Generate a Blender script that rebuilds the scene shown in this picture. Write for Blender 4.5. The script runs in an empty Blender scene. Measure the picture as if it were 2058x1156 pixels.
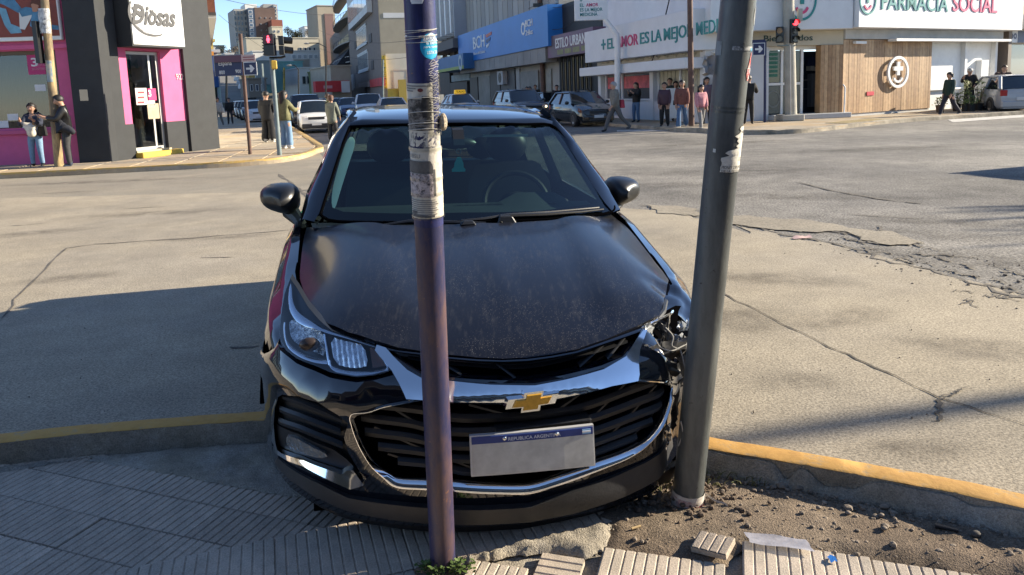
import bpy, bmesh, math, random
from mathutils import Vector, Matrix, geometry, noise
random.seed(7)
R_ = math.radians
D = bpy.data
S = bpy.context.scene
C = S.collection
# ------------------------------------------------------------------ camera
F0, Y0, HC, PT, RL = 1490.0, 384.0, 1.575, 0.1341, 0.036
_f = Vector((0, math.cos(PT), -math.sin(PT)))
_r = Vector((1, 0, 0)); _u = _r.cross(_f)
_r, _u = math.cos(RL)*_r - math.sin(RL)*_u, math.cos(RL)*_u + math.sin(RL)*_r
CP = Vector((0, 0, HC))
cd = D.cameras.new('camera'); cam = D.objects.new('camera', cd); C.objects.link(cam)
cam.matrix_world = Matrix((( _r.x, _u.x, -_f.x, 0), (_r.y, _u.y, -_f.y, 0), (_r.z, _u.z, -_f.z, HC), (0, 0, 0, 1)))
cd.sensor_fit = 'HORIZONTAL'; cd.sensor_width = 36; cd.lens = F0/2058*36
cd.shift_y = -(578-Y0)/2058; cd.clip_start = .05; cd.clip_end = 4000
S.camera = cam
# ------------------------------------------------------------------ sky, sun, exposure
SUN_AZ, SUN_EL = 78.5, 23.0
w = D.worlds.new('World'); S.world = w; w.use_nodes = True
nt = w.node_tree; bg = nt.nodes['Background']
sk = nt.nodes.new('ShaderNodeTexSky'); sk.sky_type = 'NISHITA'; sk.sun_disc = False
sk.sun_elevation = R_(SUN_EL); sk.sun_rotation = R_(SUN_AZ); sk.altitude = 700; sk.air_density = .75; sk.dust_density = .05; sk.ozone_density = 4.0
wb = nt.nodes.new('ShaderNodeMix'); wb.data_type = 'RGBA'; wb.blend_type = 'MULTIPLY'; wb.inputs[0].default_value = 1; wb.inputs[7].default_value = (1.14, 1.0, .91, 1)   # camera white balance for the skylight
nt.links.new(sk.outputs[0], wb.inputs[6]); nt.links.new(wb.outputs[2], bg.inputs[0]); bg.inputs[1].default_value = .116
ld = D.lights.new('sun', 'SUN'); ld.energy = 5.0; ld.angle = R_(.53); ld.color = (1, .885, .70)
sun = D.objects.new('sun', ld); C.objects.link(sun)
_sd = Vector((math.sin(R_(SUN_AZ))*math.cos(R_(SUN_EL)), math.cos(R_(SUN_AZ))*math.cos(R_(SUN_EL)), math.sin(R_(SUN_EL))))
sun.rotation_euler = _sd.to_track_quat('Z', 'Y').to_euler(); sun.location = (30, 5, 40)
S.view_settings.view_transform = 'Standard'; S.view_settings.look = 'None'; S.view_settings.gamma = 1
S.view_settings.exposure = 1.3
# ------------------------------------------------------------------ image-pixel helpers: sight line of a photo point met with ground, a wall or a given distance
def ray(px, py): return (_f*F0 + _r*(px-1029) - _u*(py-Y0)).normalized()
def G(px, py, z=0.0):
    d = ray(px, py); return CP + d*((z-HC)/d.z)
def AT(px, py, Y):
    d = ray(px, py); return CP + d*(Y/d.y)
# ------------------------------------------------------------------ materials
MATS = {}
def mat(name, col, rough=.7, metal=0, var=.0, vs=4.0, bump=0.0, bs=40.0, coat=0, spec=.5, col2=None, emit=0, trans=0, alpha=1, bd=.02, detail=4):
    if name in MATS: return MATS[name]
    m = D.materials.new(name); m.use_nodes = True; t = m.node_tree; b = t.nodes['Principled BSDF']
    b.inputs['Base Color'].default_value = (*col, 1); b.inputs['Roughness'].default_value = rough; b.inputs['Metallic'].default_value = metal
    b.inputs['Specular IOR Level'].default_value = spec
    if coat: b.inputs['Coat Weight'].default_value = coat; b.inputs['Coat Roughness'].default_value = .03
    if emit: b.inputs['Emission Color'].default_value = (*col, 1); b.inputs['Emission Strength'].default_value = emit
    if trans: b.inputs['Transmission Weight'].default_value = trans
    b.inputs['Alpha'].default_value = alpha
    if var or bump or col2:
        tc = t.nodes.new('ShaderNodeTexCoord')
    if var or col2:
        n = t.nodes.new('ShaderNodeTexNoise'); n.inputs['Scale'].default_value = vs; n.inputs['Detail'].default_value = detail; n.inputs['Roughness'].default_value = .65
        t.links.new(tc.outputs['Object'], n.inputs['Vector'])
        r = t.nodes.new('ShaderNodeValToRGB'); r.color_ramp.elements[0].position = .32; r.color_ramp.elements[1].position = .68
        c2 = col2 or tuple(min(1, c*(1+var)) for c in col); c1 = col if col2 else tuple(c*(1-var) for c in col)
        r.color_ramp.elements[0].color = (*c1, 1); r.color_ramp.elements[1].color = (*c2, 1)
        t.links.new(n.outputs[0], r.inputs[0]); t.links.new(r.outputs[0], b.inputs['Base Color'])
    if bump:
        n2 = t.nodes.new('ShaderNodeTexNoise'); n2.inputs['Scale'].default_value = bs; n2.inputs['Detail'].default_value = 5
        t.links.new(tc.outputs['Object'], n2.inputs['Vector'])
        bn = t.nodes.new('ShaderNodeBump'); bn.inputs['Strength'].default_value = bump; bn.inputs['Distance'].default_value = bd
        t.links.new(n2.outputs[0], bn.inputs['Height']); t.links.new(bn.outputs[0], b.inputs['Normal'])
    MATS[name] = m; return m
# ------------------------------------------------------------------ mesh builder
class MB:
    def __init__(s, T=None): s.v = []; s.f = []; s.m = []; s.T = T; s.cm = 0
    def add(s, vs, fs):
        b = len(s.v); s.v += [tuple(s.T @ Vector(p)) if s.T else tuple(p) for p in vs]
        s.f += [tuple(b+i for i in f) for f in fs]; s.m += [s.cm]*len(fs); return s
    def box(s, x0, x1, y0, y1, z0, z1):
        return s.add([(x0,y0,z0),(x1,y0,z0),(x1,y1,z0),(x0,y1,z0),(x0,y0,z1),(x1,y0,z1),(x1,y1,z1),(x0,y1,z1)],
                     [(0,3,2,1),(4,5,6,7),(0,1,5,4),(1,2,6,5),(2,3,7,6),(3,0,4,7)])
    def hexa(s, p): return s.add(p, [(0,3,2,1),(4,5,6,7),(0,1,5,4),(1,2,6,5),(2,3,7,6),(3,0,4,7)])
    def prism(s, poly, z0, z1):
        n = len(poly); return s.add([(x,y,z0) for x,y in poly]+[(x,y,z1) for x,y in poly],
            [tuple(range(n-1,-1,-1)), tuple(range(n,2*n))]+[(i,(i+1)%n,n+(i+1)%n,n+i) for i in range(n)])
    def yprism(s, poly, y0, y1):   # polygon in x,z ; extruded along y
        n = len(poly); return s.add([(x,y0,z) for x,z in poly]+[(x,y1,z) for x,z in poly],
            [tuple(range(n)), tuple(range(2*n-1,n-1,-1))]+[(i,n+i,n+(i+1)%n,(i+1)%n) for i in range(n)])
    def tube(s, pts, rad, n=10, cap=True, flat=1.0):
        pts = [Vector(p) for p in pts]; rad = rad if isinstance(rad, (list, tuple)) else [rad]*len(pts)
        vs = []; up = None
        for i, p in enumerate(pts):
            d = (pts[min(i+1,len(pts)-1)]-pts[max(i-1,0)]).normalized()
            if up is None or abs(up.dot(d)) > .98: up = Vector((0,0,1)) if abs(d.z) < .9 else Vector((0,1,0))
            a = d.cross(up).normalized(); b = a.cross(d).normalized(); up = b
            vs += [p+(a*math.cos(2*math.pi*k/n)+b*math.sin(2*math.pi*k/n)*flat)*rad[i] for k in range(n)]
        fs = [(i*n+k,i*n+(k+1)%n,(i+1)*n+(k+1)%n,(i+1)*n+k) for i in range(len(pts)-1) for k in range(n)]
        if cap: fs += [tuple(range(n-1,-1,-1)), tuple((len(pts)-1)*n+k for k in range(n))]
        return s.add(vs, fs)
    def disc(s, c, r, y0, y1, n=24, ry=None):   # in x,z plane
        return s.yprism([(c[0]+r*math.cos(2*math.pi*k/n), c[1]+(ry or r)*math.sin(2*math.pi*k/n)) for k in range(n)], y0, y1)
    def ring(s, c, r0, r1, y0, y1, n=28, sx=1, a0=0, a1=360):
        vs = []; full = a1-a0 >= 360; m = n if full else n+1
        for k in range(m):
            a = R_(a0+(a1-a0)*k/n); ca, sa = math.cos(a)*sx, math.sin(a)
            vs += [(c[0]+r0*ca,y0,c[1]+r0*sa),(c[0]+r1*ca,y0,c[1]+r1*sa),(c[0]+r1*ca,y1,c[1]+r1*sa),(c[0]+r0*ca,y1,c[1]+r0*sa)]
        fs = []
        for k in range(n):
            a, b = 4*k, 4*((k+1) % m); fs += [(a+i, a+(i+1)%4, b+(i+1)%4, b+i) for i in range(4)]
        if not full: fs += [(3,2,1,0),(4*n,4*n+1,4*n+2,4*n+3)]
        return s.add(vs, fs)
    def grid(s, rows, close=False):
        n = len(rows[0]); vs = [p for r in rows for p in r]
        fs = [(i*n+k,i*n+(k+1)%n,(i+1)*n+(k+1)%n,(i+1)*n+k) for i in range(len(rows)-1) for k in range(n if close else n-1)]
        return s.add(vs, fs)
    def ball(s, c, r, n=8, m=6, sq=(1,1,1), rot=None):
        rows = []
        for i in range(m+1):
            t = math.pi*i/m
            row = []
            for k in range(n):
                q = Vector((r*sq[0]*math.sin(t)*math.cos(2*math.pi*k/n), r*sq[1]*math.sin(t)*math.sin(2*math.pi*k/n), r*sq[2]*math.cos(t)))
                if rot: q = rot @ q
                row.append(Vector(c)+q)
            rows.append(row)
        return s.grid(rows, True)
    def build(s, name, m, parent=None, smooth=False, bevel=0, kind=None, angle=40):
        me = D.meshes.new(name); me.from_pydata(s.v, [], s.f)
        for x in (m if isinstance(m, (list, tuple)) else [m]): me.materials.append(x)
        if any(s.m): me.polygons.foreach_set('material_index', s.m)
        bm = bmesh.new(); bm.from_mesh(me); bmesh.ops.remove_doubles(bm, verts=bm.verts, dist=1e-5); bmesh.ops.recalc_face_normals(bm, faces=bm.faces)
        if bevel: bmesh.ops.bevel(bm, geom=[e for e in bm.edges if len(e.link_faces) == 2 and e.calc_face_angle(0) > .6], offset=bevel, segments=1, affect='EDGES')
        bm.to_mesh(me); bm.free()
        if smooth:
            me.polygons.foreach_set('use_smooth', [True]*len(me.polygons))
            me.set_sharp_from_angle(angle=R_(angle))
        o = D.objects.new(name, me); return link(o, parent, kind)
def link(o, parent=None, kind=None):
    C.objects.link(o)
    if parent is not None:
        o.parent = parent; o.matrix_parent_inverse = wm(parent).inverted()
    if kind: o['kind'] = kind
    return o
def wm(o):
    m = Matrix.LocRotScale(o.location, o.rotation_euler, o.scale)
    return (wm(o.parent) @ o.matrix_parent_inverse @ m) if o.parent else m
def thing(name, label, cat, loc=(0,0,0), rz=0, group=None):
    o = D.objects.new(name, None); C.objects.link(o); o.empty_display_size = .2
    o.location = loc; o.rotation_euler = (0, 0, rz); return tag(o, label, cat, group)
def tag(o, label, cat, group=None):
    o['label'] = label; o['category'] = cat
    if group: o['group'] = group
    return o
def dup(root, loc, rz=None, label=None, group=None):
    def rec(o, par):
        c = o.copy(); C.objects.link(c)
        if par: c.parent = par
        for ch in o.children: rec(ch, c)
        return c
    r = rec(root, None); r.location = loc
    if rz is not None: r.rotation_euler = (0, 0, rz)
    if label: r['label'] = label
    if group: r['group'] = group
    return r
class Wall:            # a facade: s runs along it left to right as seen from the street, y goes into the building
    def __init__(s, p0, d):
        s.p = Vector((p0[0], p0[1], 0)); d = Vector((d[0], d[1], 0)).normalized(); s.d = d; s.n = Vector((-d.y, d.x, 0))
        s.T = Matrix(((d.x, s.n.x, 0, s.p.x), (d.y, s.n.y, 0, s.p.y), (0, 0, 1, 0), (0, 0, 0, 1)))
    def sz(s, px, py, off=0.0):
        d = ray(px, py); t = ((s.p + s.n*off - CP).dot(s.n))/d.dot(s.n); q = CP + d*t
        return ((q-s.p).dot(s.d), q.z)
    def rect(s, x0, y0, x1, y1, off=0.0):      # photo box -> s0, s1, z0, z1
        a, b, c, d = s.sz(x0, y0, off), s.sz(x1, y0, off), s.sz(x0, y1, off), s.sz(x1, y1, off)
        return ((a[0]+c[0])/2, (b[0]+d[0])/2, (c[1]+d[1])/2, (a[1]+b[1])/2)
    def mb(s): return MB(s.T)
    def at(s, q, y=0, z=0): return s.T @ Vector((q, y, z))
TXT = {}
def text_mesh(body, bold=.0, shear=0, ext=.02):
    k = (body, bold, shear, ext)
    if k not in TXT:
        c = D.curves.new('lettering', 'FONT'); c.body = body; c.offset = bold; c.shear = shear; c.extrude = ext; c.resolution_u = 3; c.align_x = 'LEFT'
        o = D.objects.new('lettering', c); C.objects.link(o)
        dg = bpy.context.evaluated_depsgraph_get(); me = D.meshes.new_from_object(o.evaluated_get(dg))
        D.objects.remove(o); D.curves.remove(c)
        vs = [tuple(v.co) for v in me.vertices]; fs = [tuple(p.vertices) for p in me.polygons]; D.meshes.remove(me)
        x0 = min(v[0] for v in vs); x1 = max(v[0] for v in vs); y0 = min(v[1] for v in vs); y1 = max(v[1] for v in vs)
        if body.isupper() or body.isdigit(): y0, y1 = 0, .715
        TXT[k] = ([((v[0]-x0)/(x1-x0), (v[1]-y0)/(y1-y0), v[2]/max(ext, 1e-6)) for v in vs], fs)
    return TXT[k]
def letter(T, body, x0, x1, z0, z1, y, m, parent, depth=.006, bold=.0, shear=0, mb=None):
    vs, fs = text_mesh(body, bold, shear, .02); b = mb or MB(T)
    b.add([(x0+v[0]*(x1-x0), y-depth*(v[2]+1)/2, z0+v[1]*(z1-z0)) for v in vs], fs)
    return b if mb else b.build('lettering', m, parent)
def sheet(name, pts, z, m, kind='structure'):
    P = [Vector((p[0], p[1])) for p in pts]; n = len(P)
    vs, es, fs, *_ = geometry.delaunay_2d_cdt(P, [(k, (k+1) % n) for k in range(n)], [list(range(n))], 1, 1e-6)
    return MB().add([(p.x, p.y, z) for p in vs], [tuple(f) for f in fs]).build(name, m, kind=kind)
# ================================================================== GROUND
def ground_mat(name, c, grain=220, ga=.35, patch=.6, pa=.18, bump=.5, stain=None, rough=.9, tint=None, rnd=0):
    m = D.materials.new(name); m.use_nodes = True; t = m.node_tree; b = t.nodes['Principled BSDF']; L = t.links.new
    tc = t.nodes.new('ShaderNodeTexCoord')
    def nz(sc, det=4, ro=.6):
        n = t.nodes.new('ShaderNodeTexNoise'); n.inputs['Scale'].default_value = sc; n.inputs['Detail'].default_value = det; n.inputs['Roughness'].default_value = ro
        L(tc.outputs['Object'], n.inputs['Vector']); return n
    def rng(n, lo, hi, a=.3, z=.7):
        r = t.nodes.new('ShaderNodeMapRange'); r.inputs['From Min'].default_value = a; r.inputs['From Max'].default_value = z
        r.inputs['To Min'].default_value = lo; r.inputs['To Max'].default_value = hi; L(n.outputs[0], r.inputs['Value']); return r
    def mul(a, bb):
        x = t.nodes.new('ShaderNodeMath'); x.operation = 'MULTIPLY'; L(a.outputs[0], x.inputs[0]); L(bb.outputs[0], x.inputs[1]); return x
    g = nz(grain, 2, .85); p = nz(patch, 5); q = nz(patch*7, 4)
    v = mul(mul(rng(g, 1-ga, 1+ga), rng(p, 1-pa, 1+pa)), rng(q, 1-pa*.6, 1+pa*.6))
    if rnd:
        oi = t.nodes.new('ShaderNodeObjectInfo'); r_ = t.nodes.new('ShaderNodeMapRange'); r_.inputs['To Min'].default_value = 1-rnd; r_.inputs['To Max'].default_value = 1+rnd; L(oi.outputs['Random'], r_.inputs['Value']); v = mul(v, r_)
    mx = t.nodes.new('ShaderNodeMix'); mx.data_type = 'RGBA'; mx.inputs[6].default_value = (*c, 1); mx.inputs[7].default_value = (*(tint or c), 1)
    L(rng(nz(patch*.7, 4), 0, 1, .42, .6).outputs[0], mx.inputs[0])
    vm = t.nodes.new('ShaderNodeVectorMath'); vm.operation = 'SCALE'; L(mx.outputs[2], vm.inputs[0]); L(v.outputs[0], vm.inputs['Scale'])
    L(vm.outputs[0], b.inputs['Base Color']); b.inputs['Roughness'].default_value = rough; b.inputs['Specular IOR Level'].default_value = .3
    bn = t.nodes.new('ShaderNodeBump'); bn.inputs['Strength'].default_value = bump; bn.inputs['Distance'].default_value = .006
    L(g.outputs[0], bn.inputs['Height']); L(bn.outputs[0], b.inputs['Normal'])
    return m
M_asph = ground_mat('asphalt', (.205, .190, .165), grain=42, ga=.75, patch=.35, pa=.32, bump=1.0, tint=(.155, .145, .13))
M_slab = ground_mat('concrete_paving', (.335, .288, .212), grain=78, ga=.5, patch=.5, pa=.16, bump=.45, tint=(.285, .25, .195))
M_far = ground_mat('worn_paving', (.285, .248, .188), grain=50, ga=.4, patch=.3, pa=.16, bump=.5, tint=(.24, .215, .172))
M_walk = ground_mat('footpath_paving', (.34, .29, .22), grain=60, ga=.25, patch=.8, pa=.2, bump=.3, tint=(.36, .27, .17))
M_dirt = ground_mat('bare_earth', (.145, .108, .076), grain=130, ga=.5, patch=2.5, pa=.3, bump=1.0, tint=(.20, .155, .11))
M_tile = ground_mat('cement_tile', (.47, .39, .31), grain=150, ga=.25, patch=3.2, pa=.2, bump=.35, tint=(.37, .325, .265), rnd=.13)
M_cem = ground_mat('rough_cement', (.31, .28, .235), grain=140, ga=.35, patch=4, pa=.25, bump=1.0, tint=(.27, .235, .18))
M_crack = mat('crack_shadow', (.085, .073, .058), .95)
M_tar = mat('seam_tar', (.12, .105, .085), .9, var=.5, vs=9)
# kerb paint: yellow worn through to cement
def paint_mat(name, yel, cem, wear):
    m = D.materials.new(name); m.use_nodes = True; t = m.node_tree; b = t.nodes['Principled BSDF']; L = t.links.new
    tc = t.nodes.new('ShaderNodeTexCoord'); n = t.nodes.new('ShaderNodeTexNoise'); n.inputs['Scale'].default_value = 14; n.inputs['Detail'].default_value = 9; n.inputs['Roughness'].default_value = .72
    L(tc.outputs['Object'], n.inputs[0]); r = t.nodes.new('ShaderNodeValToRGB')
    e = r.color_ramp.elements; e[0].position = wear-.1; e[0].color = (*cem, 1); e[1].position = wear+.06; e[1].color = (*yel, 1)
    e2 = r.color_ramp.elements.new(.72); e2.color = (yel[0]*.82, yel[1]*.78, yel[2]*.8, 1)
    L(n.outputs[0], r.inputs[0]); L(r.outputs[0], b.inputs[0]); b.inputs['Roughness'].default_value = .75
    bn = t.nodes.new('ShaderNodeBump'); bn.inputs['Strength'].default_value = .5; bn.inputs['Distance'].default_value = .008; L(n.outputs[0], bn.inputs['Height']); L(bn.outputs[0], b.inputs['Normal'])
    return m
M_yel = paint_mat('kerb_paint', (.56, .31, .075), (.36, .27, .16), .40)
M_yel2 = paint_mat('kerb_paint_far', (.52, .34, .10), (.36, .30, .2), .46)

sheet('road', [(-900,-60), (900,-60), (900,1500), (-900,1500)], -.004, M_asph)
kc = [(-9,.9),(-6,2.1),(-4.3,2.75),(-3.2,3.05),(-2.36,3.19),(-1.95,3.26),(-1.22,3.33),(-.6,3.33),(0,3.24),(.45,3.07),(.77,2.91),(1.09,2.76),(1.40,2.60),(1.74,2.40),(2.6,1.75),(3.6,.8),(4.6,-.6)]
def smoothline(pts, n=6):
    P = [Vector(p) for p in pts]; o = []
    for i in range(len(P)-1):
        a, b, c, d = P[max(i-1, 0)], P[i], P[i+1], P[min(i+2, len(P)-1)]
        for k in range(n):
            t = k/n; o.append(.5*((2*b)+(c-a)*t+(2*a-5*b+4*c-d)*t*t+(3*b-a-3*c+d)*t**3))
    o.append(P[-1]); return o
KL = smoothline(kc, 10)
FZ, FK = .131, .917        # the near footpath stands 13 cm above the roadway; everything on it is scaled about the camera by this factor
KR = [p*FK for p in KL]
def scale_about_cam(objs):  # shrinks root objects about the camera position, so their image stays put
    for o in objs:
        if o.parent is None:
            o.location = (o.location.x*FK, o.location.y*FK, FZ+o.location.z*FK); o.scale = tuple(FK*x for x in o.scale)
ss = [G(*p) for p in [(2300,700),(2058,600),(1900,552),(1700,500),(1600,478),(1480,455),(1400,436),(1290,415),(1000,404),(700,396),(560,380),(300,385),(0,392),(-300,402)]]
_rj = random.Random(77); _js = []
for _a, _b in zip(ss[:-1], ss[1:]):
    for _k in range(14):
        _q = _a.lerp(_b, _k/14); _js.append(Vector((_q.x+_rj.gauss(0, .05), _q.y+_rj.gauss(0, .10)+.18*noise.noise(Vector((_q.x*1.3, _q.y*1.3, 0))), 0)))
sheet('paving', [tuple(p[:2]) for p in _js+[ss[-1]]]+[(-30,4),(-30,.9)]+[(p.x, p.y) for p in KR]+[(9,-.6)], .002, M_slab)
fs = [G(*p) for p in [(-500,412),(0,399),(300,391),(560,386),(640,380),(660,330),(640,305),(600,312),(300,336),(0,352),(-500,366)]]
sheet('worn_road_lane', [tuple(p[:2]) for p in fs], .0025, M_far)
road_ = D.objects['road']
def ribbon(name, pts, wd, m, z=.006, jit=.02, parent=None, sub=6, kind='structure', seed=1):
    rnd = random.Random(seed); P = []
    for a, b in zip(pts[:-1], pts[1:]):
        for k in range(sub): P.append(Vector(a)*(1-k/sub)+Vector(b)*(k/sub))
    P.append(Vector(pts[-1])); rows = []
    for i, p in enumerate(P):
        d = (P[min(i+1, len(P)-1)]-P[max(i-1, 0)]).normalized(); n = Vector((-d.y, d.x)); p = p+n*rnd.uniform(-jit, jit)
        ww = wd*rnd.uniform(.35, 1.3)*(.3 if i in (0, len(P)-1) else 1); rows.append([(p.x-n.x*ww/2, p.y-n.y*ww/2, z), (p.x+n.x*ww/2, p.y+n.y*ww/2, z)])
    return MB().grid(rows).build(name, m, parent or road_)
g2 = lambda l: [G(*p).to_2d() for p in l]
ribbon('road_seam', g2([(1285,412),(1340,420),(1400,432),(1480,452),(1600,476),(1700,498),(1800,530),(1900,552),(2080,606)]), .035, M_tar, seed=3, jit=.07)
ribbon('road_seam', g2([(1470,448),(1560,452),(1650,462),(1750,480),(1850,488)]), .025, M_tar, .0075, seed=4, jit=.09)
ribbon('road_crack', g2([(1430,580),(1540,635),(1650,690),(1760,740),(1890,800),(2075,862)]), .012, M_crack, seed=5, jit=.012)
ribbon('road_crack', g2([(1895,800),(1888,825),(1882,850)]), .02, M_crack, .0075, seed=6)
ribbon('road_crack', g2([(1890,800),(1915,790),(1950,783)]), .015, M_crack, .008, seed=7)
ribbon('road_crack', g2([(0,642),(60,570),(130,500),(190,492),(400,478),(560,465),(690,450)]), .022, M_tar, seed=8)
ribbon('road_crack', g2([(560,350),(600,380),(625,400)]), .08, M_tar, seed=9)
ribbon('road_crack', g2([(1600,366),(1680,385),(1780,402),(1860,410)]), .05, M_tar, seed=10)
for i, (a, b) in enumerate([((80,390),(200,384)), ((250,420),(330,416)), ((20,455),(90,450)), ((400,520),(470,517)), ((460,700),(520,697)), ((1350,300),(1520,300)), ((1700,430),(1850,440))]):
    ribbon('road_crack', g2([a, b]), .03, M_tar, .0055, seed=20+i, sub=5)
# eroded asphalt edge along the seam: loose chippings
bm = MB(); rnd = random.Random(5)
for i in range(170):
    t = rnd.random(); px = 1640+420*t; py = 470+110*t+rnd.gauss(0, 22)
    if py < 455: continue
    p = G(px, py); r = rnd.choice([.004,.005,.006,.008,.011])*rnd.uniform(.7,1.3)
    bm.ball((p.x, p.y, r*.3), r, 5, 3, (rnd.uniform(.7, 1.3), rnd.uniform(.7, 1.3), .7))
for i in range(120):
    p = G(rnd.uniform(-40, 2100), rnd.uniform(430, 880)); r = rnd.uniform(.002, .005); bm.ball((p.x, p.y, .004+r*.3), r, 5, 3)
bm.build('road_chippings', mat('chipping', (.16, .14, .115), .95, var=.5, vs=3), kind='stuff')
# worn light concrete patch where the surfaces meet
def blob(name, pts, m, z, seed=1, jit=.06):
    rnd = random.Random(seed); out = []
    P = g2(pts)
    for a, b in zip(P, P[1:]+P[:1]):
        for k in range(5): q = a.lerp(b, k/5); out.append((q.x+rnd.uniform(-jit, jit), q.y+rnd.uniform(-jit, jit)))
    return sheet(name, out, z, m)
blob('road_patch', [(1460,432),(1560,440),(1660,447),(1720,462),(1640,470),(1540,462),(1465,452)], M_far, .009, 2)
blob('road_patch', [(1690,458),(1780,466),(1850,488),(1790,497),(1720,478)], M_far, .0095, 3)
blob('road_patch', [(1290,410),(1400,420),(1400,436),(1320,428)], M_far, .009, 4)
for k_, (cx_, cy_, n_) in enumerate([(1770,478,9),(1830,495,9),(1900,520,8),(1960,548,8),(2020,580,8),(1700,470,6),(1990,600,5)]):
    rq = random.Random(300+k_)
    for q_ in range(n_):
        a_ = cx_+rq.gauss(0, 38); b_ = cy_+rq.gauss(0, 11); l_ = rq.uniform(15, 60)
        ribbon('road_crack', g2([(a_-l_/2, b_-rq.uniform(0, 4)), (a_, b_), (a_+l_/2, b_+rq.uniform(0, 9))]), rq.uniform(.012, .05), M_tar, .0062+.0001*q_, seed=400+k_*20+q_, jit=.03, sub=4)

# ---------------- near kerb, a rounded corner
def sweep(line, prof, jit=0, seed=1):   # profile points: offset to the near side, height
    rnd = random.Random(seed); rows = []
    for i, p in enumerate(line):
        d = (line[min(i+1, len(line)-1)]-line[max(i-1, 0)]).normalized(); n = Vector((d.y, -d.x))
        rows.append([(p.x+n.x*a+rnd.uniform(-jit, jit), p.y+n.y*a+rnd.uniform(-jit, jit), h+rnd.uniform(-jit, jit)) for a, h in prof])
    return rows
BEF = set(D.objects)
kerb = MB().grid(sweep(KL, [(-.066,-.2),(-.062,-.02),(-.06,.085),(-.05,.1),(.045,.103),(.0535,.099)], .0012)).build('kerb', M_yel, smooth=True, kind='structure', angle=50)
MB().grid(sweep(KL, [(.0535,.0985),(.052,.0),(.05,-.03)], .003, 2)).build('kerb_face', M_cem, kind='structure', smooth=True)
# broken cement haunch leaning on the right-hand kerb, in chunks
HL = [p for p in KL if .55 < p.x < 3.2]
rnd = random.Random(11)
hb = MB(); i = 0; nn = len(HL)
fine = smoothline([tuple(p) for p in HL], 5)
top = [.075+.0*k for k in range(len(fine))]
for k, p in enumerate(fine):
    x = p.x; t = .088+.008*noise.noise(Vector((x*7, 0, 3)))
    for c0, wd, dp in ((1.06,.03,.06),(1.185,.045,.055),(1.265,.05,.05),(1.62,.05,.02),(1.9,.09,.03)): t -= dp*math.exp(-((x-c0)/wd)**2)
    top[k] = max(.02, t)
rows = []
for k, p in enumerate(fine):
    d = (fine[min(k+1, len(fine)-1)]-fine[max(k-1, 0)]).normalized(); n = Vector((d.y, -d.x)); j = lambda a: noise.noise(Vector((p.x*22, a, 0)))*.006
    rows.append([(p.x+n.x*o, p.y+n.y*o, h) for o, h in ((.052, top[k]), (.062+j(1), top[k]+.002), (.074+j(2), top[k]*.75+j(5)), (.086+j(3), top[k]*.4), (.10+j(4), .0), (.105, -.03))])
hb.grid(rows).build('cement_haunch', M_cem, kind='structure', smooth=True, angle=35)
for i, pts in enumerate([[(1478,938),(1500,950),(1525,962),(1548,970)], [(1548,970),(1556,980),(1552,1000)], [(1428,905),(1424,930),(1432,945)], [(1592,985),(1604,1002),(1606,1015)]]):
    pass
# ---------------- near footpath: base, cement tiles with ribs
NB = [p for p in KL]
ins = [(p.x, p.y-.02) for p in KL if -8.5 < p.x < 4.4]
sheet('footpath_base', ins+[(4.4,-3),(-8.5,-3)], -.016, M_cem)
def rib_tile(L, Wd, along, th=.03, pitch=.036, gr=.009):    # slab with ribs running along its short (True) or long side
    mb = MB(); span = L if along else Wd; n = max(3, round(span/pitch)); prof = []
    for k in range(n):
        a = span*k/n; b = span*(k+1)/n
        prof += [(a+.0006, -.0042), (a+gr*.3, -.0042), (a+gr*.75, 0), (b-.003, 0)]
    prof += [(span-.0006, -.0042)]
    o = Wd if along else L
    for (t0, t1) in ((0, o),):
        if along: rows = [[(x, .003, z) for x, z in prof], [(x, o-.003, z) for x, z in prof]]
        else: rows = [[(.003, x, z) for x, z in prof], [(o-.003, x, z) for x, z in prof]]
        mb.grid(rows)
    mb.box(.002, L-.002, .002, Wd-.002, -th, -.0044)
    return mb
tile_me = {}
def lay(name, L, Wd, along, O, e1, i, j, parent, z=0, seed=0, m=None, jit=1.0):
    k = (L, Wd, along)
    if k not in tile_me:
        o = rib_tile(L, Wd, along).build(name, m or M_tile); tile_me[k] = o.data; D.objects.remove(o)
    rnd = random.Random(seed*977+i*31+j*7); o = D.objects.new(name, tile_me[k]); C.objects.link(o)
    e2 = (-e1[1], e1[0]); p = (O[0]+e1[0]*i*L+e2[0]*j*Wd, O[1]+e1[1]*i*L+e2[1]*j*Wd)
    o.location = (p[0], p[1], z+rnd.uniform(-.002, .002)*jit); a = math.atan2(e1[1], e1[0]); o.rotation_euler = (rnd.uniform(-.006, .006)*jit, rnd.uniform(-.006, .006)*jit, a+rnd.uniform(-.004, .004))
    if parent: o.parent = parent
    return o
fp = D.objects.new('tiled_footpath', None); C.objects.link(fp); fp['kind'] = 'structure'
e1 = (.9365, -.3507)
for i in range(-5, 5):
    for j in range(-5, 1):
        x = -2.31+e1[0]*i*.4; yy = 3.15+e1[1]*i*.4
        if j == 0 and i > 4: continue
        cx, cy = x+.2*e1[0]+(.35)*(j*.2+.1), yy+.2*e1[1]+.936*(j*.2+.1)
        if cy > 3.2+.12*(cx+2.3) or cx < -5.2: continue
        lay('tile', .4, .2, True, (-2.31, 3.15), e1, i, j, fp, -.006, 1)
bd = (.951, .309)
for i in range(-4, 3):
    lay('border_tile', .44, .36, True, (-.90+.11, 2.49-.345), bd, i, 0, fp, .010, 2)
for i in range(-4, 1):
    lay('border_tile', .44, .36, True, (-.90+.222, 2.49-.687), bd, i, 0, fp, .009, 3)
ar = (.955, -.296)
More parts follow.
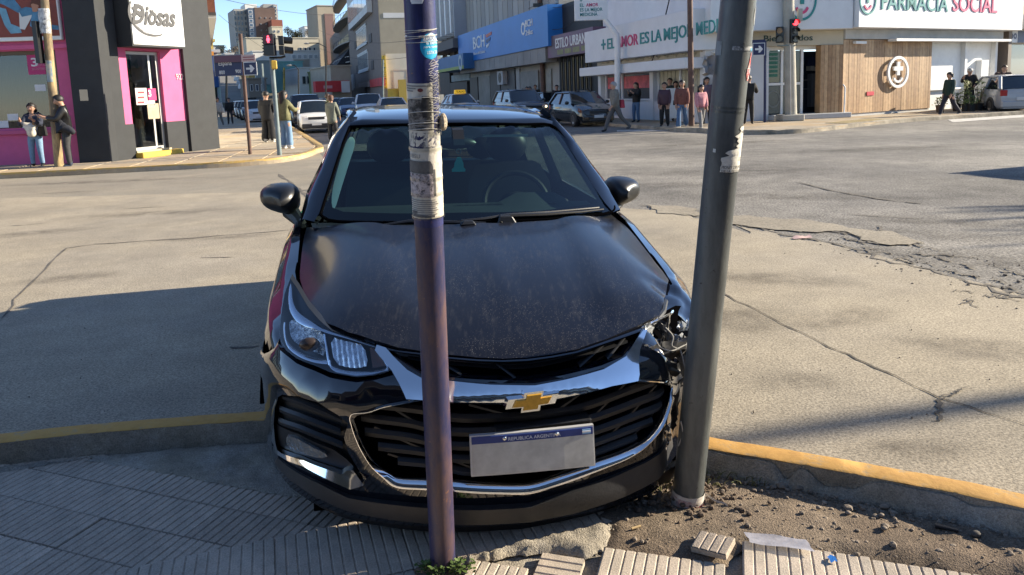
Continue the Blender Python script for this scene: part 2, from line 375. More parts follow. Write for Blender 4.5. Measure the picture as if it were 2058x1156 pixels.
for (O, i, z, al) in [((.272-.118, 2.352-.38), 0, .014, True), ((.75-.118, 2.365-.38), 0, .012, True), ((.75-.118, 2.365-.38), 1, .010, True), ((.75-.118, 2.365-.38), 2, .008, True)]:
    lay('tile', .4, .4, al, O, ar, i, 0, fp, z, 4)
lay('broken_tile', .15, .30, False, (.06-.09, 2.345-.285), ar, 0, 0, fp, .012, 5)
lay('broken_tile', .2, .30, True, (-.19-.08, 2.315-.285), ar, 0, 0, fp, .012, 6)
# rough cement, rubble and earth round the grey pole
def lumpy(name, poly, m, z, amp, sc, step=.02, kind='structure', edge=.03, seed=0):
    xs = [p[0] for p in poly]; ys = [p[1] for p in poly]
    pts = [Vector(p) for p in poly]; dense = []
    for a, b in zip(pts, pts[1:]+pts[:1]):
        n = max(1, int((b-a).length/step)); dense += [a.lerp(b, k/n) for k in range(n)]
    rnd = random.Random(seed); dense = [p+Vector((rnd.uniform(-.008, .008), rnd.uniform(-.008, .008))) for p in dense]; nb = len(dense)
    x = min(xs)
    inner = []
    while x < max(xs):
        y = min(ys)
        while y < max(ys): inner.append(Vector((x+rnd.uniform(-.3, .3)*step, y+rnd.uniform(-.3, .3)*step))); y += step
        x += step
    vs, es, fs, *_ = geometry.delaunay_2d_cdt(dense+inner, [(k, (k+1) % nb) for k in range(nb)], [list(range(nb))], 1, 1e-6)
    def dist(p): return min((p-q).length for q in dense)
    out = []
    for p in vs:
        h = amp*(noise.noise(Vector((p.x*sc, p.y*sc, seed)))+.5*noise.noise(Vector((p.x*sc*2.7, p.y*sc*2.7, seed)))+.3*noise.noise(Vector((p.x*sc*7, p.y*sc*7, seed))))
        d = dist(p); out.append((p.x, p.y, z*min(1, d/edge)+h*min(1, d/edge)-.004+.004*min(1, d/edge)))
    return MB().add(out, [tuple(f) for f in fs]).build(name, m, smooth=True, kind=kind, angle=60)
kin = [(p.x+.0, p.y-.085) for p in KL if .1 < p.x < 3.3]
lumpy('bare_earth', kin+[(2.6,1.5),(1.62,2.10),(1.36,2.19),(1.0,2.30),(.76,2.365),(.66,2.25),(.48,2.29),(.27,2.36),(.3,2.5),(.1,2.62)], M_dirt, .016, .012, 9, .028, edge=.05, seed=2)
lumpy('broken_cement', [(-.30,2.30),(-.12,2.33),(.05,2.36),(.2,2.32),(.27,2.36),(.335,2.52),(.1,2.452),(-.1,2.385)], M_cem, .022, .011, 14, .016, seed=3, edge=.02)
lumpy('rubble_edge', [(-1.97,3.16),(-1.48,2.99),(-1.03,2.82),(-.73,2.72),(-.75,3.22),(-1.2,3.26),(-1.6,3.24)], M_cem, .003, .010, 10, .03, seed=4)
lumpy('cement_strip', [(-3.0,2.97),(-2.33,3.11),(-1.95,3.19),(-1.6,3.2),(-1.75,3.12),(-1.98,3.18),(-2.3,3.06),(-3.0,2.9)], M_cem, .012, .006, 10, .04, seed=6)
bm = MB(); rnd = random.Random(21)
for i in range(1400):
    x = rnd.uniform(.3, 2.3); kl = min((p for p in KL), key=lambda p: abs(p.x-x)).y-.10
    lo = 2.36-.295*(x-.75) if x > .66 else 2.33
    y = rnd.uniform(lo, kl) if rnd.random() < .45 else kl-abs(rnd.gauss(0, .06))
    r = rnd.choice([.0022,.003,.003,.004,.005,.006,.009]) * rnd.uniform(.7, 1.2)
    if rnd.random() < .012: r = rnd.uniform(.011, .018)
    bm.ball((x, y, .014+r*.4), r, 5, 4, (rnd.uniform(.7, 1.4), rnd.uniform(.7, 1.3), rnd.uniform(.5, .9)))
bm.build('gravel', mat('gravel_stone', (.21, .17, .13), .9, var=.45, vs=25), kind='stuff')
bm = MB(); rnd = random.Random(22)      # clods and roots heaved up round the foot of the grey pole and under the bumper
for i in range(330):
    a = rnd.uniform(0, 6.28); d = abs(rnd.gauss(.0, .10))+.07; x, y = .60+math.cos(a)*d*1.15, 2.66+math.sin(a)*d*.8
    r = rnd.choice([.003,.004,.005,.007,.011])*rnd.uniform(.7,1.3); bm.ball((x, y, .018+r*.3+max(0, .14-d)*.22), r, 6, 4, (rnd.uniform(.7, 1.4), rnd.uniform(.7, 1.3), rnd.uniform(.6, 1)))
bm.build('clods', mat('clod', (.105, .075, .052), .95, var=.4, vs=30), kind='stuff')
bm = MB(); rnd = random.Random(23)
for i in range(170):
    x, y = (rnd.uniform(.38, .62), rnd.uniform(2.66, 2.82)) if i < 110 else (rnd.uniform(.7, .95), rnd.uniform(2.70, 2.82))
    a = rnd.uniform(0, 6.28); l = rnd.uniform(.012, .045); bm.tube([(x, y, .01), (x+math.cos(a)*l*.4, y+math.sin(a)*l*.4, .018+l*.5), (x+math.cos(a)*l, y+math.sin(a)*l, .02+l*.6)], [.0022, .0018, .0006], 4)
bm.build('dry_grass', mat('dry_blade', (.16, .13, .06), .9, col2=(.11, .13, .04), vs=30), kind='stuff')
scale_about_cam([o for o in D.objects if o not in BEF])
# ---------------- far footpaths
def walk_slab(name, pts, z, m, holes=None):
    return MB().prism([tuple(p) for p in pts], -.05, z).build(name, m, kind='structure')
lk = [(-40,14.6),(-20,15.8),(-11.6,16.85),(-8.5,17.4),(-7.0,17.7),(-6.0,18.2),(-5.55,19.0),(-5.45,20.0),(-5.55,21.3),(-5.95,23.4),(-9.8,34.5),(-14,46.5),(-24,75)]
LKc = smoothline(lk, 5)
walk_slab('footpath', [(p.x, p.y) for p in LKc]+[(-60,75),(-60,15)], .10, M_walk)
MB().grid(sweep([p for p in LKc], [(-.02,-.02),(0,.125),(.02,.135),(.16,.135),(.165,.08)][::-1] if False else [(.0,.09),(.0,.132),(-.0,.135),(-.17,.135),(-.19,.12),(-.2,-.02)], .006)).build('kerb', M_yel2, smooth=True, kind='structure', angle=50)
rk = [(2.0,60),(-4.5,75)]
pk = [(-6,68),(1.9,38),(4.2,30.2),(5.3,26.5),(6.2,24.5),(7.0,23.0),(7.9,22.35),(9.0,22.5),(10.9,23.9),(13.4,25.7),(17.8,27.6),(30,31.6),(70,44)]
PKc = smoothline(pk, 5)
walk_slab('footpath', [(p.x, p.y) for p in PKc]+[(70,75),(-6,75)], .10, M_walk)
MB().grid(sweep(PKc, [(-.2,.09),(-.2,.13),(-.05,.135),(0,.12),(.015,-.02)], .012, 4)).build('kerb', mat('old_kerb', (.27,.235,.18), .9, var=.45, vs=2.5, bump=.8, bs=6), smooth=True, kind='structure', angle=50)
# paving joints and flagstones of the far corner (the pieces large enough to see)
bm = MB(); LPc = [p for p in LKc if -13 < p.x and p.y < 34]
fl = D.objects.new('corner_flagstones', None); C.objects.link(fl); fl['kind'] = 'structure'
flag_me = MB().box(0, .96, 0, .96, -.02, 0).build('flagstone', M_walk, bevel=.01); fme = flag_me.data; D.objects.remove(flag_me)
M_flag2 = ground_mat('flag_sand', (.40,.31,.20), grain=60, ga=.2, patch=2, pa=.15, bump=.3)
fme2 = fme.copy(); fme2.materials[0] = M_flag2
rnd = random.Random(3)
def inside(p, poly):
    c = False; n = len(poly)
    for i in range(n):
        a, b = poly[i], poly[i-1]
        if (a[1] > p[1]) != (b[1] > p[1]) and p[0] < (b[0]-a[0])*(p[1]-a[1])/(b[1]-a[1])+a[0]: c = not c
    return c
poly = [(p.x, p.y) for p in LKc]+[(-60,75),(-60,15)]
for i in range(-9, 8):
    for j in range(0, 14):
        d1 = Vector((.983, .18)); d2 = Vector((-.18, .983)); o = Vector((-9.0, 17.35))+d1*i+d2*j+d2*.25
        cs = [o, o+d1, o+d1+d2, o+d2]
        if not all(inside(c+Vector((.1 if False else 0, 0)), poly) for c in cs): continue
        if o.x < -10.3 and o.y > 19: continue
        q = D.objects.new('flagstone', fme2 if rnd.random() < .35 or j == 0 else fme); C.objects.link(q); q.parent = fl
        q.location = (o.x, o.y, .122+rnd.uniform(-.003, .003)); q.rotation_euler = (0, 0, math.atan2(d1.y, d1.x))
rib = MB(); Wp = Vector((11.3,24.6)); d1 = Vector((.80,.60)).normalized(); d2 = Vector((-d1.y, d1.x))
tac = D.objects.new('tactile_paving', None); C.objects.link(tac); tac['kind'] = 'structure'
tme = MB()
for k in range(3): tme.box(.02+k*.115, .09+k*.115, .0, .9, .0, .016)
tme.box(0, .34, 0, .92, -.02, .004)
tmo = tme.build('ramp_tile', mat('ramp_yellow', (.42,.33,.17), .8, var=.2, vs=8)); tmd = tmo.data; D.objects.remove(tmo)
for k in range(8):
    q = D.objects.new('ramp_tile', tmd); C.objects.link(q); q.parent = tac; p = Wp+d1*(k*.36); q.location = (p.x, p.y, .102); q.rotation_euler = (0, 0, math.atan2(d1.y, d1.x))
M_white = mat('road_paint', (.50,.48,.44), .8, var=.3, vs=3)
sheet('road_marking', [tuple(G(*p).to_2d()) for p in [(1905,241),(2058,231),(2058,236),(1915,246)]], .004, M_white)
sheet('road_marking', [tuple(G(*p).to_2d()) for p in [(1240,262),(1420,259),(1422,262),(1240,265)]], .004, M_white)

# soft oil and dirt stains worn into the roadway
def stain_mat():
    m=D.materials.new('road_stain');m.use_nodes=True;t=m.node_tree;b=t.nodes['Principled BSDF'];L=t.links.new
    tc=t.nodes.new('ShaderNodeTexCoord');ln=t.nodes.new('ShaderNodeVectorMath');ln.operation='LENGTH';L(tc.outputs['Object'],ln.inputs[0])
    mr=t.nodes.new('ShaderNodeMapRange');mr.interpolation_type='SMOOTHSTEP';mr.inputs[1].default_value=.15;mr.inputs[2].default_value=1;mr.inputs[3].default_value=1;mr.inputs[4].default_value=0;L(ln.outputs['Value'],mr.inputs[0])
    ge=t.nodes.new('ShaderNodeNewGeometry');n=t.nodes.new('ShaderNodeTexNoise');n.inputs['Scale'].default_value=3.2;n.inputs['Detail'].default_value=9;n.inputs['Roughness'].default_value=.75;L(ge.outputs['Position'],n.inputs[0])
    nr=t.nodes.new('ShaderNodeMapRange');nr.inputs[1].default_value=.36;nr.inputs[2].default_value=.66;nr.inputs[4].default_value=.42;L(n.outputs[0],nr.inputs[0])
    x=t.nodes.new('ShaderNodeMath');x.operation='MULTIPLY';L(mr.outputs[0],x.inputs[0]);L(nr.outputs[0],x.inputs[1]);L(x.outputs[0],b.inputs['Alpha'])
    b.inputs['Base Color'].default_value=(.07,.058,.045,1);b.inputs['Roughness'].default_value=.85;return m
M_stain=stain_mat();sm_=MB().add([(math.cos(6.2832*k/28),math.sin(6.2832*k/28),0) for k in range(28)],[tuple(range(28))]).build('oil_stain',M_stain);sme=sm_.data;D.objects.remove(sm_)
for i,(px,py,a,b,r) in enumerate([(1500,345,2.4,.8,-.1),(1340,372,1.6,.5,-.2),(1620,395,2.2,.5,-.3),(1900,445,1.7,.35,-.4),(1760,300,3.4,.7,0),(1450,288,3.2,.6,.1),(1950,520,1.2,.5,-.6),(1800,470,1.4,.35,-.4),(300,430,1.6,.35,.1),(140,560,.7,.25,.3),(1700,640,.6,.25,.4),(1600,770,.35,.2,0),(440,478,1.2,.18,.1),(1830,905,.35,.16,0),(220,365,3.2,.4,.05),(1560,560,.8,.3,-.4),(60,470,1.1,.3,.4),(1480,640,.5,.5,0),(1950,700,.6,.3,-.5)]):
    o=D.objects.new('oil_stain',sme);p=G(px,py);o.location=(p.x,p.y,.0042+.00012*i);o.scale=(a,b,1);o.rotation_euler=(0,0,r);link(o,road_)
# ================================================================== THE CRASHED CAR (local axes: u across, v back from the nose, w up)
def pchip(xs,ys):
    n=len(xs);h=[xs[i+1]-xs[i] for i in range(n-1)];d=[(ys[i+1]-ys[i])/h[i] for i in range(n-1)]
    m=[d[0]]+[0 if d[i-1]*d[i]<=0 else 2*d[i-1]*d[i]/(d[i-1]+d[i]) for i in range(1,n-1)]+[d[-1]]
    def f(x):
        if x<=xs[0]:return ys[0]+m[0]*(x-xs[0])
        if x>=xs[-1]:return ys[-1]+m[-1]*(x-xs[-1])
        i=0
        while x>xs[i+1]:i+=1
        t=(x-xs[i])/h[i];a=t*t*(3-2*t)
        return ys[i]*(1-a)+ys[i+1]*a+h[i]*t*(1-t)*((1-t)*m[i]-t*m[i+1])
    return f
_p=pchip([0,.15,.3,.5,.65,.75,.83,.87,.895,.92],[0,.008,.03,.09,.18,.28,.42,.56,.75,1.2])
_q=pchip([.1,.2,.3,.4,.5,.6,.66,.71,.75,.8,.9],[.12,.05,.03,.015,0.002,0,.01,.045,.09,.16,.35])
_T=pchip([-.1,0,.1,.2,.4,.7,1.0,1.3,1.5],[.55,.66,.745,.785,.845,.905,.945,.975,.99])
def front_v(u,w):return _p(abs(u))+_q(w)
def hood_w(u,v):
    a=abs(u);return _T(v)-.012*(a/.5)**2-.16*max(0,(a-.5)/.35)**2
def wind_v(u,w):return 1.23+(w-.97)*1.74+.2*(u/.7)**2
def sstep(a,b,x):
    t=max(0,min(1,(x-a)/(b-a)));return t*t*(3-2*t)
def crush(p):        # the corner pushed in by the pole
    u,v,w=p
    k=sstep(.46,.62,u)*(1-sstep(.35,.95,v))
    return (u-.02*k+.012*k*noise.noise(Vector((u*14,v*14,w*14))), v+.085*k+.03*k*noise.noise(Vector((u*9,w*9,3))), w+.02*k*noise.noise(Vector((u*11,v*11,7))))
CAR_T=Vector((.0061,2.1786,.0111))
c1,s1=math.cos(.1798),math.sin(.1798);c2,s2=math.cos(.0044),math.sin(.0044);c3,s3=math.cos(.0343),math.sin(.0343)
CAR_R=Matrix(((c1,-s1,0),(s1,c1,0),(0,0,1)))@Matrix(((1,0,0),(0,c2,-s2),(0,s2,c2)))@Matrix(((c3,0,s3),(0,1,0),(-s3,0,c3)))
car=thing('crashed_car','glossy black hatchback crashed into the grey pole with its front corner crushed, dusty hood','car',CAR_T)
car.rotation_euler=CAR_R.to_euler()
CT=Matrix.Translation(CAR_T)@CAR_R.to_4x4()
def cmb(): return MB(CT)
def cpart(name,mb,m,parent=None,**k): return mb.build(name,m,parent or car,**k)
M_body=mat('black_lacquer',(.0035,.0045,.009),.06,coat=1.0,spec=.5)
M_blackpl=mat('black_plastic',(.012,.0125,.014),.42,bump=.15,bs=300,bd=.002)
M_greypl=mat('grey_plastic',(.024,.0245,.027),.5,bump=.3,bs=120,bd=.003,var=.25,vs=8)
M_pit=mat('black_void',(.002,.002,.0025),.9,spec=.0)
M_chrome=mat('chrome',(.86,.87,.88),.06,1.0)
M_chromed=mat('chrome_satin',(.75,.76,.78),.16,1.0)
M_rubber=mat('tyre_rubber',(.018,.018,.019),.8,var=.3,vs=20)
M_alloy=mat('alloy',(.32,.33,.34),.3,.9)
def dusty(name):      # lacquer under dust, dried drops and fine speckle
    m=D.materials.new(name);m.use_nodes=True;t=m.node_tree;b=t.nodes['Principled BSDF'];L=t.links.new
    tc=t.nodes.new('ShaderNodeTexCoord')
    def nz(sc,det=2,ro=.5,map_=None):
        n=t.nodes.new('ShaderNodeTexNoise');n.inputs['Scale'].default_value=sc;n.inputs['Detail'].default_value=det;n.inputs['Roughness'].default_value=ro
        if map_:
            mp=t.nodes.new('ShaderNodeMapping');mp.inputs['Scale'].default_value=map_;L(tc.outputs['Object'],mp.inputs[0]);L(mp.outputs[0],n.inputs[0])
        else:L(tc.outputs['Object'],n.inputs[0])
        return n
    def ramp(n,a,b_,lo=0,hi=1):
        r=t.nodes.new('ShaderNodeMapRange');r.inputs[1].default_value=a;r.inputs[2].default_value=b_;r.inputs[3].default_value=lo;r.inputs[4].default_value=hi;L(n.outputs[0],r.inputs[0]);return r
    def mth(op,x,y):
        q=t.nodes.new('ShaderNodeMath');q.operation=op;q.use_clamp=True
        for i,z in enumerate((x,y)):
            if isinstance(z,(int,float)):q.inputs[i].default_value=z
            else:L(z.outputs[0],q.inputs[i])
        return q
    vo=t.nodes.new('ShaderNodeTexVoronoi');vo.inputs['Scale'].default_value=210;vo.inputs['Randomness'].default_value=1;L(tc.outputs['Object'],vo.inputs[0])
    vr=t.nodes.new('ShaderNodeMapRange');vr.inputs[1].default_value=.08;vr.inputs[2].default_value=.22;vr.inputs[3].default_value=1;vr.inputs[4].default_value=0;L(vo.outputs['Distance'],vr.inputs[0])
    sp=t.nodes.new('ShaderNodeSeparateColor');L(vo.outputs['Color'],sp.inputs[0])
    pick=t.nodes.new('ShaderNodeMapRange');pick.inputs[1].default_value=.35;pick.inputs[2].default_value=.5;L(sp.outputs[0],pick.inputs[0])
    spots=mth('MULTIPLY',mth('MULTIPLY',vr,pick),ramp(nz(3.5),.42,.58,.1,1))
    streak=mth('MULTIPLY',ramp(nz(60,4,.7,(1,.14,.5)),.52,.8),.05)
    film=ramp(nz(2.2,5,.7),.3,.75,.002,.016)
    patch=mth('MULTIPLY',ramp(nz(7,6,.75),.67,.80),.22)
    dust=mth('ADD',mth('ADD',mth('MULTIPLY',spots,.5),film),mth('ADD',patch,streak))
    mx=t.nodes.new('ShaderNodeMix');mx.data_type='RGBA';mx.inputs[6].default_value=(.0035,.0045,.010,1);mx.inputs[7].default_value=(.50,.49,.47,1);L(dust.outputs[0],mx.inputs[0]);L(mx.outputs[2],b.inputs['Base Color'])
    ro=ramp(dust,0,.6,.28,.8);L(ro.outputs[0],b.inputs['Roughness'])
    cw=ramp(dust,0,.35,.42,.05);L(cw.outputs[0],b.inputs['Coat Weight']);b.inputs['Coat Roughness'].default_value=.10;b.inputs['Specular IOR Level'].default_value=.22
    return m
M_hood=dusty('dusty_lacquer')
def glassmat(name,tint,rough=.0,refl=1.0):
    m=D.materials.new(name);m.use_nodes=True;t=m.node_tree;L=t.links.new
    for n in list(t.nodes):
        if n.type=='BSDF_PRINCIPLED':t.nodes.remove(n)
    o=t.nodes['Material Output'];tr=t.nodes.new('ShaderNodeBsdfTransparent');tr.inputs[0].default_value=(*tint,1)
    gl=t.nodes.new('ShaderNodeBsdfGlossy');gl.inputs['Roughness'].default_value=rough;gl.inputs[0].default_value=(refl,refl,refl,1)
    lw=t.nodes.new('ShaderNodeLayerWeight');lw.inputs[0].default_value=.5;pw=t.nodes.new('ShaderNodeMath');pw.operation='POWER';pw.inputs[1].default_value=5;fr=t.nodes.new('ShaderNodeMath');fr.operation='MULTIPLY_ADD';fr.inputs[1].default_value=.93;fr.inputs[2].default_value=.065;mx=t.nodes.new('ShaderNodeMixShader')
    L(lw.outputs['Facing'],pw.inputs[0]);L(pw.outputs[0],fr.inputs[0]);L(fr.outputs[0],mx.inputs[0]);L(tr.outputs[0],mx.inputs[1]);L(gl.outputs[0],mx.inputs[2]);L(mx.outputs[0],o.inputs[0]);return m
M_wind=glassmat('windscreen_glass',(.50,.70,.65),.01)
M_sidegl=glassmat('side_glass',(.26,.31,.30),.01)
M_lens=glassmat('headlight_lens',(.9,.92,.94),.01)
def inpoly(p,poly):
    c=False;n=len(poly)
    for i in range(n):
        a,b=poly[i],poly[i-1]
        if (a[1]>p[1])!=(b[1]>p[1]) and p[0]<(b[0]-a[0])*(p[1]-a[1])/(b[1]-a[1])+a[0]:c=not c
    return c
def densify(poly,step):
    o=[];P=[Vector(p) for p in poly]
    for a,b in zip(P,P[1:]+P[:1]):
        n=max(1,round((b-a).length/step));o+=[a.lerp(b,k/n) for k in range(n)]
    return o
def rounded(poly,it=2):     # corner cutting keeps outlines soft
    P=[Vector(p) for p in poly]
    for _ in range(it):
        Q=[]
        for a,b in zip(P,P[1:]+P[:1]):Q+=[a.lerp(b,.25),a.lerp(b,.75)]
        P=Q
    return [tuple(p) for p in P]
def patch(fn,poly,step=.03,holes=(),lip=0,hole_lip=0,post=None,bumpy=None):
    """surface patch over a 2-D outline; lip = how deep its edge turns in"""
    post=post or (lambda p:p)
    B=densify(poly,step);nb=len(B);pts=list(B);ed=[(k,(k+1)%nb) for k in range(nb)];loops=[list(range(nb))]
    for h in holes:
        Hh=densify(h,step);s0=len(pts);pts+=Hh;ed+=[(s0+k,s0+(k+1)%len(Hh)) for k in range(len(Hh))];loops.append(list(range(s0,s0+len(Hh))))
    xs=[p.x for p in B];ys=[p.y for p in B];x=min(xs)+step/2;pl=[tuple(p) for p in B];r=0
    hp=[[tuple(q) for q in densify(h,step)] for h in holes]
    bnd=pts[:]
    while x<max(xs):
        y=min(ys)+step/2*(r%2)
        while y<max(ys):
            q=(x,y)
            if inpoly(q,pl) and not any(inpoly(q,h) for h in hp):
                v=Vector(q)
                if min((v-b).length_squared for b in bnd)>(step*.45)**2:pts.append(v)
            y+=step
        x+=step*.87;r+=1
    vs,es,fs,ov,oe,of=geometry.delaunay_2d_cdt(pts,ed,[],0,1e-7)
    keep=[f for f in fs if inpoly(tuple((vs[f[0]]+vs[f[1]]+vs[f[2]])/3),pl) and not any(inpoly(tuple((vs[f[0]]+vs[f[1]]+vs[f[2]])/3),h) for h in hp)]
    mb=cmb();P3=[post(fn(p.x,p.y)) for p in vs];mb.add(P3,[tuple(f) for f in keep])
    idx={}
    for k,l in enumerate(ov):
        for q in l:idx[q]=k
    for li,lp in enumerate(loops):
        dpt=lip if li==0 else hole_lip
        if dpt:
            ring=[idx[q] for q in lp if q in idx]
            a=[P3[k] for k in ring];b=[(p[0],p[1]+dpt,p[2]) for p in a] if not callable(dpt) else [dpt(p) for p in a]
            n=len(a);mb.add(a+b,[(k,(k+1)%n,n+(k+1)%n,n+k) for k in range(n)])
    return mb
FR=lambda off=0:(lambda u,w:(u,front_v(u,w)+off,w))
sil=[(-.895,.60),(-.893,.46),(-.87,.33),(-.84,.26),(-.75,.225),(-.6,.20),(-.4,.185),(-.2,.175),(0,.17),(.2,.175),(.4,.185),(.6,.21),(.74,.25),(.80,.33),(.83,.46),(.83,.60)]
HOOD_F=[(-.760,.945),(-.752,.86),(-.740,.787),(-.707,.595),(-.661,.440),(-.613,.334),(-.546,.251),(-.459,.190),(-.390,.149),(-.324,.127),(-.237,.102),(-.145,.084),(-.068,.075),(.012,.073),(.094,.078),(.179,.090),(.291,.125),(.413,.179),(.516,.237),(.575,.31),(.62,.40),(.66,.50)]  # these outlines were back-projected from image pixels onto the car surfaces
HL=[(-.762,.884),(-.729,.864),(-.685,.829),(-.639,.802),(-.601,.785),(-.538,.775),(-.459,.760),(-.414,.704),(-.470,.690),(-.521,.683),(-.603,.686),(-.651,.695),(-.712,.701),(-.752,.712),(-.773,.730),(-.781,.748),(-.781,.790),(-.777,.843)]
FRAME=[(-.327,.631),(-.431,.608),(-.485,.586),(-.529,.577),(-.539,.564),(-.536,.545),(-.525,.505),(-.505,.456),(-.478,.409),(-.436,.374),(-.402,.351),(-.322,.348),(-.236,.342),(-.118,.327),(.008,.316),(.104,.334),(.220,.361),(.332,.382),(.408,.409),(.472,.468),(.519,.531),(.538,.558),(.530,.581),(.466,.610),(.365,.636)]
BARBOT=[(.271,.633),(.182,.623),(.091,.614),(.002,.612),(-.083,.615),(-.241,.625)]
UPGR=[(-.440,.758),(-.390,.752),(-.324,.747),(-.238,.737),(-.147,.729),(-.070,.724),(.009,.723),(.091,.726),(.177,.732),(.288,.748),(.430,.764),(.385,.735),(.335,.706),(.253,.690),(.111,.675),(.022,.668),(-.117,.677),(-.242,.688),(-.330,.697),(-.398,.735)]
VENT=[(-.763,.583),(-.707,.601),(-.641,.600),(-.579,.570),(-.549,.539),(-.564,.487),(-.552,.436),(-.508,.354),(-.548,.319),(-.610,.325),(-.701,.344),(-.788,.345),(-.803,.342),(-.813,.369),(-.815,.431),(-.801,.505),(-.781,.562)]
VSTRIP=[(-.777,.570),(-.799,.507),(-.810,.436),(-.809,.373),(-.800,.350),(-.746,.362),(-.700,.369),(-.627,.365),(-.575,.360),(-.559,.374),(-.539,.378),(-.521,.357),(-.506,.341),(-.549,.324),(-.611,.336),(-.701,.352),(-.788,.341),(-.820,.325),(-.826,.356),(-.825,.422),(-.810,.498),(-.785,.567)]
# --- bumper skin
fascia=[(-.85,.64),(-.80,.69),(-.785,.72)]+[(-.775,.705),(-.752,.700),(-.712,.689),(-.651,.683),(-.603,.674),(-.521,.671),(-.470,.678),(-.408,.694),(-.43,.758)]+[(-.39,.752)]+UPGR[2:10]+[(.44,.765),(.50,.70),(.56,.66),(.64,.62)]+sil[::-1][1:]
lower_open=[(a*.985,.47+(b-.47)*.975) for a,b in FRAME]+[(a,b-.006) for a,b in BARBOT]
up_open=[(a*.985,.715+(b-.715)*.9) for a,b in UPGR]
cpart('bumper',patch(lambda u,w:(u,front_v(u,w)-.026*sstep(.71,.60,w)*sstep(.44,.58,abs(u))*sstep(.52,.585,w),w),fascia,.034,holes=[lower_open,VENT,up_open],lip=.05,hole_lip=.045,post=crush),M_body,smooth=True,angle=50)
cpart('grille_backing',patch(FR(.07),[(-.60,.30),(.60,.30),(.60,.78),(-.60,.78)],.06,post=crush),M_pit,smooth=True)
cpart('vent_backing',patch(FR(.045),[(a*1.0,b) for a,b in VENT],.04),M_blackpl,smooth=True)
# --- chrome bar with its two wings
WT=[(-.456,.766),(-.428,.760),(-.406,.740),(-.365,.709),(-.326,.692),(-.242,.685),(-.117,.673),(.021,.665),(.111,.671),(.253,.685),(.340,.707),(.394,.744),(.432,.764)]
WB=[(-.462,.752),(-.412,.706),(-.392,.678),(-.379,.655),(-.372,.640),(-.327,.638),(-.241,.632),(-.083,.623),(.002,.620),(.091,.622),(.182,.631),(.271,.641),(.365,.642),(.374,.658),(.380,.684),(.398,.717),(.446,.763)]
def barfn(u,w):
    return (u,front_v(u,w)-.026+(.42*(w-.640) if w>.640 else .30*(.640-w))*sstep(.82,.66,w),w)
cpart('grille_bar',patch(barfn,WT+WB[::-1],.018,lip=.05,post=crush),M_chrome,smooth=True,angle=35)
def ribbon3(path,wd,off,m,name,parent=None,depth=.02,closed=False,prof=None,tilt=0):
    P=[Vector(p) for p in path];n=len(P);rows=[]
    for i,p in enumerate(P):
        a=P[(i-1)%n] if closed else P[max(i-1,0)];b=P[(i+1)%n] if closed else P[min(i+1,n-1)];d=(b-a).normalized();q=Vector((-d.y,d.x))
        h=wd[i]/2 if isinstance(wd,list) else wd/2;r=[]
        for k,o in ((-1,depth),(-1,.004),(-.6,0),(.6,0),(1,.004),(1,depth)):
            c=p+q*h*k;r.append(crush((c.x,front_v(c.x,c.y)+off+o+tilt*k,c.y)))
        rows.append(r)
    if closed:rows.append(rows[0])
    return cpart(name,cmb().grid(rows),m,parent,smooth=True,angle=50)
def sm2(pts,n=5):return [tuple(p) for p in smoothline(pts,n)]
fr=sm2(FRAME,4);wds=[.010+.017*sstep(.42,.345,b)*1.0+.004*sstep(.1,.5,a) for a,b in fr]
ribbon3(fr,wds,-.014,M_chrome,'grille_frame',tilt=.010)
# --- lower grille: wavy slats with slanting webs
def slat(name,path,h,off,m,parent=None,tilt=.035):
    rows=[]
    for (u,w) in sm2(path,6):
        v=front_v(u,w)+off;rows.append([crush(q) for q in ((u,v+.05,w+h*.25),(u,v+.012,w+h*.5),(u,v,w+h*.1),(u,v+.006,w-h*.5),(u,v+.05,w-h*.35))])
    return cpart(name,cmb().grid(rows),m,parent,smooth=True,angle=30)
for k,wc in enumerate((.575,.530,.482,.435,.388)):
    hw=[.46,.51,.50,.46,.40][k]
    slat('grille_slat',[(-hw,wc+.022),(-hw*.72,wc+.012),(-hw*.5,wc-.014),(-.1,wc-.02),(.12,wc-.018),(hw*.45,wc-.008),(hw*.75,wc+.018),(hw*.97,wc+.03)],.026,.018,M_blackpl)
for (a,b) in [((-.43,.60),(-.28,.50)),((-.47,.52),(-.25,.42)),((-.43,.43),(-.24,.37)),((-.18,.60),(-.06,.56)),((.20,.62),(.10,.56)),((.34,.62),(.22,.52)),((.46,.59),(.28,.44)),((.50,.52),(.34,.40)),((-.25,.42),(-.1,.35)),((.26,.44),(.1,.35))]:
    ribbon3([a,tuple(Vector(a).lerp(Vector(b),.5)),b],.011,.03,M_blackpl,'grille_web',depth=.03)
for k in range(4):
    t=.705+k*.014;slat('upper_grille_slat',[(-.36-.015*k,t+.022),(-.2,t+.006),(0,t-.008),(.2,t+.008),(.37+.01*k,t+.026)],.007,.024,M_blackpl)
for (a,b) in [((-.30,.74),(-.20,.69)),((.30,.745),(.18,.69)),((-.1,.722),(-.03,.672)),((.38,.755),(.28,.70))]:
    ribbon3([a,b],.007,.02,M_blackpl,'upper_grille_web',depth=.03)
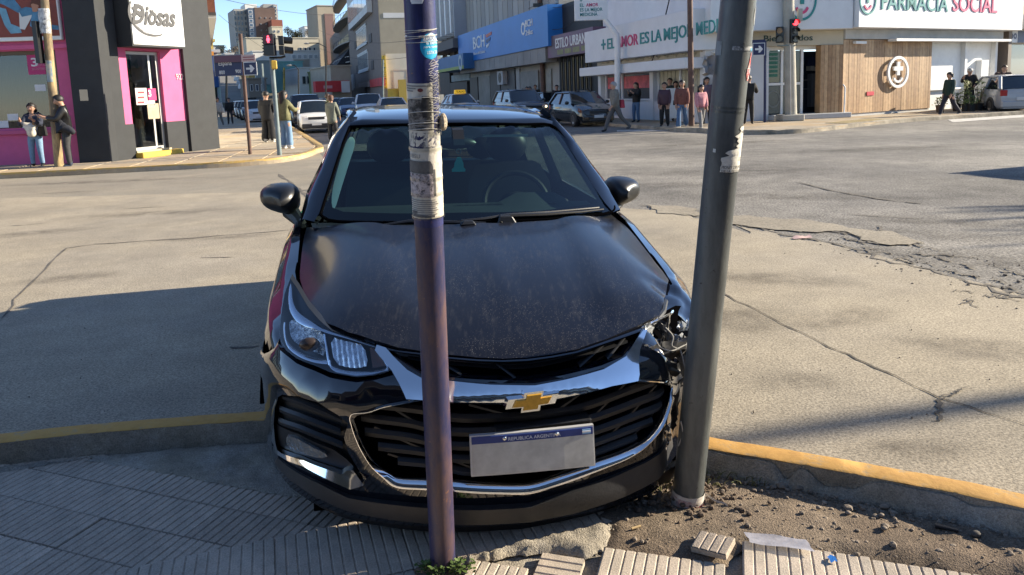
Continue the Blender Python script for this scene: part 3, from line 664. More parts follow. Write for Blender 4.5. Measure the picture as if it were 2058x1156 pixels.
# --- bow-tie badge
def bow(s,yo,y1):
    hw,hh,cw=.090*s,.0165*s+.002*(s-1),.030*s;sl=.012;ch=.035*s
    P=[(-hw+.002,-hh),(-cw-.004,-hh),(-cw-.007,-ch),(cw-.004,-ch),(cw-.001,-hh),(hw-.012,-hh),(hw+.0,hh),(cw+.006,hh),(cw+.009,ch),(-cw+.005,ch),(-cw+.002,hh),(-hw+.012,hh)]
    mb=cmb();n=len(P);vs=[(.003+x,front_v(x,.628)+yo,.628+z+.004*x/.09) for x,z in P]+[(.003+x*.93,front_v(x,.628)+y1,.628+z*.88+.004*x/.09) for x,z in P]
    mb.add(vs,[(i,(i+1)%n,n+(i+1)%n,n+i) for i in range(n)]+[tuple(range(2*n-1,n-1,-1))])
    return mb
bd_=cpart('badge',bow(1.0,-.02,-.042),M_chrome,smooth=True,angle=20)
def bowg():
    mb=bow(.72,-.040,-.047);return mb
cpart('badge_face',bowg(),mat('badge_gold',(.60,.32,.035),.32,.15,var=.12,vs=90),bd_,smooth=True,angle=20)
# --- number plate on its bracket, no number
pc=[(-.186,.527),(.205,.527),(.213,.391),(-.182,.396)]
def plq(a,b,off):        # bilinear on the plate
    u=(pc[3][0]*(1-a)+pc[2][0]*a)*(1-b)+(pc[0][0]*(1-a)+pc[1][0]*a)*b;w=(pc[3][1]*(1-a)+pc[2][1]*a)*(1-b)+(pc[0][1]*(1-a)+pc[1][1]*a)*b
    return (u,.016-.03+off+.02*(a-.4)**2,w)
def plbox(a0,a1,b0,b1,y0,y1,n=4):
    mb=cmb()
    for y in (y0,y1):pass
    rows=[[plq(a0+(a1-a0)*k/n,b,y) for b,y in ((b0,y1),(b0,y0),(b1,y0),(b1,y1))] for k in range(n+1)]
    return mb.grid(rows,True).add([plq(a0,b,y) for b,y in ((b0,y1),(b0,y0),(b1,y0),(b1,y1))],[(0,1,2,3)]).add([plq(a1,b,y) for b,y in ((b0,y1),(b0,y0),(b1,y0),(b1,y1))],[(0,1,2,3)])
npl=cpart('number_plate',plbox(0,1,0,1,-.010,.004),mat('plate_rim',(.55,.56,.58),.35,.3),smooth=True,angle=30)
cpart('plate_face',plbox(.012,.988,.035,.80,-.0135,-.008),mat('plate_white',(.50,.50,.48),.5,var=.16,vs=16),npl)
cpart('plate_band',plbox(.012,.988,.80,.965,-.0135,-.008),mat('plate_blue',(.012,.035,.20),.4),npl)
fl_=cpart('plate_flag',plbox(.90,.97,.825,.94,-.0145,-.012),mat('flag_blue',(.25,.45,.72),.5),npl)
cpart('flag_stripe',plbox(.90,.97,.865,.90,-.0155,-.0135),mat('flag_white',(.8,.8,.8),.5),npl)
for a in (.27,.69):
    cpart('plate_screw',cmb().ball(plq(a,.90,-.016),.0065,8,5,(1,.5,1)),M_chromed,npl,smooth=True)
vs,fs_=text_mesh('REPUBLICA ARGENTINA',.01);cpart('lettering',cmb().add([plq(.30+v[0]*.42,.84+v[1]*.08,-.0142) for v in vs],fs_),mat('plate_print',(.6,.65,.75),.5),npl)
cpart('plate_bracket',cmb().hexa([(-.10,.02,.50),(.205,.02,.50),(.205,.055,.50),(-.10,.055,.50),(-.10,.0,.526),(.203,-.004,.541),(.203,.055,.541),(-.10,.055,.526)]),M_greypl,bevel=.003)
# --- left headlight
hl=cpart('headlight',patch(FR(.075),HL,.02,lip=lambda p:(p[0],front_v(p[0],p[2])+.004,p[2])),mat('lamp_housing',(.012,.013,.015),.3),smooth=True,angle=40)
HL1=[(-.752,.778),(-.721,.779),(-.669,.776),(-.632,.770),(-.617,.715),(-.653,.713),(-.707,.717),(-.740,.729),(-.75,.753)]
HL2=[(-.607,.766),(-.545,.760),(-.495,.755),(-.483,.705),(-.510,.697),(-.545,.694),(-.590,.700)]
M_refl=mat('reflector',(.66,.67,.68),.24,1.0,bump=.9,bs=70,bd=.012,var=.7,vs=45)
M_refl2=mat('bright_reflector',(.62,.63,.64),.25,1.0,var=.4,vs=60)
def bowlfn(poly,dep):
    cx=sum(p[0] for p in poly)/len(poly);cy=sum(p[1] for p in poly)/len(poly);rr=max(math.hypot(p[0]-cx,p[1]-cy) for p in poly)
    def f(u,w):
        d=math.hypot(u-cx,w-cy)/rr;return (u,front_v(u,w)+.024+dep*(1-d*d),w)
    return f
cpart('reflector_bowl',patch(bowlfn(HL1,.05),rounded(HL1,1),.012),M_refl,hl,smooth=True)
cpart('ribbed_reflector',patch(lambda u,w:(u,front_v(u,w)+.034-.006*abs(math.sin((u+.6+.15*(w-.72))*190))-.18*(w-.72),w),rounded(HL2,1),.0045),M_refl2,hl,smooth=True)
cpart('bulb_shield',cmb().ball((-.672,.285,.742),.026,12,8,(1.3,.8,.9)),mat('bulb_shade',(.05,.035,.028),.35,.3),hl,smooth=True)
cpart('indicator_lens',patch(FR(.03),[(-.478,.748),(-.452,.745),(-.426,.708),(-.470,.700)],.015),mat('amber_lens',(.10,.035,.012),.2,spec=.8),hl,smooth=True)
M_ltrim=mat('lamp_trim',(.62,.66,.72),.12,.9)
def trim(path,wd,off=.012,closed=False,par=None):
    return ribbon3(path,wd,off,M_ltrim,'lamp_trim',par or hl,depth=.018,closed=closed)
trim(sm2([(-.759,.870),(-.752,.826),(-.722,.798),(-.668,.786),(-.619,.778),(-.546,.771),(-.462,.757)],4),[.004+.018*math.sin(math.pi*min(1,k/16)**.8) if k<16 else .008 for k in range(25)])
trim(sm2([(-.625,.772),(-.612,.722),(-.606,.700)],4),.009)
trim(sm2([(-.768,.775),(-.766,.750),(-.750,.722),(-.708,.707),(-.653,.702),(-.612,.704)],4),.009)
trim(sm2([(-.606,.712),(-.596,.692),(-.545,.684),(-.470,.690),(-.425,.702),(-.44,.735),(-.456,.755)],4),.008)
cpart('lens_cover',patch(FR(.0),HL,.022),M_lens,hl,smooth=True)
# --- fog lamp and side vent
for k,pth in enumerate([[(-.770,.557),(-.709,.563),(-.627,.553),(-.570,.537)],[(-.785,.502),(-.711,.511),(-.629,.503),(-.575,.493)],[(-.792,.453),(-.713,.468),(-.630,.460),(-.570,.448)]]):
    slat('vent_slat',pth,.022,.012,M_blackpl)
cpart('fog_panel',patch(FR(.02),[(-.80,.352),(-.805,.43),(-.72,.445),(-.60,.425),(-.56,.40),(-.52,.36),(-.55,.35),(-.62,.367),(-.70,.371)],.03,lip=.03),M_blackpl,smooth=True)
fg=cpart('fog_lamp',patch(lambda u,w:(u,front_v(u,w)+.004+.02*math.sin((u+.76)*20)**2*0,w),rounded([(-.761,.421),(-.731,.436),(-.673,.425),(-.612,.409),(-.643,.389),(-.699,.386),(-.764,.381)],1),.015,lip=.02),mat('fog_glass',(.22,.23,.23),.12,.5,bump=.7,bs=60,bd=.01),smooth=True)
cpart('vent_trim',patch(lambda u,w:(u,front_v(u,w)-.006-.6*max(0,.375-w)*sstep(-.84,-.78,u),w),VSTRIP,.02,lip=.03),M_chrome,smooth=True,angle=40)
# --- lower lip
LT=[(-.80,.318),(-.73,.313),(-.653,.305),(-.557,.283),(-.510,.282),(-.401,.277),(-.310,.272),(-.155,.262),(.009,.257),(.153,.288),(.291,.312),(.422,.336),(.52,.365),(.60,.385)]
LB=[(-.816,.285),(-.724,.272),(-.656,.255),(-.559,.236),(-.403,.222),(-.310,.215),(-.154,.205),(.008,.200),(.158,.210),(.335,.236),(.492,.270),(.60,.30)]
def lipfn(u,w):return (u,front_v(u,w)-.03+.02*sstep(.25,.34,w),w)
cpart('bumper_lip',patch(lipfn,LT+LB[::-1],.025,lip=.05,post=crush),M_greypl,smooth=True,angle=30)
cpart('air_dam',patch(lambda u,w:(u,front_v(u,.22)+.01+(.22-w)*.5,w),[(-.72,.262),(-.55,.232),(-.3,.212),(0,.198),(.2,.212),(.5,.265),(.62,.29),(.6,.22),(.3,.155),(0,.13),(-.3,.14),(-.6,.17),(-.75,.22)],.05),M_blackpl,smooth=True)
# --- hood
HB=[(.70,.60),(.722,.72),(.74,.86),(.752,.945),(.768,1.174),(.775,1.36),(.772,1.50),(.70,1.385),(.58,1.30),(.40,1.225),(.2,1.185),(0,1.175),(-.237,1.195),(-.416,1.235),(-.575,1.31),(-.705,1.40),(-.778,1.52),(-.776,1.36),(-.770,1.174)]
def hoodfn(u,v):
    a=abs(u);w=hood_w(u,v)+.16*max(0,(a-.5)/.35)**2*.5*sstep(.75,1.4,v)
    w+=.012*sstep(.26,.36,a-.10*(v-.2))*(1-sstep(.36,.62,a-.06*v))*sstep(.1,.4,v)      # pressed creases
    w+=.004*sstep(.05,.0,a-.03*v)*sstep(.15,.5,v)
    k=sstep(.50,.64,u)*(1-sstep(.30,.62,v)); w+=k*(.022*math.sin(u*26+v*17)+.018*noise.noise(Vector((u*16,v*16,2))))
    return (u-.01*k,v+.03*k,w)
cpart('hood',patch(hoodfn,HOOD_F+HB,.036,lip=lambda p:(p[0]*.985,p[1]+.03,p[2]-.035)),M_hood,smooth=True,angle=45)
cpart('hood_edge_seal',cmb().tube([(u*.99,v+.025,hood_w(u,v)-.03) for u,v in HOOD_F[6:-1]],.012,8),M_blackpl,smooth=True)
# --- side bodies, wheel arches cut out
def side(sg):
    vs_=[.30,.36,.42,.50,.56,.62,.68,.75,.85,.93,1.02,1.12,1.25,1.4,1.6,1.85,2.1,2.4,2.7,3.0,3.2,3.35,3.5,3.63,3.76,3.9,4.0,4.1,4.25,4.4,4.48]
    ut=pchip([.3,.44,.6,.787,.945,1.174,1.55,2.2,3.2,4.0,4.5],[.625,.665,.715,.748,.772,.785,.80,.79,.79,.76,.70])
    wt=pchip([.3,.44,.6,.787,.945,1.174,1.55,2.2,3.2,4.0,4.5],[.70,.72,.77,.80,.822,.868,.935,.96,.985,1.0,.98])
    um=pchip([.3,.4,.5,.6,.75,.93,1.3,2.2,3.3,3.9,4.3,4.5],[.75,.808,.845,.868,.889,.897,.893,.888,.895,.89,.83,.76])
    rows=[]
    for v in vs_:
        a,b,c=ut(v),wt(v),um(v)
        pr=[(a,b-.03),(a,b),(a+(c-a)*.45,b-.018),(a+(c-a)*.80,b-.06),(c-.004,b-.13),(c,.60),(c-.004,.50),(c-.012,.40),(c-.02,.30),(c-.05,.20),(c-.12,.17)]
        rows.append([(sg*x,v,z) for x,z in pr])
    # finer rows for arches
    mb=cmb();R2=[]
    for r0,r1 in zip(rows[:-1],rows[1:]):
        for t in (0,.34,.67):R2.append([tuple(Vector(p).lerp(Vector(q),t)) for p,q in zip(r0,r1)])
    R2.append(rows[-1]);R3=[]
    for r in R2:
        q=[r[0]]
        for a,b in zip(r[:-1],r[1:]):q+=[tuple(Vector(a).lerp(Vector(b),t)) for t in (.25,.5,.75)]+[b]
        R3.append(q)
    n=len(R3[0]);V=[crush(p) if sg>0 else p for r in R3 for p in r];fs=[]
    def arch(p):return min(math.hypot(p[1]-.93,p[2]-.30),math.hypot(p[1]-3.63,p[2]-.30))<.365 and p[2]<.66 and abs(p[0])>.7
    for i in range(len(R3)-1):
        for k in range(n-1):
            q=[R3[i][k],R3[i][k+1],R3[i+1][k+1],R3[i+1][k]]
            c=[sum(p[j] for p in q)/4 for j in range(3)]
            if arch(c) or (c[1]<.62 and c[2]<.66) or (sg>0 and c[1]<.40):continue
            fs.append((i*n+k,i*n+k+1,(i+1)*n+k+1,(i+1)*n+k))
    mb.add(V,fs);return mb
for sg in (-1,1):
    cpart('body_side',side(sg),M_body,smooth=True,angle=60)
    for vc in (.93,3.63):
        mb=cmb();mb.grid([[(sg*x,vc+.362*math.cos(a),.30+.362*math.sin(a)) for x in (.885,.60)] for a in [R_(20+140*k/16) for k in range(17)]])
        cpart('wheel_arch_liner',mb,M_pit,smooth=True)
        wh=D.objects.new('wheel',None);C.objects.link(wh);wh.parent=car;dz_=.06 if vc<2 else 0;wh.location=(sg*.775,vc,.315+dz_)
        A=CT@Matrix.Translation((sg*.775,vc,.315+dz_))
        mb=MB(A@Matrix.Rotation(R_(90),4,'Z'));rr=[(.075,.21),(.095,.235),(.105,.27),(.10,.30),(.075,.315),(0,.318),(-.075,.315),(-.10,.30),(-.105,.27),(-.095,.235),(-.075,.21)]
        mb.grid([[(r*math.cos(2*math.pi*k/40),x,r*math.sin(2*math.pi*k/40)) for x,r in rr] for k in range(41)]);
        mb.build('tyre',M_rubber,wh,smooth=True)
        mb=MB(A)
        mb.tube([(-.06,0,0),(.08,0,0)],.05,12)
        for k in range(10):
            a=2*math.pi*k/10;mb.tube([(sg*.085,.04*math.cos(a),.04*math.sin(a)),(sg*.095,.21*math.cos(a+.1),.21*math.sin(a+.1))],[.016,.022],6)
        mb.grid([[(sg*x,r*math.cos(2*math.pi*k/40),r*math.sin(2*math.pi*k/40)) for x,r in ((.10,.205),(.10,.218),(-.05,.205))] for k in range(41)])
        mb.build('rim',M_alloy,wh,smooth=True)
# --- front wing panel between hood edge, lamp and bumper (left) : dark shut-line
cpart('shut_line',cmb().tube([(-.765,.62,.835),(-.752,.80,.812),(-.775,.96,.828),(-.785,1.18,.852),(-.792,1.45,.90)],.006,6),M_pit,smooth=True)
cpart('shut_line',cmb().tube([(.735,.66,.78),(.757,.80,.80),(.775,.96,.822),(.787,1.18,.848),(.80,1.45,.90)],.006,6),M_pit,smooth=True)
# under-structure so that nothing shows through; the added tray blocks sun below the car
cpart('sun_block_tray',cmb().hexa([(-.68,.30,.15),(.50,.25,.15),(.70,1.2,.15),(-.72,1.2,.15),(-.68,.30,.20),(.50,.25,.20),(.70,1.2,.20),(-.72,1.2,.20)]),M_pit)
cpart('floor_pan',cmb().box(-.70,.70,.35,4.35,.18,.24),M_pit)
cpart('engine_bay',cmb().hexa([(-.66,.50,.22),(.52,.36,.22),(.66,1.3,.22),(-.70,1.3,.22),(-.62,.52,.74),(.42,.36,.70),(.66,1.3,.86),(-.70,1.3,.86)]),M_pit)
# --- windscreen, pillars, roof
WN=[(-.576,1.372),(-.607,1.294),(-.635,1.215),(-.680,1.071),(-.703,.999),(-.706,.984),(-.687,.972),(-.644,.962),(-.540,.962),(-.348,.964),(-.042,.966),(.336,.958),(.606,.954),(.720,.956),(.752,.966),(.757,.985),(.745,1.07),(.700,1.185),(.620,1.302),(.560,1.372),(.400,1.378),(.235,1.384),(-.015,1.387),(-.315,1.383),(-.45,1.378)]
ws=cpart('windscreen',patch(lambda u,w:(u,wind_v(u,w),w),WN,.05,lip=.004),M_wind,smooth=True)
seal=[(u,wind_v(u,w)-.002,w) for u,w in [tuple(p) for p in smoothline(WN+[WN[0]],3)]]
cpart('windscreen_seal',cmb().tube(seal,.008,6),M_pit,smooth=True)
band=[(-.62,1.26),(-.695,1.02),(-.690,.985),(-.62,.98),(-.3,.982),(0,.984),(.3,.978),(.6,.974),(.715,.976),(.735,.99),(.735,1.06),(.69,1.18),(.60,1.30)]
# black ceramic border at the foot of the glass
cpart('glass_border',patch(lambda u,w:(u,wind_v(u,w)+.004,w),[(-.704,.984),(-.687,.974),(-.644,.964),(-.348,.966),(-.042,.968),(.336,.960),(.606,.956),(.720,.958),(.75,.97),(.752,.99),(.70,1.0),(.336,.992),(-.042,1.0),(-.348,.998),(-.60,.998),(-.68,1.02)],.05),M_pit,ws,smooth=True)
wdL=[(-.576,2.075,1.378),(-.607,1.95,1.294),(-.635,1.822,1.215),(-.680,1.602,1.071),(-.708,1.47,.995),(-.735,1.42,.955)]
slL=[(-.553,2.226,1.462),(-.613,2.140,1.398),(-.672,2.032,1.320),(-.720,1.85,1.20),(-.783,1.665,1.070),(-.812,1.53,.945)]
def pillar(sg):
    rows=[]
    for a,b in zip(wdL,slL):
        a=Vector(a);b=Vector(b);m=(a+b)/2;rows.append([(sg*(a.x+.012)*-1*-1 if 0 else sg*-(a.x+.012),a.y+.02,a.z-.02),(sg*-a.x,a.y-.004,a.z+.002),(sg*-(m.x-.012),m.y-.016,m.z+.014),(sg*-b.x,b.y,b.z),(sg*-(b.x+.012),b.y+.05,b.z-.02)])
    return cmb().grid(rows)
for sg in (-1,1):
    cpart('windscreen_pillar',pillar(sg),M_body,smooth=True,angle=60)
M_roof=mat('roof_lacquer',(.006,.0075,.012),.09,coat=1.0)
def roofw(u,v):
    c=pchip([1.9,2.0,2.2,2.6,3.0,3.4,3.75],[1.37,1.405,1.443,1.472,1.480,1.466,1.43])(v);return c-.010*(abs(u)/.45)**2.2-.018*max(0,(abs(u)-.50)/.09)**2
hw_=pchip([1.95,2.2,2.6,3.0,3.75],[.585,.575,.585,.585,.54])
rows=[]
for v in [1.955,1.98,2.03,2.1,2.2,2.35,2.55,2.8,3.0,3.2,3.45,3.6,3.75]:
    h=hw_(v);rw=[]
    for k in range(17):
        u=h*(k-8)/8;vv=v if v>2.3 else v+(2.3-v)/.35*.115*(u/h)**2
        rw.append((u,vv,roofw(u,vv)-(.018 if v<1.96 else 0)))
    rows.append(rw)
cpart('roof',cmb().grid(rows),M_roof,smooth=True,angle=60)
cpart('rear_window',cmb().grid([[( h*(k-4)/4,v,w-.03*abs((k-4)/4)**2) for k in range(9)] for v,w,h in ((3.77,1.42,.50),(3.95,1.31,.56),(4.15,1.17,.61),(4.28,1.06,.64))]),M_sidegl,smooth=True)
cpart('tailgate',cmb().grid([[(h*(k-4)/4,v+.0,w) for k in range(9)] for v,w,h in ((4.26,1.07,.70),(4.40,1.03,.74),(4.48,.95,.77),(4.50,.80,.79),(4.50,.45,.80),(4.42,.25,.76))]),M_body,smooth=True)
def sideglass(sg):
    t=[(2.25,.575,1.43),(2.6,.600,1.445),(3.0,.60,1.445),(3.4,.585,1.425),(3.75,.545,1.37),(4.0,.62,1.2)]
    b=[(1.60,.803,.925),(2.2,.80,.955),(2.8,.80,.975),(3.3,.795,.985),(3.8,.775,.995),(4.2,.74,1.0)]
    mb=cmb();mb.grid([[(sg*q[1],q[0],q[2]) for q in (p,)][0:1]+[(sg*r[1],r[0],r[2])] for p,r in zip(t,b)]);return mb
for sg in (-1,1):
    cpart('side_window',sideglass(sg),M_sidegl,smooth=True)
    mb=cmb();mb.tube([(sg*.60,2.16,1.385),(sg*.575,2.28,1.415),(sg*.59,2.6,1.432),(sg*.592,3.0,1.433),(sg*.565,3.5,1.41),(sg*.56,3.85,1.31),(sg*.66,4.2,1.08)],[.012,.022,.024,.024,.024,.024,.024],8);cpart('roof_rail',mb,M_body,smooth=True)
    cpart('door_pillar',cmb().hexa([(sg*.77,2.72,.95),(sg*.81,2.72,.95),(sg*.81,2.86,.95),(sg*.77,2.86,.95),(sg*.57,2.78,1.45),(sg*.605,2.78,1.45),(sg*.605,2.88,1.45),(sg*.57,2.88,1.45)]),M_blackpl)
    cpart('rear_pillar',cmb().hexa([(sg*.72,3.75,.98),(sg*.79,3.72,.98),(sg*.76,4.22,.98),(sg*.66,4.25,1.0),(sg*.51,3.62,1.43),(sg*.57,3.55,1.44),(sg*.57,3.80,1.40),(sg*.50,3.80,1.42)]),M_body)
    cpart('door_trim',cmb().box(*sorted((sg*.70,sg*.76)),1.6,3.6,.25,.93),M_pit)
# --- cowl, wipers
cpart('cowl',patch(lambda u,v:(u,v,.945-.015*(u/.7)**2+.0*v),[(-.74,1.40),(-.58,1.29),(-.24,1.17),(0,1.15),(.2,1.16),(.4,1.20),(.58,1.275),(.74,1.38),(.76,1.55),(0,1.32),(-.76,1.55)],.06),M_blackpl,smooth=True)
def wiper(pts,name='wiper'):
    o=cpart(name,cmb().tube(pts,[.006,.009,.009,.006,.005][:len(pts)],6),M_blackpl,smooth=True);return o
def wsp(u,w,off=-.02):return (u,wind_v(u,w)+off,w)
wiper([wsp(.12,.962,-.03),wsp(.14,.985),wsp(.35,.980),wsp(.55,.976),wsp(.68,.975)])
wiper([wsp(-.06,.972,-.012),wsp(.05,.976,-.012),wsp(.16,.986,-.012),wsp(.40,.986,-.012),wsp(.66,.982,-.012)],'wiper_blade')
wiper([wsp(-.42,.958,-.03),wsp(-.3,.972),wsp(-.1,.968),wsp(.05,.962)])
cpart('wiper_hub',cmb().hexa([(.10,1.19,.95),(.20,1.19,.95),(.19,1.25,.95),(.11,1.25,.95),(.115,1.20,.992),(.175,1.20,.99),(.17,1.25,.99),(.12,1.25,.992)]),M_blackpl,bevel=.005)
cpart('washer_nozzle',cmb().hexa([(-.075,1.14,.965),(-.0,1.14,.965),(-.0,1.19,.967),(-.075,1.19,.967),(-.06,1.15,.982),(-.015,1.15,.982),(-.015,1.18,.982),(-.06,1.18,.982)]),M_blackpl,bevel=.004)
# --- mirrors
def mirror(sg,cx,cz,dz):
    rows=[]
    for v,s in ((1.62,.25),(1.64,.62),(1.68,.88),(1.74,1.0),(1.80,1.0),(1.83,.95)):
        r=[]
        for k in range(20):
            a=2*math.pi*k/20;x=math.cos(a);z=math.sin(a)
            x=math.copysign(abs(x)**.7,x);z=math.copysign(abs(z)**.8,z)
            inn=(x*sg<0)
            r.append((cx+x*.10*s+(0 if not inn else 0),v+.03*x*sg,cz+z*.073*s*(1-.22*x*sg)+.008*x*sg*dz))
        rows.append(r)
    mb=cmb().grid(rows,True);n=20
    mb.add(rows[0],[tuple(range(n))]).add(rows[-1],[tuple(range(n))]);return mb
mL=cpart('wing_mirror',mirror(-1,-.925,1.028,1),M_blackpl,smooth=True,angle=50)
mR=cpart('wing_mirror',mirror(1,.897,1.022,1),M_blackpl,smooth=True,angle=50)
M_mshell=mat('mirror_shell',(.012,.0125,.014),.34)
for o in (mL,mR):o.data.materials[0]=M_mshell
cpart('mirror_stalk',cmb().tube([(-.795,1.60,.875),(-.83,1.66,.925),(-.875,1.72,.968)],[.030,.030,.045],8),M_blackpl,mL,smooth=True)
cpart('mirror_stalk',cmb().tube([(.79,1.60,.90),(.82,1.66,.94),(.86,1.72,.975)],[.030,.030,.045],8),M_blackpl,mR,smooth=True)
# --- cabin
M_cab=mat('cabin_dark',(.007,.008,.010),.75)
M_cab2=mat('cabin_dash',(.012,.013,.016),.7,bump=.2,bs=200,bd=.003)
M_seat=mat('seat_leather',(.008,.009,.011),.45)
rows=[]
for v,w in ((1.44,.955),(1.55,.975),(1.68,.985),(1.80,.965),(1.90,.88),(1.92,.70)):
    rows.append([(u,v+.10*(u/.7)**2,w+(.05 if .22<u<.52 and 1.6<v<1.85 else 0)-.02*(abs(u)/.7)**2) for u in [-.70+.1*k for k in range(15)]])
cpart('dashboard',cmb().grid(rows),M_cab2,smooth=True)
cpart('vent_grating',cmb().grid([[(u,v,.981+.002*((k+j)%2)) for j,v in enumerate((1.62,1.66,1.70))] for k,u in enumerate([-.05+.02*q for q in range(28)])]),M_blackpl)
sw=cpart('steering_wheel',MB(CT@Matrix.Translation((.345,1.98,.93))@Matrix.Rotation(R_(-25),4,'X')).grid([[((.185+.016*math.cos(b))*math.cos(a),.016*math.sin(b),(.185+.016*math.cos(b))*math.sin(a)) for b in [2*math.pi*k/8 for k in range(8)]] for a in [2*math.pi*k/32 for k in range(33)]],True),mat('wheel_leather',(.02,.02,.022),.5),smooth=True)
cpart('wheel_hub',MB(CT@Matrix.Translation((.345,1.98,.92))).ball((0,0,0),.10,12,8,(1.1,.4,.8)),M_cab2,sw,smooth=True)
def seat(cx):
    s_=cpart('front_seat',MB(CT).grid([[(cx+x*h,v+.0,w+0*x) for x in (-1,-.8,-.4,0,.4,.8,1)] for v,w,h in ((2.20,.45,.25),(2.14,.55,.26),(2.20,.80,.27),(2.28,1.02,.25),(2.33,1.12,.20),(2.36,1.14,.16),(2.42,1.10,.18),(2.42,.5,.25))]),M_seat,smooth=True)
    cpart('headrest',MB(CT).ball((cx,2.40,1.235),.115,14,9,(1.15,.55,.95)),M_seat,s_,smooth=True)
seat(-.36);seat(.36)
cpart('rear_seat',MB(CT).hexa([(-.66,3.3,.4),(.66,3.3,.4),(.66,3.6,.4),(-.66,3.6,.4),(-.64,3.55,1.04),(.64,3.55,1.04),(.64,3.75,1.04),(-.64,3.75,1.04)]),M_seat)
for x in (-.38,.38):cpart('headrest',MB(CT).ball((x,3.6,1.13),.10,12,8,(1.2,.6,.9)),M_seat,smooth=True)
rm=cpart('rear_view_mirror',MB(CT).ball((-.01,1.90,1.285),.115,14,8,(1,.25,.30)),M_blackpl,smooth=True)
cpart('mirror_glass',MB(CT).box(-.105,.085,1.932,1.934,1.262,1.308),M_chromed,rm)
cpart('sensor_housing',MB(CT).hexa([(-.03,1.80,1.28),(.03,1.80,1.28),(.03,1.9,1.30),(-.03,1.9,1.30),(-.03,1.86,1.36),(.03,1.86,1.36),(.03,1.93,1.37),(-.03,1.93,1.37)]),M_blackpl)
pd=tag(MB(CT).yprism([(-.012,1.215),(.008,1.215),(.020,1.185),(.022,1.162),(.032,1.150),(.030,1.138),(-.040,1.138),(-.042,1.150),(-.030,1.162),(-.026,1.185)],1.80,1.806).build('air_freshener',mat('freshener_green',(.03,.50,.46),.5)),'teal cardboard air freshener hanging behind the windscreen of the crashed car','air freshener')
MB(CT).ring((-.004,1.247),.010,.014,1.80,1.806,16,1.0).add([],[]).build('hook',mat('hook_grey',(.25,.27,.27),.4),pd)
cpart('visor_label',MB(CT).box(.16,.42,2.02,2.026,1.308,1.322),mat('label_pale',(.32,.36,.33),.6))
# --- headlining
cpart('headlining',cmb().grid([[(u*.95,v+.02,w-.035) for (u,v,w) in r] for r in rows]) if 0 else cmb().grid([[(h*k/6*.96,v,roofw(h*k/6*.96,v)-.035) for k in range(-6,7)] for v,h in ((2.12,.54),(2.6,.56),(3.1,.56),(3.7,.51))]),M_cab,smooth=True)
# --- wrecked right-hand lamp corner
rnd=random.Random(41)
def crumple(name,m,path_pts,wd,seed,parent=None,amp=.02,n=7,depth=.0):
    r2=random.Random(seed);P=[Vector(p) for p in smoothline(path_pts,4)];rows=[]
    for i,p in enumerate(P):
        r=[]
        for k in range(n):
            t=k/(n-1)-.5;j=Vector((r2.uniform(-1,1),r2.uniform(-1,1),r2.uniform(-1,1)))*amp*(.4+abs(t))
            r.append(tuple(p+Vector((t*wd*.35,abs(t)*wd*.5+depth,t*wd))+j))
        rows.append(r)
    return cpart(name,cmb().grid(rows),m,parent,smooth=True,angle=28)
wl=D.objects.new('smashed_headlight',None);C.objects.link(wl);wl.parent=car;wl['label']='smashed headlight on the crushed corner'
M_crum=mat('torn_plastic',(.022,.022,.024),.38,var=.5,vs=18)
M_shard=mat('clear_shard',(.62,.66,.70),.12,.55,bump=.5,bs=50,bd=.01)
M_dull=mat('scuffed_plastic',(.17,.16,.145),.55,var=.5,vs=14,bump=.4,bs=40,bd=.01)
crumple('lamp_shell',M_pit,[(.42,.24,.69),(.55,.30,.67),(.66,.36,.67)],.16,1,wl,.01,9,.05)
crumple('lamp_reflector',M_shard,[(.436,.165,.755),(.468,.19,.738),(.476,.20,.705)],.05,2,wl,.006,6)
crumple('lamp_bracket',M_crum,[(.50,.215,.765),(.525,.20,.735),(.505,.19,.70),(.47,.18,.69)],.035,3,wl,.008)
crumple('lamp_bracket',M_dull,[(.555,.24,.78),(.545,.22,.73),(.57,.215,.70)],.03,4,wl,.008)
crumple('lamp_trim',M_ltrim,[(.425,.165,.768),(.48,.19,.778),(.535,.225,.786),(.575,.25,.79)],.012,5,wl,.003,4)
crumple('lamp_shard',M_shard,[(.575,.21,.755),(.60,.215,.745),(.62,.22,.75)],.03,6,wl,.012,5)
crumple('lamp_shard',M_shard,[(.56,.20,.72),(.59,.20,.715)],.018,7,wl,.008,4)
crumple('bumper_tear',M_crum,[(.40,.10,.69),(.46,.115,.685),(.52,.125,.69),(.575,.14,.695)],.07,8,None,.008)
crumple('bumper_tear',M_dull,[(.555,.155,.695),(.575,.15,.66),(.590,.15,.62),(.585,.16,.585)],.07,9,None,.010)
crumple('bumper_tear',M_blackpl,[(.385,.075,.665),(.44,.09,.652),(.50,.105,.64),(.55,.125,.618)],.045,10,None,.006)
crumple('bumper_tear',M_crum,[(.60,.19,.68),(.61,.19,.62),(.60,.19,.56)],.08,11,None,.014)
crumple('fog_trim_piece',M_chromed,[(.50,.115,.43),(.525,.125,.39),(.515,.13,.355)],.03,12,None,.006,5)
crumple('bumper_tear',M_crum,[(.56,.15,.55),(.55,.14,.48),(.55,.14,.42)],.06,14,None,.010)

M_tearedge=mat('torn_edge',(.34,.33,.31),.6)
for pts in ([(.455,.13,.745),(.475,.125,.715),(.515,.13,.70),(.56,.15,.705),(.60,.17,.712)],[(.545,.125,.70),(.555,.12,.66),(.56,.115,.62),(.553,.115,.585)],[(.50,.15,.775),(.525,.145,.745),(.52,.14,.715),(.545,.14,.70)],[(.535,.085,.47),(.55,.10,.42),(.54,.11,.37)]):
    cpart('torn_edge',cmb().tube([Vector(p)+Vector((0,-.012,0)) for p in smoothline(pts,4)],.0022,5),M_tearedge,smooth=True)

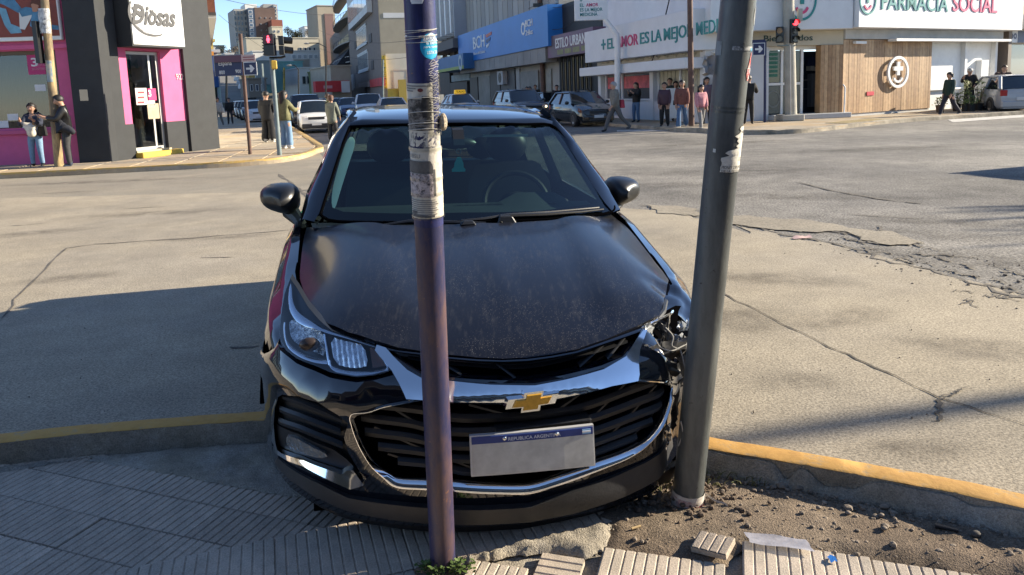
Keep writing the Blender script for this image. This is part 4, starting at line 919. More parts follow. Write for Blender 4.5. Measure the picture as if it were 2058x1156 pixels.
cpart('pillar_trim',patch(lambda u,w:(u,wind_v(u,w)+.03,w),rounded([(-0.570,1.324),(-0.548,1.303),(-0.553,1.262),(-0.578,1.194),(-0.603,1.118),(-0.623,1.057),(-0.639,1.006),(-0.651,1.002),(-0.660,1.036),(-0.654,1.096),(-0.635,1.170),(-0.613,1.243),(-0.593,1.300)],1),.03,lip=.03),mat('pale_trim',(.62,.66,.62),.8),smooth=True)
# ================================================================== FOREGROUND POLES AND LITTER
BEF = set(D.objects)
class Pole:
    def __init__(s,base,top,r):
        s.b=Vector(base);s.t=Vector(top);s.r=r;s.d=(s.t-s.b).normalized();s.L=(s.t-s.b).length
        s.rt=s.d.cross(Vector((0,-1,0))).normalized()*-1
        if s.rt.x<0:s.rt=-s.rt
        s.fw=s.rt.cross(s.d).normalized()
        if s.fw.y>0:s.fw=-s.fw
    def at(s,a,h,off=0):   # a: angle round the pole from the street-camera side to the right (deg); h: metres along
        a=R_(a);return s.b+s.d*h+(s.fw*math.cos(a)+s.rt*math.sin(a))*(s.r+off)
    def h(s,py):           # metres along the pole seen at photo row py (middle of the pole)
        lo,hi=-.5,s.L+1
        for _ in range(40):
            m=(lo+hi)/2;q=s.b+s.d*m-CP;y=Y0-F0*q.dot(_u)/q.dot(_f)
            if y>py:lo=m
            else:hi=m
        return lo
    def wrap(s,name,a0,a1,h0,h1,m,par,off=.0012,na=14,nh=10,shape=None,jit=.0):
        rnd=random.Random(int(h0*1e4)+int(a0));mb=MB();rows=[]
        for j in range(nh+1):
            t=j/nh;l,r=(shape(t) if shape else (0,1));rows.append([s.at(a0+(a1-a0)*(l+(r-l)*k/na),h0+(h1-h0)*t,off+rnd.uniform(0,jit)) for k in range(na+1)])
        return mb.grid(rows).build(name,m,par,smooth=True)
    def write(s,body,a0,a1,h0,h1,m,par,off=.0022,name='lettering',bold=0):
        vs,fs=text_mesh(body,bold);return MB().add([s.at(a0+(a1-a0)*v[0],h0+(h1-h0)*v[1],off) for v in vs],fs).build(name,m,par)
def steel(name,c1,c2,c3,rough=.45,vs=3.0,stretch=(1,1,.25)):
    m=D.materials.new(name);m.use_nodes=True;t=m.node_tree;b=t.nodes['Principled BSDF'];L=t.links.new
    tc=t.nodes.new('ShaderNodeTexCoord');mp=t.nodes.new('ShaderNodeMapping');mp.inputs['Scale'].default_value=stretch;L(tc.outputs['Object'],mp.inputs[0])
    n=t.nodes.new('ShaderNodeTexNoise');n.inputs['Scale'].default_value=vs*4;n.inputs['Detail'].default_value=8;n.inputs['Roughness'].default_value=.7;L(mp.outputs[0],n.inputs[0])
    n3=t.nodes.new('ShaderNodeTexNoise');n3.inputs['Scale'].default_value=vs*16;n3.inputs['Detail'].default_value=6;n3.inputs['Roughness'].default_value=.75;L(tc.outputs['Object'],n3.inputs[0])
    r=t.nodes.new('ShaderNodeValToRGB');e=r.color_ramp.elements;e[0].position=.42;e[0].color=(*c1,1);e[1].position=.62;e[1].color=(*c2,1);L(n.outputs[0],r.inputs[0])
    r2=t.nodes.new('ShaderNodeMapRange');r2.inputs[1].default_value=.63;r2.inputs[2].default_value=.70;L(n3.outputs[0],r2.inputs[0])
    mx=t.nodes.new('ShaderNodeMix');mx.data_type='RGBA';L(r2.outputs[0],mx.inputs[0]);L(r.outputs[0],mx.inputs[6]);mx.inputs[7].default_value=(*c3,1);L(mx.outputs[2],b.inputs[0])
    b.inputs['Roughness'].default_value=rough;bn=t.nodes.new('ShaderNodeBump');bn.inputs['Strength'].default_value=.25;bn.inputs['Distance'].default_value=.004;L(n3.outputs[0],bn.inputs['Height']);L(bn.outputs[0],b.inputs['Normal']);return m
def paper(name,c,print_=None,amt=.55,sc=60,stretch=(1,1,1)):   # aged paper, optionally with a blurred half-tone print
    m=D.materials.new(name);m.use_nodes=True;t=m.node_tree;b=t.nodes['Principled BSDF'];L=t.links.new
    tc=t.nodes.new('ShaderNodeTexCoord');mp=t.nodes.new('ShaderNodeMapping');mp.inputs['Scale'].default_value=stretch;L(tc.outputs['Object'],mp.inputs[0])
    n=t.nodes.new('ShaderNodeTexNoise');n.inputs['Scale'].default_value=sc;n.inputs['Detail'].default_value=6;n.inputs['Roughness'].default_value=.7;L(mp.outputs[0],n.inputs[0])
    r=t.nodes.new('ShaderNodeValToRGB');e=r.color_ramp.elements;pc=print_ or tuple(x*.8 for x in c)
    e[0].position=amt-.10;e[0].color=(*pc,1);e[1].position=amt+.08;e[1].color=(*c,1);L(n.outputs[0],r.inputs[0]);L(r.outputs[0],b.inputs[0]);b.inputs['Roughness'].default_value=.8
    bn=t.nodes.new('ShaderNodeBump');bn.inputs['Strength'].default_value=.4;bn.inputs['Distance'].default_value=.004;L(n.outputs[0],bn.inputs['Height']);L(bn.outputs[0],b.inputs['Normal']);return m
M_pap=paper('poster_paper',(.60,.56,.48),(.42,.38,.32),.42,40);M_photo=paper('poster_photo',(.30,.27,.24),(.045,.042,.04),.52,45)
M_comic=paper('poster_drawing',(.52,.45,.45),(.06,.055,.06),.47,95);M_ink=mat('printer_ink',(.05,.048,.046),.8);M_ink2=mat('faded_ink',(.22,.21,.20),.8)
M_cyan=mat('sticker_cyan',(.02,.36,.62),.4,var=.12,vs=60);M_stw=mat('sticker_white',(.66,.68,.68),.5,var=.06,vs=30);M_tape=glassmat('clear_tape',(.86,.86,.84),.12)
# ---- blue pole
PL=Pole((-.277,2.302,-.02),(-.205,1.93,3.1),.0425)
pol=thing('signal_pole','navy blue steel pole wrapped in torn posters in front of the crashed car','pole',(-.277,2.302,0))
M_navy=steel('navy_paint',(.013,.016,.070),(.028,.034,.15),(.20,.085,.04))
M_navy2=steel('navy_worn',(.022,.024,.075),(.115,.066,.060),(.26,.12,.06),vs=2.2)
mb=MB();mb.tube([PL.b+PL.d*t for t in [PL.L*k/24 for k in range(25)]],PL.r,28,True);mb.build('shaft',M_navy2,pol,smooth=True,angle=60)
PL.wrap('upper_paint',-178,178,PL.h(450),PL.L-.1,M_navy,pol,.0006,36,20)
h=PL.h
PL.wrap('poster',-80,42,h(290),h(165),M_pap,pol,.0014,16,14,jit=.0012)
PL.wrap('poster_photo',-78,34,h(258),h(196),M_photo,pol,.0026,14,8)
PL.wrap('poster_photo',-10,38,h(232),h(190),mat('poster_dark',(.045,.042,.04),.8,var=.5,vs=60),pol,.0032,8,6,shape=lambda t:(.1+.25*abs(t-.5),.95-.3*abs(t-.4)))
for k,(y,a0,a1) in enumerate([(170,-70,36),(175,-72,-20),(180,-74,-32),(238,-30,30),(243,-44,34),(248,-40,28)]):
    PL.wrap('print_line',a0,a1,h(y+1.3),h(y-1.3),M_ink2,pol,.0034,6,1)
PL.wrap('poster_seal',-14,6,h(182),h(174),mat('seal_red',(.14,.03,.03),.7),pol,.0034,5,5,shape=lambda t:(.5-math.sqrt(max(0,.25-(t-.5)**2)),.5+math.sqrt(max(0,.25-(t-.5)**2))))
PL.wrap('torn_poster',-85,80,h(296),h(262),paper('torn_scrap',(.50,.47,.38),(.014,.016,.075),.50,22),pol,.0015,16,8,jit=.001)
PL.wrap('poster',-88,88,h(432),h(293),M_pap,pol,.0022,22,16,jit=.0016)
PL.wrap('poster_heading',-82,30,h(342),h(318),mat('poster_grey',(.12,.115,.11),.8,var=.25,vs=50),pol,.0048,10,4,shape=lambda t:(0,1-.10*max(0,t-.6)*2))
PL.wrap('poster_photo',-74,30,h(390),h(343),M_comic,pol,.0048,14,10)
PL.wrap('print_panel',30,38,h(388),h(335),mat('poster_grey',(.12,.115,.11),.8),pol,.005,2,6)
for k in range(8):PL.wrap('print_line',-70,34+(k%3)*6,h(395+k*4+1),h(395+k*4-.6),M_ink2,pol,.005,6,1)
PL.wrap('print_panel',-62,30,h(429),h(417),mat('poster_grey',(.12,.115,.11),.8),pol,.005,8,3,shape=lambda t:(0,1) if t<.5 else (0,.3))
for y in (296,355,385,431):PL.wrap('tape_strip',-92,92,h(y+4),h(y-3),M_tape,pol,.0056,20,2,jit=.001)
PL.write('SUBSU',-74,-14,h(312),h(304),M_ink2,pol,.005)
# round sticker
hc,hr=h(92),.5*(h(66)-h(119))
def circ(t):c=math.sqrt(max(0,.25-(t-.5)**2));return (.5-c,.5+c)
st=PL.wrap('round_sticker',2,86,hc-hr,hc+hr,M_cyan,pol,.0016,14,16,shape=circ)
PL.wrap('sticker_cap',10,80,hc+hr*.42,hc+hr*.985,M_stw,st,.0022,12,6,shape=lambda t:(.02+.44*t**1.7,.98-.44*t**1.7))
PL.write('TODO S',18,72,hc+hr*.47,hc+hr*.78,mat('sticker_blue',(.02,.12,.32),.5),st,.003,bold=.01)
for b,a0,a1,q in (('la tierra',24,74,.14),('para todos',14,78,-.18),('LISTA 376',26,74,-.58)):PL.write(b,a0,a1,hc+hr*q,hc+hr*(q+.24),M_stw,st,.003,bold=.01)
PL.wrap('torn_sticker',-40,30,h(8),h(-12),M_stw,pol,.0016,10,5,shape=lambda t:(.25-.2*t,.8+.2*t))
PL.wrap('torn_scrap',-72,-52,h(74),h(70),M_stw,pol,.0016,4,2)
# string and tape round the shaft
mb=MB();rnd=random.Random(2)
for k in range(5):
    y0=62+k*6;mb.tube([PL.at(-85+170*q/10,h(y0-(q*1.0 if k%2 else q*.4)),.003) for q in range(11)],.0009,4)
for k in range(26):
    y0=122+k*4.6;a=30+rnd.uniform(-6,6);mb.tube([PL.at(a+q*9,h(y0+rnd.uniform(-3,3)),.003) for q in range(7)],.0007,4)
for y0 in (228,262,250,200):mb.tube([PL.at(-80+170*q/12,h(y0-8*math.sin(q/12*3.1)),.004) for q in range(13)],.0011,5)
mb.build('twine',mat('twine_white',(.52,.50,.46),.8),pol)
mb=MB();p=PL.at(82,h(245),.012);mb.ball(p,.017,10,8,(.7,.9,1.5));mb.build('tape_wad',mat('wad_tan',(.40,.33,.24),.8,var=.2,vs=60,bump=.6,bs=80),pol,smooth=True)
PL.wrap('tape_strip',20,95,h(270),h(150),M_tape,pol,.004,6,12,jit=.003)
# ---- grey leaning pole
PR=Pole((.620,2.632,-.02),(.842,2.327,3.1),.0565)
gp_=thing('lamp_pole','leaning grey steel pole hit by the crashed car, red and white tape at its base','pole',(.62,2.632,0))
M_grey=steel('galvanised_grey',(.060,.066,.067),(.115,.125,.122),(.035,.034,.033),.38,2.5)
MB().tube([PR.b+PR.d*(PR.L*k/24) for k in range(25)],PR.r,32).build('shaft',M_grey,gp_,smooth=True,angle=60)
h=PR.h
M_torn=paper('torn_label',(.60,.58,.52),(.40,.38,.34),.40,50)
def jag(seed,base):
    r2=random.Random(seed);tab=[r2.uniform(-.16,.16) for _ in range(40)]
    return lambda t:(max(0,min(.9,base(t)+tab[int(t*19)])),1)
PR.wrap('torn_label',-20,80,h(340),h(250),M_torn,gp_,.0016,14,19,shape=jag(3,lambda t:.0 if t<.30 else (.16+.34*sstep(.38,.60,t) if t<.85 else .56)),jit=.001)
PR.write('MONEY DEPLENDE',-15,72,h(333),h(327),M_ink,gp_,.0034)
PR.write('DE LA PERSONA',-15,68,h(340-.5),h(335),M_ink,gp_,.0034)
PR.write('O DE LA',48,76,h(318),h(311),M_ink,gp_,.0034)
PR.write('ANSES',50,74,h(264),h(258),M_ink,gp_,.0034)
PR.wrap('paint_chip',-50,-40,h(303),h(296),M_torn,gp_,.0014,3,3)
M_red=paper('torn_red_label',(.50,.045,.035),(.60,.50,.46),.40,30)
PR.wrap('red_label',28,80,h(160),h(104),M_red,gp_,.0018,12,12,shape=lambda t:(.25+.5*abs(.25-t) if t<.4 else .32+.55*(t-.4),.55+.45*math.sin(min(1,t*1.7)*1.57)))
PR.write('STAMM',40,74,h(146),h(134),M_stw,gp_,.0036)
PR.write('A',46,60,h(158),h(148),M_stw,gp_,.0036)
PR.wrap('torn_label',-20,84,h(100),h(92),paper('label_scrap',(.42,.43,.43),(.07,.075,.075),.50,60),gp_,.0014,14,4,jit=.001)
PR.wrap('blue_label',50,74,h(101),h(95),mat('label_blue',(.06,.28,.42),.5),gp_,.0022,5,2)
PR.wrap('paint_scrape',50,80,h(52),h(12),paper('scrape',(.26,.27,.27),(.08,.085,.085),.48,70),gp_,.0010,8,8,shape=circ)
PR.wrap('tape_patch',-84,-56,h(112),h(84),paper('tape_grey',(.26,.28,.28),(.12,.13,.13),.45,40),gp_,.0014,6,5)
for y in (212,220):PR.wrap('tape_strip',-80,70,h(y+5),h(y),M_tape,gp_,.0012,16,2)
# torn paper flap on its left
mb=MB();rnd=random.Random(8);rows=[]
for j in range(7):
    rows.append([PR.at(-88,h(152-j*6.5),.002+k*.0085+(.004*math.sin(j+k) if k else 0))+Vector((0,rnd.uniform(-.004,.004)*k,rnd.uniform(-.003,.003)*k)) for k in range(int(5 if 0<j<6 else 4))]+([PR.at(-88,h(152-j*6.5),.04)] if not 0<j<6 else []))
mb.grid([r[:5] for r in rows]).build('torn_flap',paper('flap_paper',(.48,.46,.43),(.30,.28,.26),.45,30),gp_,smooth=True,angle=25)
# barrier tape at the base
hb_=PR.h
rt=MB();rnd=random.Random(9)
M_bt=paper('barrier_tape',(.56,.50,.44),(.34,.06,.06),.44,14,(1,1,1))
PR.wrap('barrier_tape',-175,175,.018,.068,M_bt,gp_,.004,30,6,jit=.004)
PR.wrap('barrier_tape',-90,95,.045,.082,mat('tape_white',(.58,.54,.49),.6,var=.15,vs=40),gp_,.003,20,4,shape=lambda t:(0,1),jit=.003)
PR.write('PELIGRO',0,66,.026,.05,mat('tape_red',(.36,.05,.055),.6),gp_,.0095,bold=.03)
MB().grid([[Vector((.672+.085*t,2.615-.055*t+.008*math.sin(t*9),.045-.025*t+s*.008)) for s in (0,1)] for t in [k/9 for k in range(10)]]).build('tape_tail',mat('tape_white',(.58,.54,.49),.6),gp_,smooth=True)
# ---- litter
tl=rib_tile(.125,.095,True,.022,.030).build('tile_fragment',M_tile);tl.location=(.555,2.31,.036);tl.rotation_euler=(.10,-.10,-.62)
tag(tl,'broken piece of ribbed paving tile lying on the bare earth below the grey pole','tile piece')
b1=MB();b1.tube([(.38,2.44,.024),(.415,2.452,.026)],.0045,8);cg=b1.build('cigarette_end',mat('filter_tan',(.50,.36,.18),.8),smooth=True);tag(cg,'tan cigarette end on the earth left of the broken tile piece','cigarette end')
rnd=random.Random(14);pb=MB();pb.grid([[(.765+.032*i+rnd.uniform(-.004,.004),2.325-.010*i+.022*j+rnd.uniform(-.003,.003),.026+rnd.uniform(0,.009)) for i in range(7)] for j in range(4)])
pbo=pb.build('plastic_bag',mat('bag_film',(.40,.39,.42),.25,var=.2,vs=40,alpha=.75),smooth=True,angle=20);tag(pbo,'crumpled translucent plastic wrapper on the ribbed tiles','wrapper')
bw=MB();bw.grid([[(.99+.012*i,2.215+.016*j+.003*i,.022+.006*((i+j)%2)) for i in range(3)] for j in range(3)]);bwo=bw.build('candy_wrapper',mat('wrapper_blue',(.02,.13,.42),.35),smooth=True);tag(bwo,'small blue sweet wrapper lying on the ribbed tiles','wrapper')
q=G(1612,478,.01);pk_=MB();pk_.grid([[(q.x-.10+.05*i,q.y-.05+.035*j+.01*i,.012+.010*((i*j)%3)) for i in range(5)] for j in range(3)]);pko=pk_.build('paper_scrap',mat('paper_pink',(.58,.40,.36),.7),smooth=True);tag(pko,'pale pink paper scrap on the broken edge of the roadway','paper')
bt=MB();bt.tube([(1.43,2.395,.024),(1.49,2.36,.024)],[.008,.006],8);bto=bt.build('black_tube',M_blackpl,smooth=True);tag(bto,'small black plastic tube at the foot of the yellow kerb','tube')
for k,(x,y,r) in enumerate([(1.535,2.335,.015),(1.17,2.49,.010),(1.08,2.53,.009),(1.25,2.39,.010),(1.28,2.47,.009)]):
    s=MB().ball((0,0,0),r,8,6,(1.2,.95,.75));so=s.build('pebble',mat('pebble_dark',(.09,.08,.07),.9,var=.4,vs=60) if k==0 else mat('pebble_tan',(.23,.19,.15),.9,var=.3,vs=60),smooth=True);so.location=(x,y,.02+r*.4)
    tag(so,['largest dark pebble beside the black tube under the kerb','tan pebble lying near the middle of the kerb foot','tan pebble closest to the leaning grey pole','tan pebble out on the earth above the ribbed tiles','tan pebble on the earth just below the kerb, right of the pole'][k],'pebble','pebbles on the bare earth')
# weed at the foot of the blue pole
wd=thing('weed','small green leafy weed growing at the foot of the blue pole','weed',(-.27,2.26,0))
rnd=random.Random(4);lf=MB();sm=MB()
for k in range(70):
    a=rnd.uniform(0,6.28);d=rnd.uniform(.01,.085);bx,by=-.262+math.cos(a)*d*1.15,2.262+math.sin(a)*d*.45;hh=rnd.uniform(.012,.05)
    sm.tube([(-.262+math.cos(a)*d*.4,2.262+math.sin(a)*d*.2,0),(bx,by,hh)],.0012,4)
    for q in range(4):
        b=rnd.uniform(0,6.28);l=rnd.uniform(.010,.020);e=rnd.uniform(-.2,.9);dx,dy=math.cos(b),math.sin(b);c=Vector((bx,by,hh+rnd.uniform(-.012,.004)))
        lf.add([c,c+Vector((dx*l*.5-dy*l*.35,dy*l*.5+dx*l*.35,e*l*.5)),c+Vector((dx*l,dy*l,e*l)),c+Vector((dx*l*.5+dy*l*.35,dy*l*.5-dx*l*.35,e*l*.5))],[(0,1,2,3)])
lo=lf.build('leaves',mat('weed_leaf',(.045,.085,.018),.6,col2=(.10,.15,.03),vs=40),wd);lo['kind']='stuff';sm.build('stem',mat('weed_stem',(.06,.08,.025),.7),wd)
scale_about_cam([o for o in D.objects if o not in BEF and o.name not in ('paper_scrap',)])
# ================================================================== LEFT-HAND CORNER SHOP
M_char=mat('charcoal_render',(.030,.032,.034),.8,var=.12,vs=3,bump=.25,bs=60)
M_pink=mat('pink_render',(.56,.10,.23),.75,var=.07,vs=2.5,bump=.2,bs=60)
M_cream=mat('cream_render',(.50,.43,.30),.8,var=.1,vs=3)
M_alu=mat('aluminium',(.42,.42,.41),.45,.5)
M_wht=mat('white_paint',(.72,.72,.70),.6,var=.05,vs=4)
M_dglass=mat('shop_glass',(.010,.012,.013),.04,spec=.6,coat=.4)
M_dark=mat('dark_interior',(.012,.012,.013),.9)
M_paperw=mat('notice_paper',(.60,.60,.60),.7,var=.05,vs=8)
def wbox(W,x0,y0,x1,y1,a,b,mb=None,off=None):
    s0,s1,z0,z1=W.rect(x0,y0,x1,y1,a if off is None else off);m=mb or W.mb();m.box(s0,s1,a,b,z0,z1);return m
shop=thing('corner_shop','pink and charcoal corner clothes shop with a round-emblem sign over its door','shop',(-10.68,19.52,0))
W1=Wall((-15.2,19.36),(1,.035));k1=W1.sz(214,200)[0]
Wc=Wall((-10.68,19.52),(.366,.93))
# front wall: pink, with the shop window
ws0,ws1,wz0,wz1=W1.rect(-60,103,118,258)
mb=W1.mb();pe=k1-.80
mb.box(-9,ws0-.05,0,.3,.1,9).box(ws1+.02,pe,0,.3,.1,9).box(ws0-.05,ws1+.02,0,.3,.1,wz0).box(ws0-.05,ws1+.02,0,.3,wz1,9)
mb.build('wall',M_pink,shop)
M_stone=mat('pink_sill',(.46,.08,.19),.7,var=.08,vs=3)
W1.mb().box(-3,pe-.002,-.10,-.001,wz0-.16,wz0-.05).build('sill',M_stone,shop,bevel=.01)
W1.mb().box(-3,pe-.002,-.07,-.001,wz1+.03,wz1+.14).build('ledge',M_pink,shop)
wn=W1.mb().box(ws0-.05,ws0+.0,.06,.16,wz0,wz1).box(ws1-.05,ws1+.02,.06,.16,wz0,wz1).box(ws0,ws1-.05,.06,.16,wz1-.10,wz1).build('shop_window',mat('window_wood',(.12,.085,.05),.7),shop)
W1.mb().box(ws0,ws1-.05,.10,.112,wz0,wz1-.10).build('pane',glassmat('display_glass',(.40,.42,.42),.0),wn)
W1.mb().box(-3,pe,1.2,1.25,.1,3.2).box(ws0-.3,ws1+.2,.3,1.2,.1,wz0-.02).build('display_back',mat('curtain_dark',(.05,.043,.038),.9,var=.5,vs=3),shop)
for k in range(9):
    a=ws0+(ws1-ws0)*k/9;mb=W1.mb();mb.grid([[(a+.03*q+.2*k/9,.9+.03*math.sin(q*2.2),z) for q in range(9)] for z in (wz0,wz1-.2)]);mb.build('hanging_garment',mat('garment%d'%(k%4),[(.06,.05,.045),(.10,.09,.085),(.035,.035,.04),(.12,.05,.06)][k%4],.9,var=.3,vs=6),shop)
for (x0,y0,x1,y1) in [(70,170,92,183),(15,229,37,242),(-4,243,17,257),(44,243,66,257)]:
    wbox(W1,x0,y0,x1,y1,.094,.098).build('notice',M_paperw,shop)
pz=wbox(W1,55,106,90,150,.090,.098).build('promotion_banner',mat('banner_pink',(.42,.02,.13),.6),shop)
s0,s1,z0,z1=W1.rect(58,116,72,133);letter(W1.T,'3',s0,s1,z0,z1,.089,M_paperw,pz,bold=.02)
for y,b in ((128,'CUOTAS'),(136,'SIN INTERES')):
    s0,s1,z0,z1=W1.rect(66 if y<130 else 60,y,88,y+5);letter(W1.T,b,s0,s1,z0,z1,.089,mat('banner_print',(.55,.2,.3),.6),pz)
# advertising board with a reclining figure in denim
bd0=W1.rect(-70,-60,122,84)
bo=W1.mb().box(bd0[0],bd0[1],-.16,-.02,bd0[2],bd0[3]).build('poster_board',M_wht,shop,bevel=.01)
bi=W1.rect(-66,-60,113,75,-.16)
W1.mb().box(bi[0],bi[1],-.17,-.161,bi[2],bi[3]).build('poster',mat('poster_rust',(.20,.035,.02),.6,var=.25,vs=1.2),bo)
def flat(W,pts,y,m,name,par,th=.003):
    return W.mb().yprism([W.sz(x,yy,y) for x,yy in pts],y-th,y).build(name,m,par)
M_den=mat('denim_print',(.07,.20,.32),.7,var=.3,vs=4);M_den2=mat('denim_print_light',(.15,.33,.44),.7,var=.2,vs=4)
flat(W1,[(-20,-30),(20,-12),(44,18),(40,28),(8,10),(-20,0)],-.171,M_den,'poster_leg',bo)
flat(W1,[(-5,14),(12,18),(22,48),(40,55),(44,66),(22,68),(10,52)],-.175,M_den2,'poster_leg',bo)
flat(W1,[(38,22),(60,18),(66,30),(50,60),(40,58)],-.178,mat('poster_shirt',(.62,.60,.57),.7),'poster_shirt',bo)
flat(W1,[(36,20),(52,14),(74,18),(82,40),(72,60),(60,52),(64,30),(44,34)],-.181,M_den,'poster_jacket',bo)
flat(W1,[(70,45),(118,52),(118,60),(70,58)],-.182,M_den,'poster_sleeve',bo)
flat(W1,[(62,8),(72,4),(78,12),(74,24),(66,24)],-.184,mat('poster_skin',(.42,.20,.12),.7),'poster_face',bo)
flat(W1,[(60,10),(64,0),(80,0),(82,16),(76,10),(66,7)],-.187,mat('poster_hair',(.10,.03,.015),.7),'poster_hair',bo)
# corner pier, charcoal
mb=W1.mb().box(pe,k1,-.12,.4,.1,9);mb.build('pier',M_char,shop)
sA=Wc.sz(233,100)[0]
Wc.mb().box(-.02,sA,-.06,.5,.1,9).build('pier',M_char,shop)
q=Wc.rect(232,243,280,305);q2=Wc.rect(330,240,367,300)
d0=Wc.sz(262,200)[0];d1=Wc.sz(330,200)[0];e1_=Wc.sz(366,200)[0];dz=Wc.sz(290,104)[1];bz=1.05
sB=Wc.sz(362,100)[0];sC=Wc.sz(424,150)[0]
mb=Wc.mb();mb.box(sA,d0,0,.35,bz,dz+.9).box(d1,sB,0,.35,bz,dz+.9).box(d0,d1,0,.35,dz+.02,dz+.9);mb.build('door_surround',M_pink,shop)
Wc.mb().box(sA,d0+.01,-.02,.36,.1,bz).build('plinth',M_char,shop)
Wc.mb().box(d1-.01,sB,-.02,.36,.1,bz).build('plinth',M_char,shop)
Wc.mb().box(sA,sB,.0,.35,dz+.9,9).build('upper_wall',M_cream,shop)
Wc.mb().box(sB,sC,-.10,1.2,.1,9).build('pier',M_char,shop)
M_step=mat('yellow_step',(.60,.40,.06),.7,var=.12,vs=5)
z_s=.10
mb=Wc.mb();mb.box(d0-.02,d1+.28,-.28,.55,z_s,z_s+.15);mb.build('step',M_step,shop,bevel=.015)
Wc.mb().box(d0-.0,d1+.05,-.06,.55,z_s+.15,z_s+.20).build('threshold',mat('threshold',(.50,.42,.26),.7),shop)
dr=Wc.mb().box(d0,d0+.07,.10,.16,.3,dz).box(d1-.09,d1,.10,.16,.3,dz).box(d0+.07,d1-.09,.10,.16,dz-.08,dz).box(d0+.07,d1-.09,.10,.16,.3,.38).build('door',M_alu,shop)
mid=d0+(d1-d0)*.70
Wc.mb().box(mid,mid+.06,.11,.15,.38,dz-.08).build('door_stile',M_alu,dr)
Wc.mb().box(d0+.07,d1-.09,.122,.132,.38,dz-.08).build('pane',glassmat('door_glass',(.55,.58,.58),.0),dr)
Wc.mb().box(d0-.4,d1+.4,1.6,1.65,.1,dz+.3).build('interior',M_dark,shop)
for k,(a,m_) in enumerate([(.12,(.22,.02,.025)),(.24,(.30,.03,.035)),(.42,(.05,.04,.04)),(.55,(.20,.19,.18)),(.34,(.10,.06,.06))]):
    s_=d0+(d1-d0)*a;Wc.mb().box(s_,s_+.22,.5,.6,.4+.1*(k%2),1.5+.35*(k%3)).build('hanging_garment',mat('stock%d'%k,m_,.9,var=.3,vs=5),shop)
for (x0,y0,x1,y1,c) in [(273,177,296,211,(.55,.50,.47)),(298,178,314,202,(.55,.03,.14)),(298,202,312,216,(.55,.52,.48)),(297,208,320,239,(.40,.33,.22))]:
    nb=wbox(Wc,x0,y0,x1,y1,.105 if c[1]>.3 else .101,.118).build('door_notice',mat('notice%d%d'%(x0,y0),c,.7,var=.1,vs=6),dr)
s0,s1,z0,z1=Wc.rect(303,181,309,194);letter(Wc.T,'3',s0,s1,z0,z1,.100,M_paperw,dr,bold=.03)
for yy in (184,194,204):wbox(Wc,277,yy,290,yy+4,.100,.104).build('notice_print',mat('print_red',(.25,.05,.06),.7),dr)
s0,s1,z0,z1=Wc.rect(353,148,368,160);letter(Wc.T,'922',s0,s1,z0,z1,-.002,mat('house_number',(.6,.45,.45),.6),shop,depth=.02)
# projecting light-box sign
g=Wc.rect(250,-60,357,92,-.4)
sg_=thing('shop_sign','white light-box sign with looping script and a broken ring above the pink shop door','sign',Wc.at(g[0],-.3,g[2]))
Wc.mb().box(g[0],g[1],-.55,-.003,g[2]-.05,g[3]).build('sign_case',M_char,sg_)
Wc.mb().box(g[0]+.03,g[1]-.02,-.565,-.551,g[2],g[3]).build('sign_face',mat('sign_white',(.66,.66,.65),.5),sg_,bevel=.01)
M_sgd=mat('sign_dark',(.045,.045,.047),.6);M_sgg=mat('sign_pale_grey',(.48,.48,.48),.6)
cc=Wc.sz(303,30,-.565);rr=abs(Wc.sz(303,-14,-.565)[1]-Wc.sz(303,74,-.565)[1])/2
ar_=Wc.mb();sx=abs(Wc.sz(346,30,-.565)[0]-Wc.sz(258,30,-.565)[0])/(2*rr)
rows=[]
for k in range(33):
    a=R_(148+150*k/32);wd_=.035+.055*math.sin(math.pi*k/32);rows.append([(cc[0]+sx*(rr-wd_*s_)*math.cos(a),-.566-.004*(s_ in (0,1) and 1),cc[1]+(rr-wd_*s_)*math.sin(a)) for s_ in (0,1)])
ar_.grid(rows).build('ring_stroke',M_sgd,sg_)
Wc.mb().ring(cc,rr*.80,rr*.90,-.570,-.5662,40,sx).build('lace_ring',M_sgg,sg_)
s0,s1,z0,z1=Wc.rect(263,12,352,52,-.567)
letter(Wc.T,'Diosas',s0,s1,z0,z1,-.574,M_sgd,sg_,shear=.35,bold=.028,depth=.01)
mb=Wc.mb();hp=[]
for (hx,hy,hs) in [(281,27,8),(271,18,6),(305,23,4),(270,30,5)]:
    c=Wc.sz(hx,hy,-.58);r=abs(Wc.sz(hx,hy-hs,-.58)[1]-c[1])
    mb.yprism([(c[0]+sx*r*.062*16*math.sin(t)**3,c[1]+r*.062*(13*math.cos(t)-5*math.cos(2*t)-2*math.cos(3*t)-math.cos(4*t))) for t in [2*math.pi*k/20 for k in range(20)]],-.586,-.579)
mb.build('heart',M_sgd,sg_)
wbox(Wc,160,180,177,203,-.075,-.061).build('meter_cover',M_char,shop,bevel=.005)
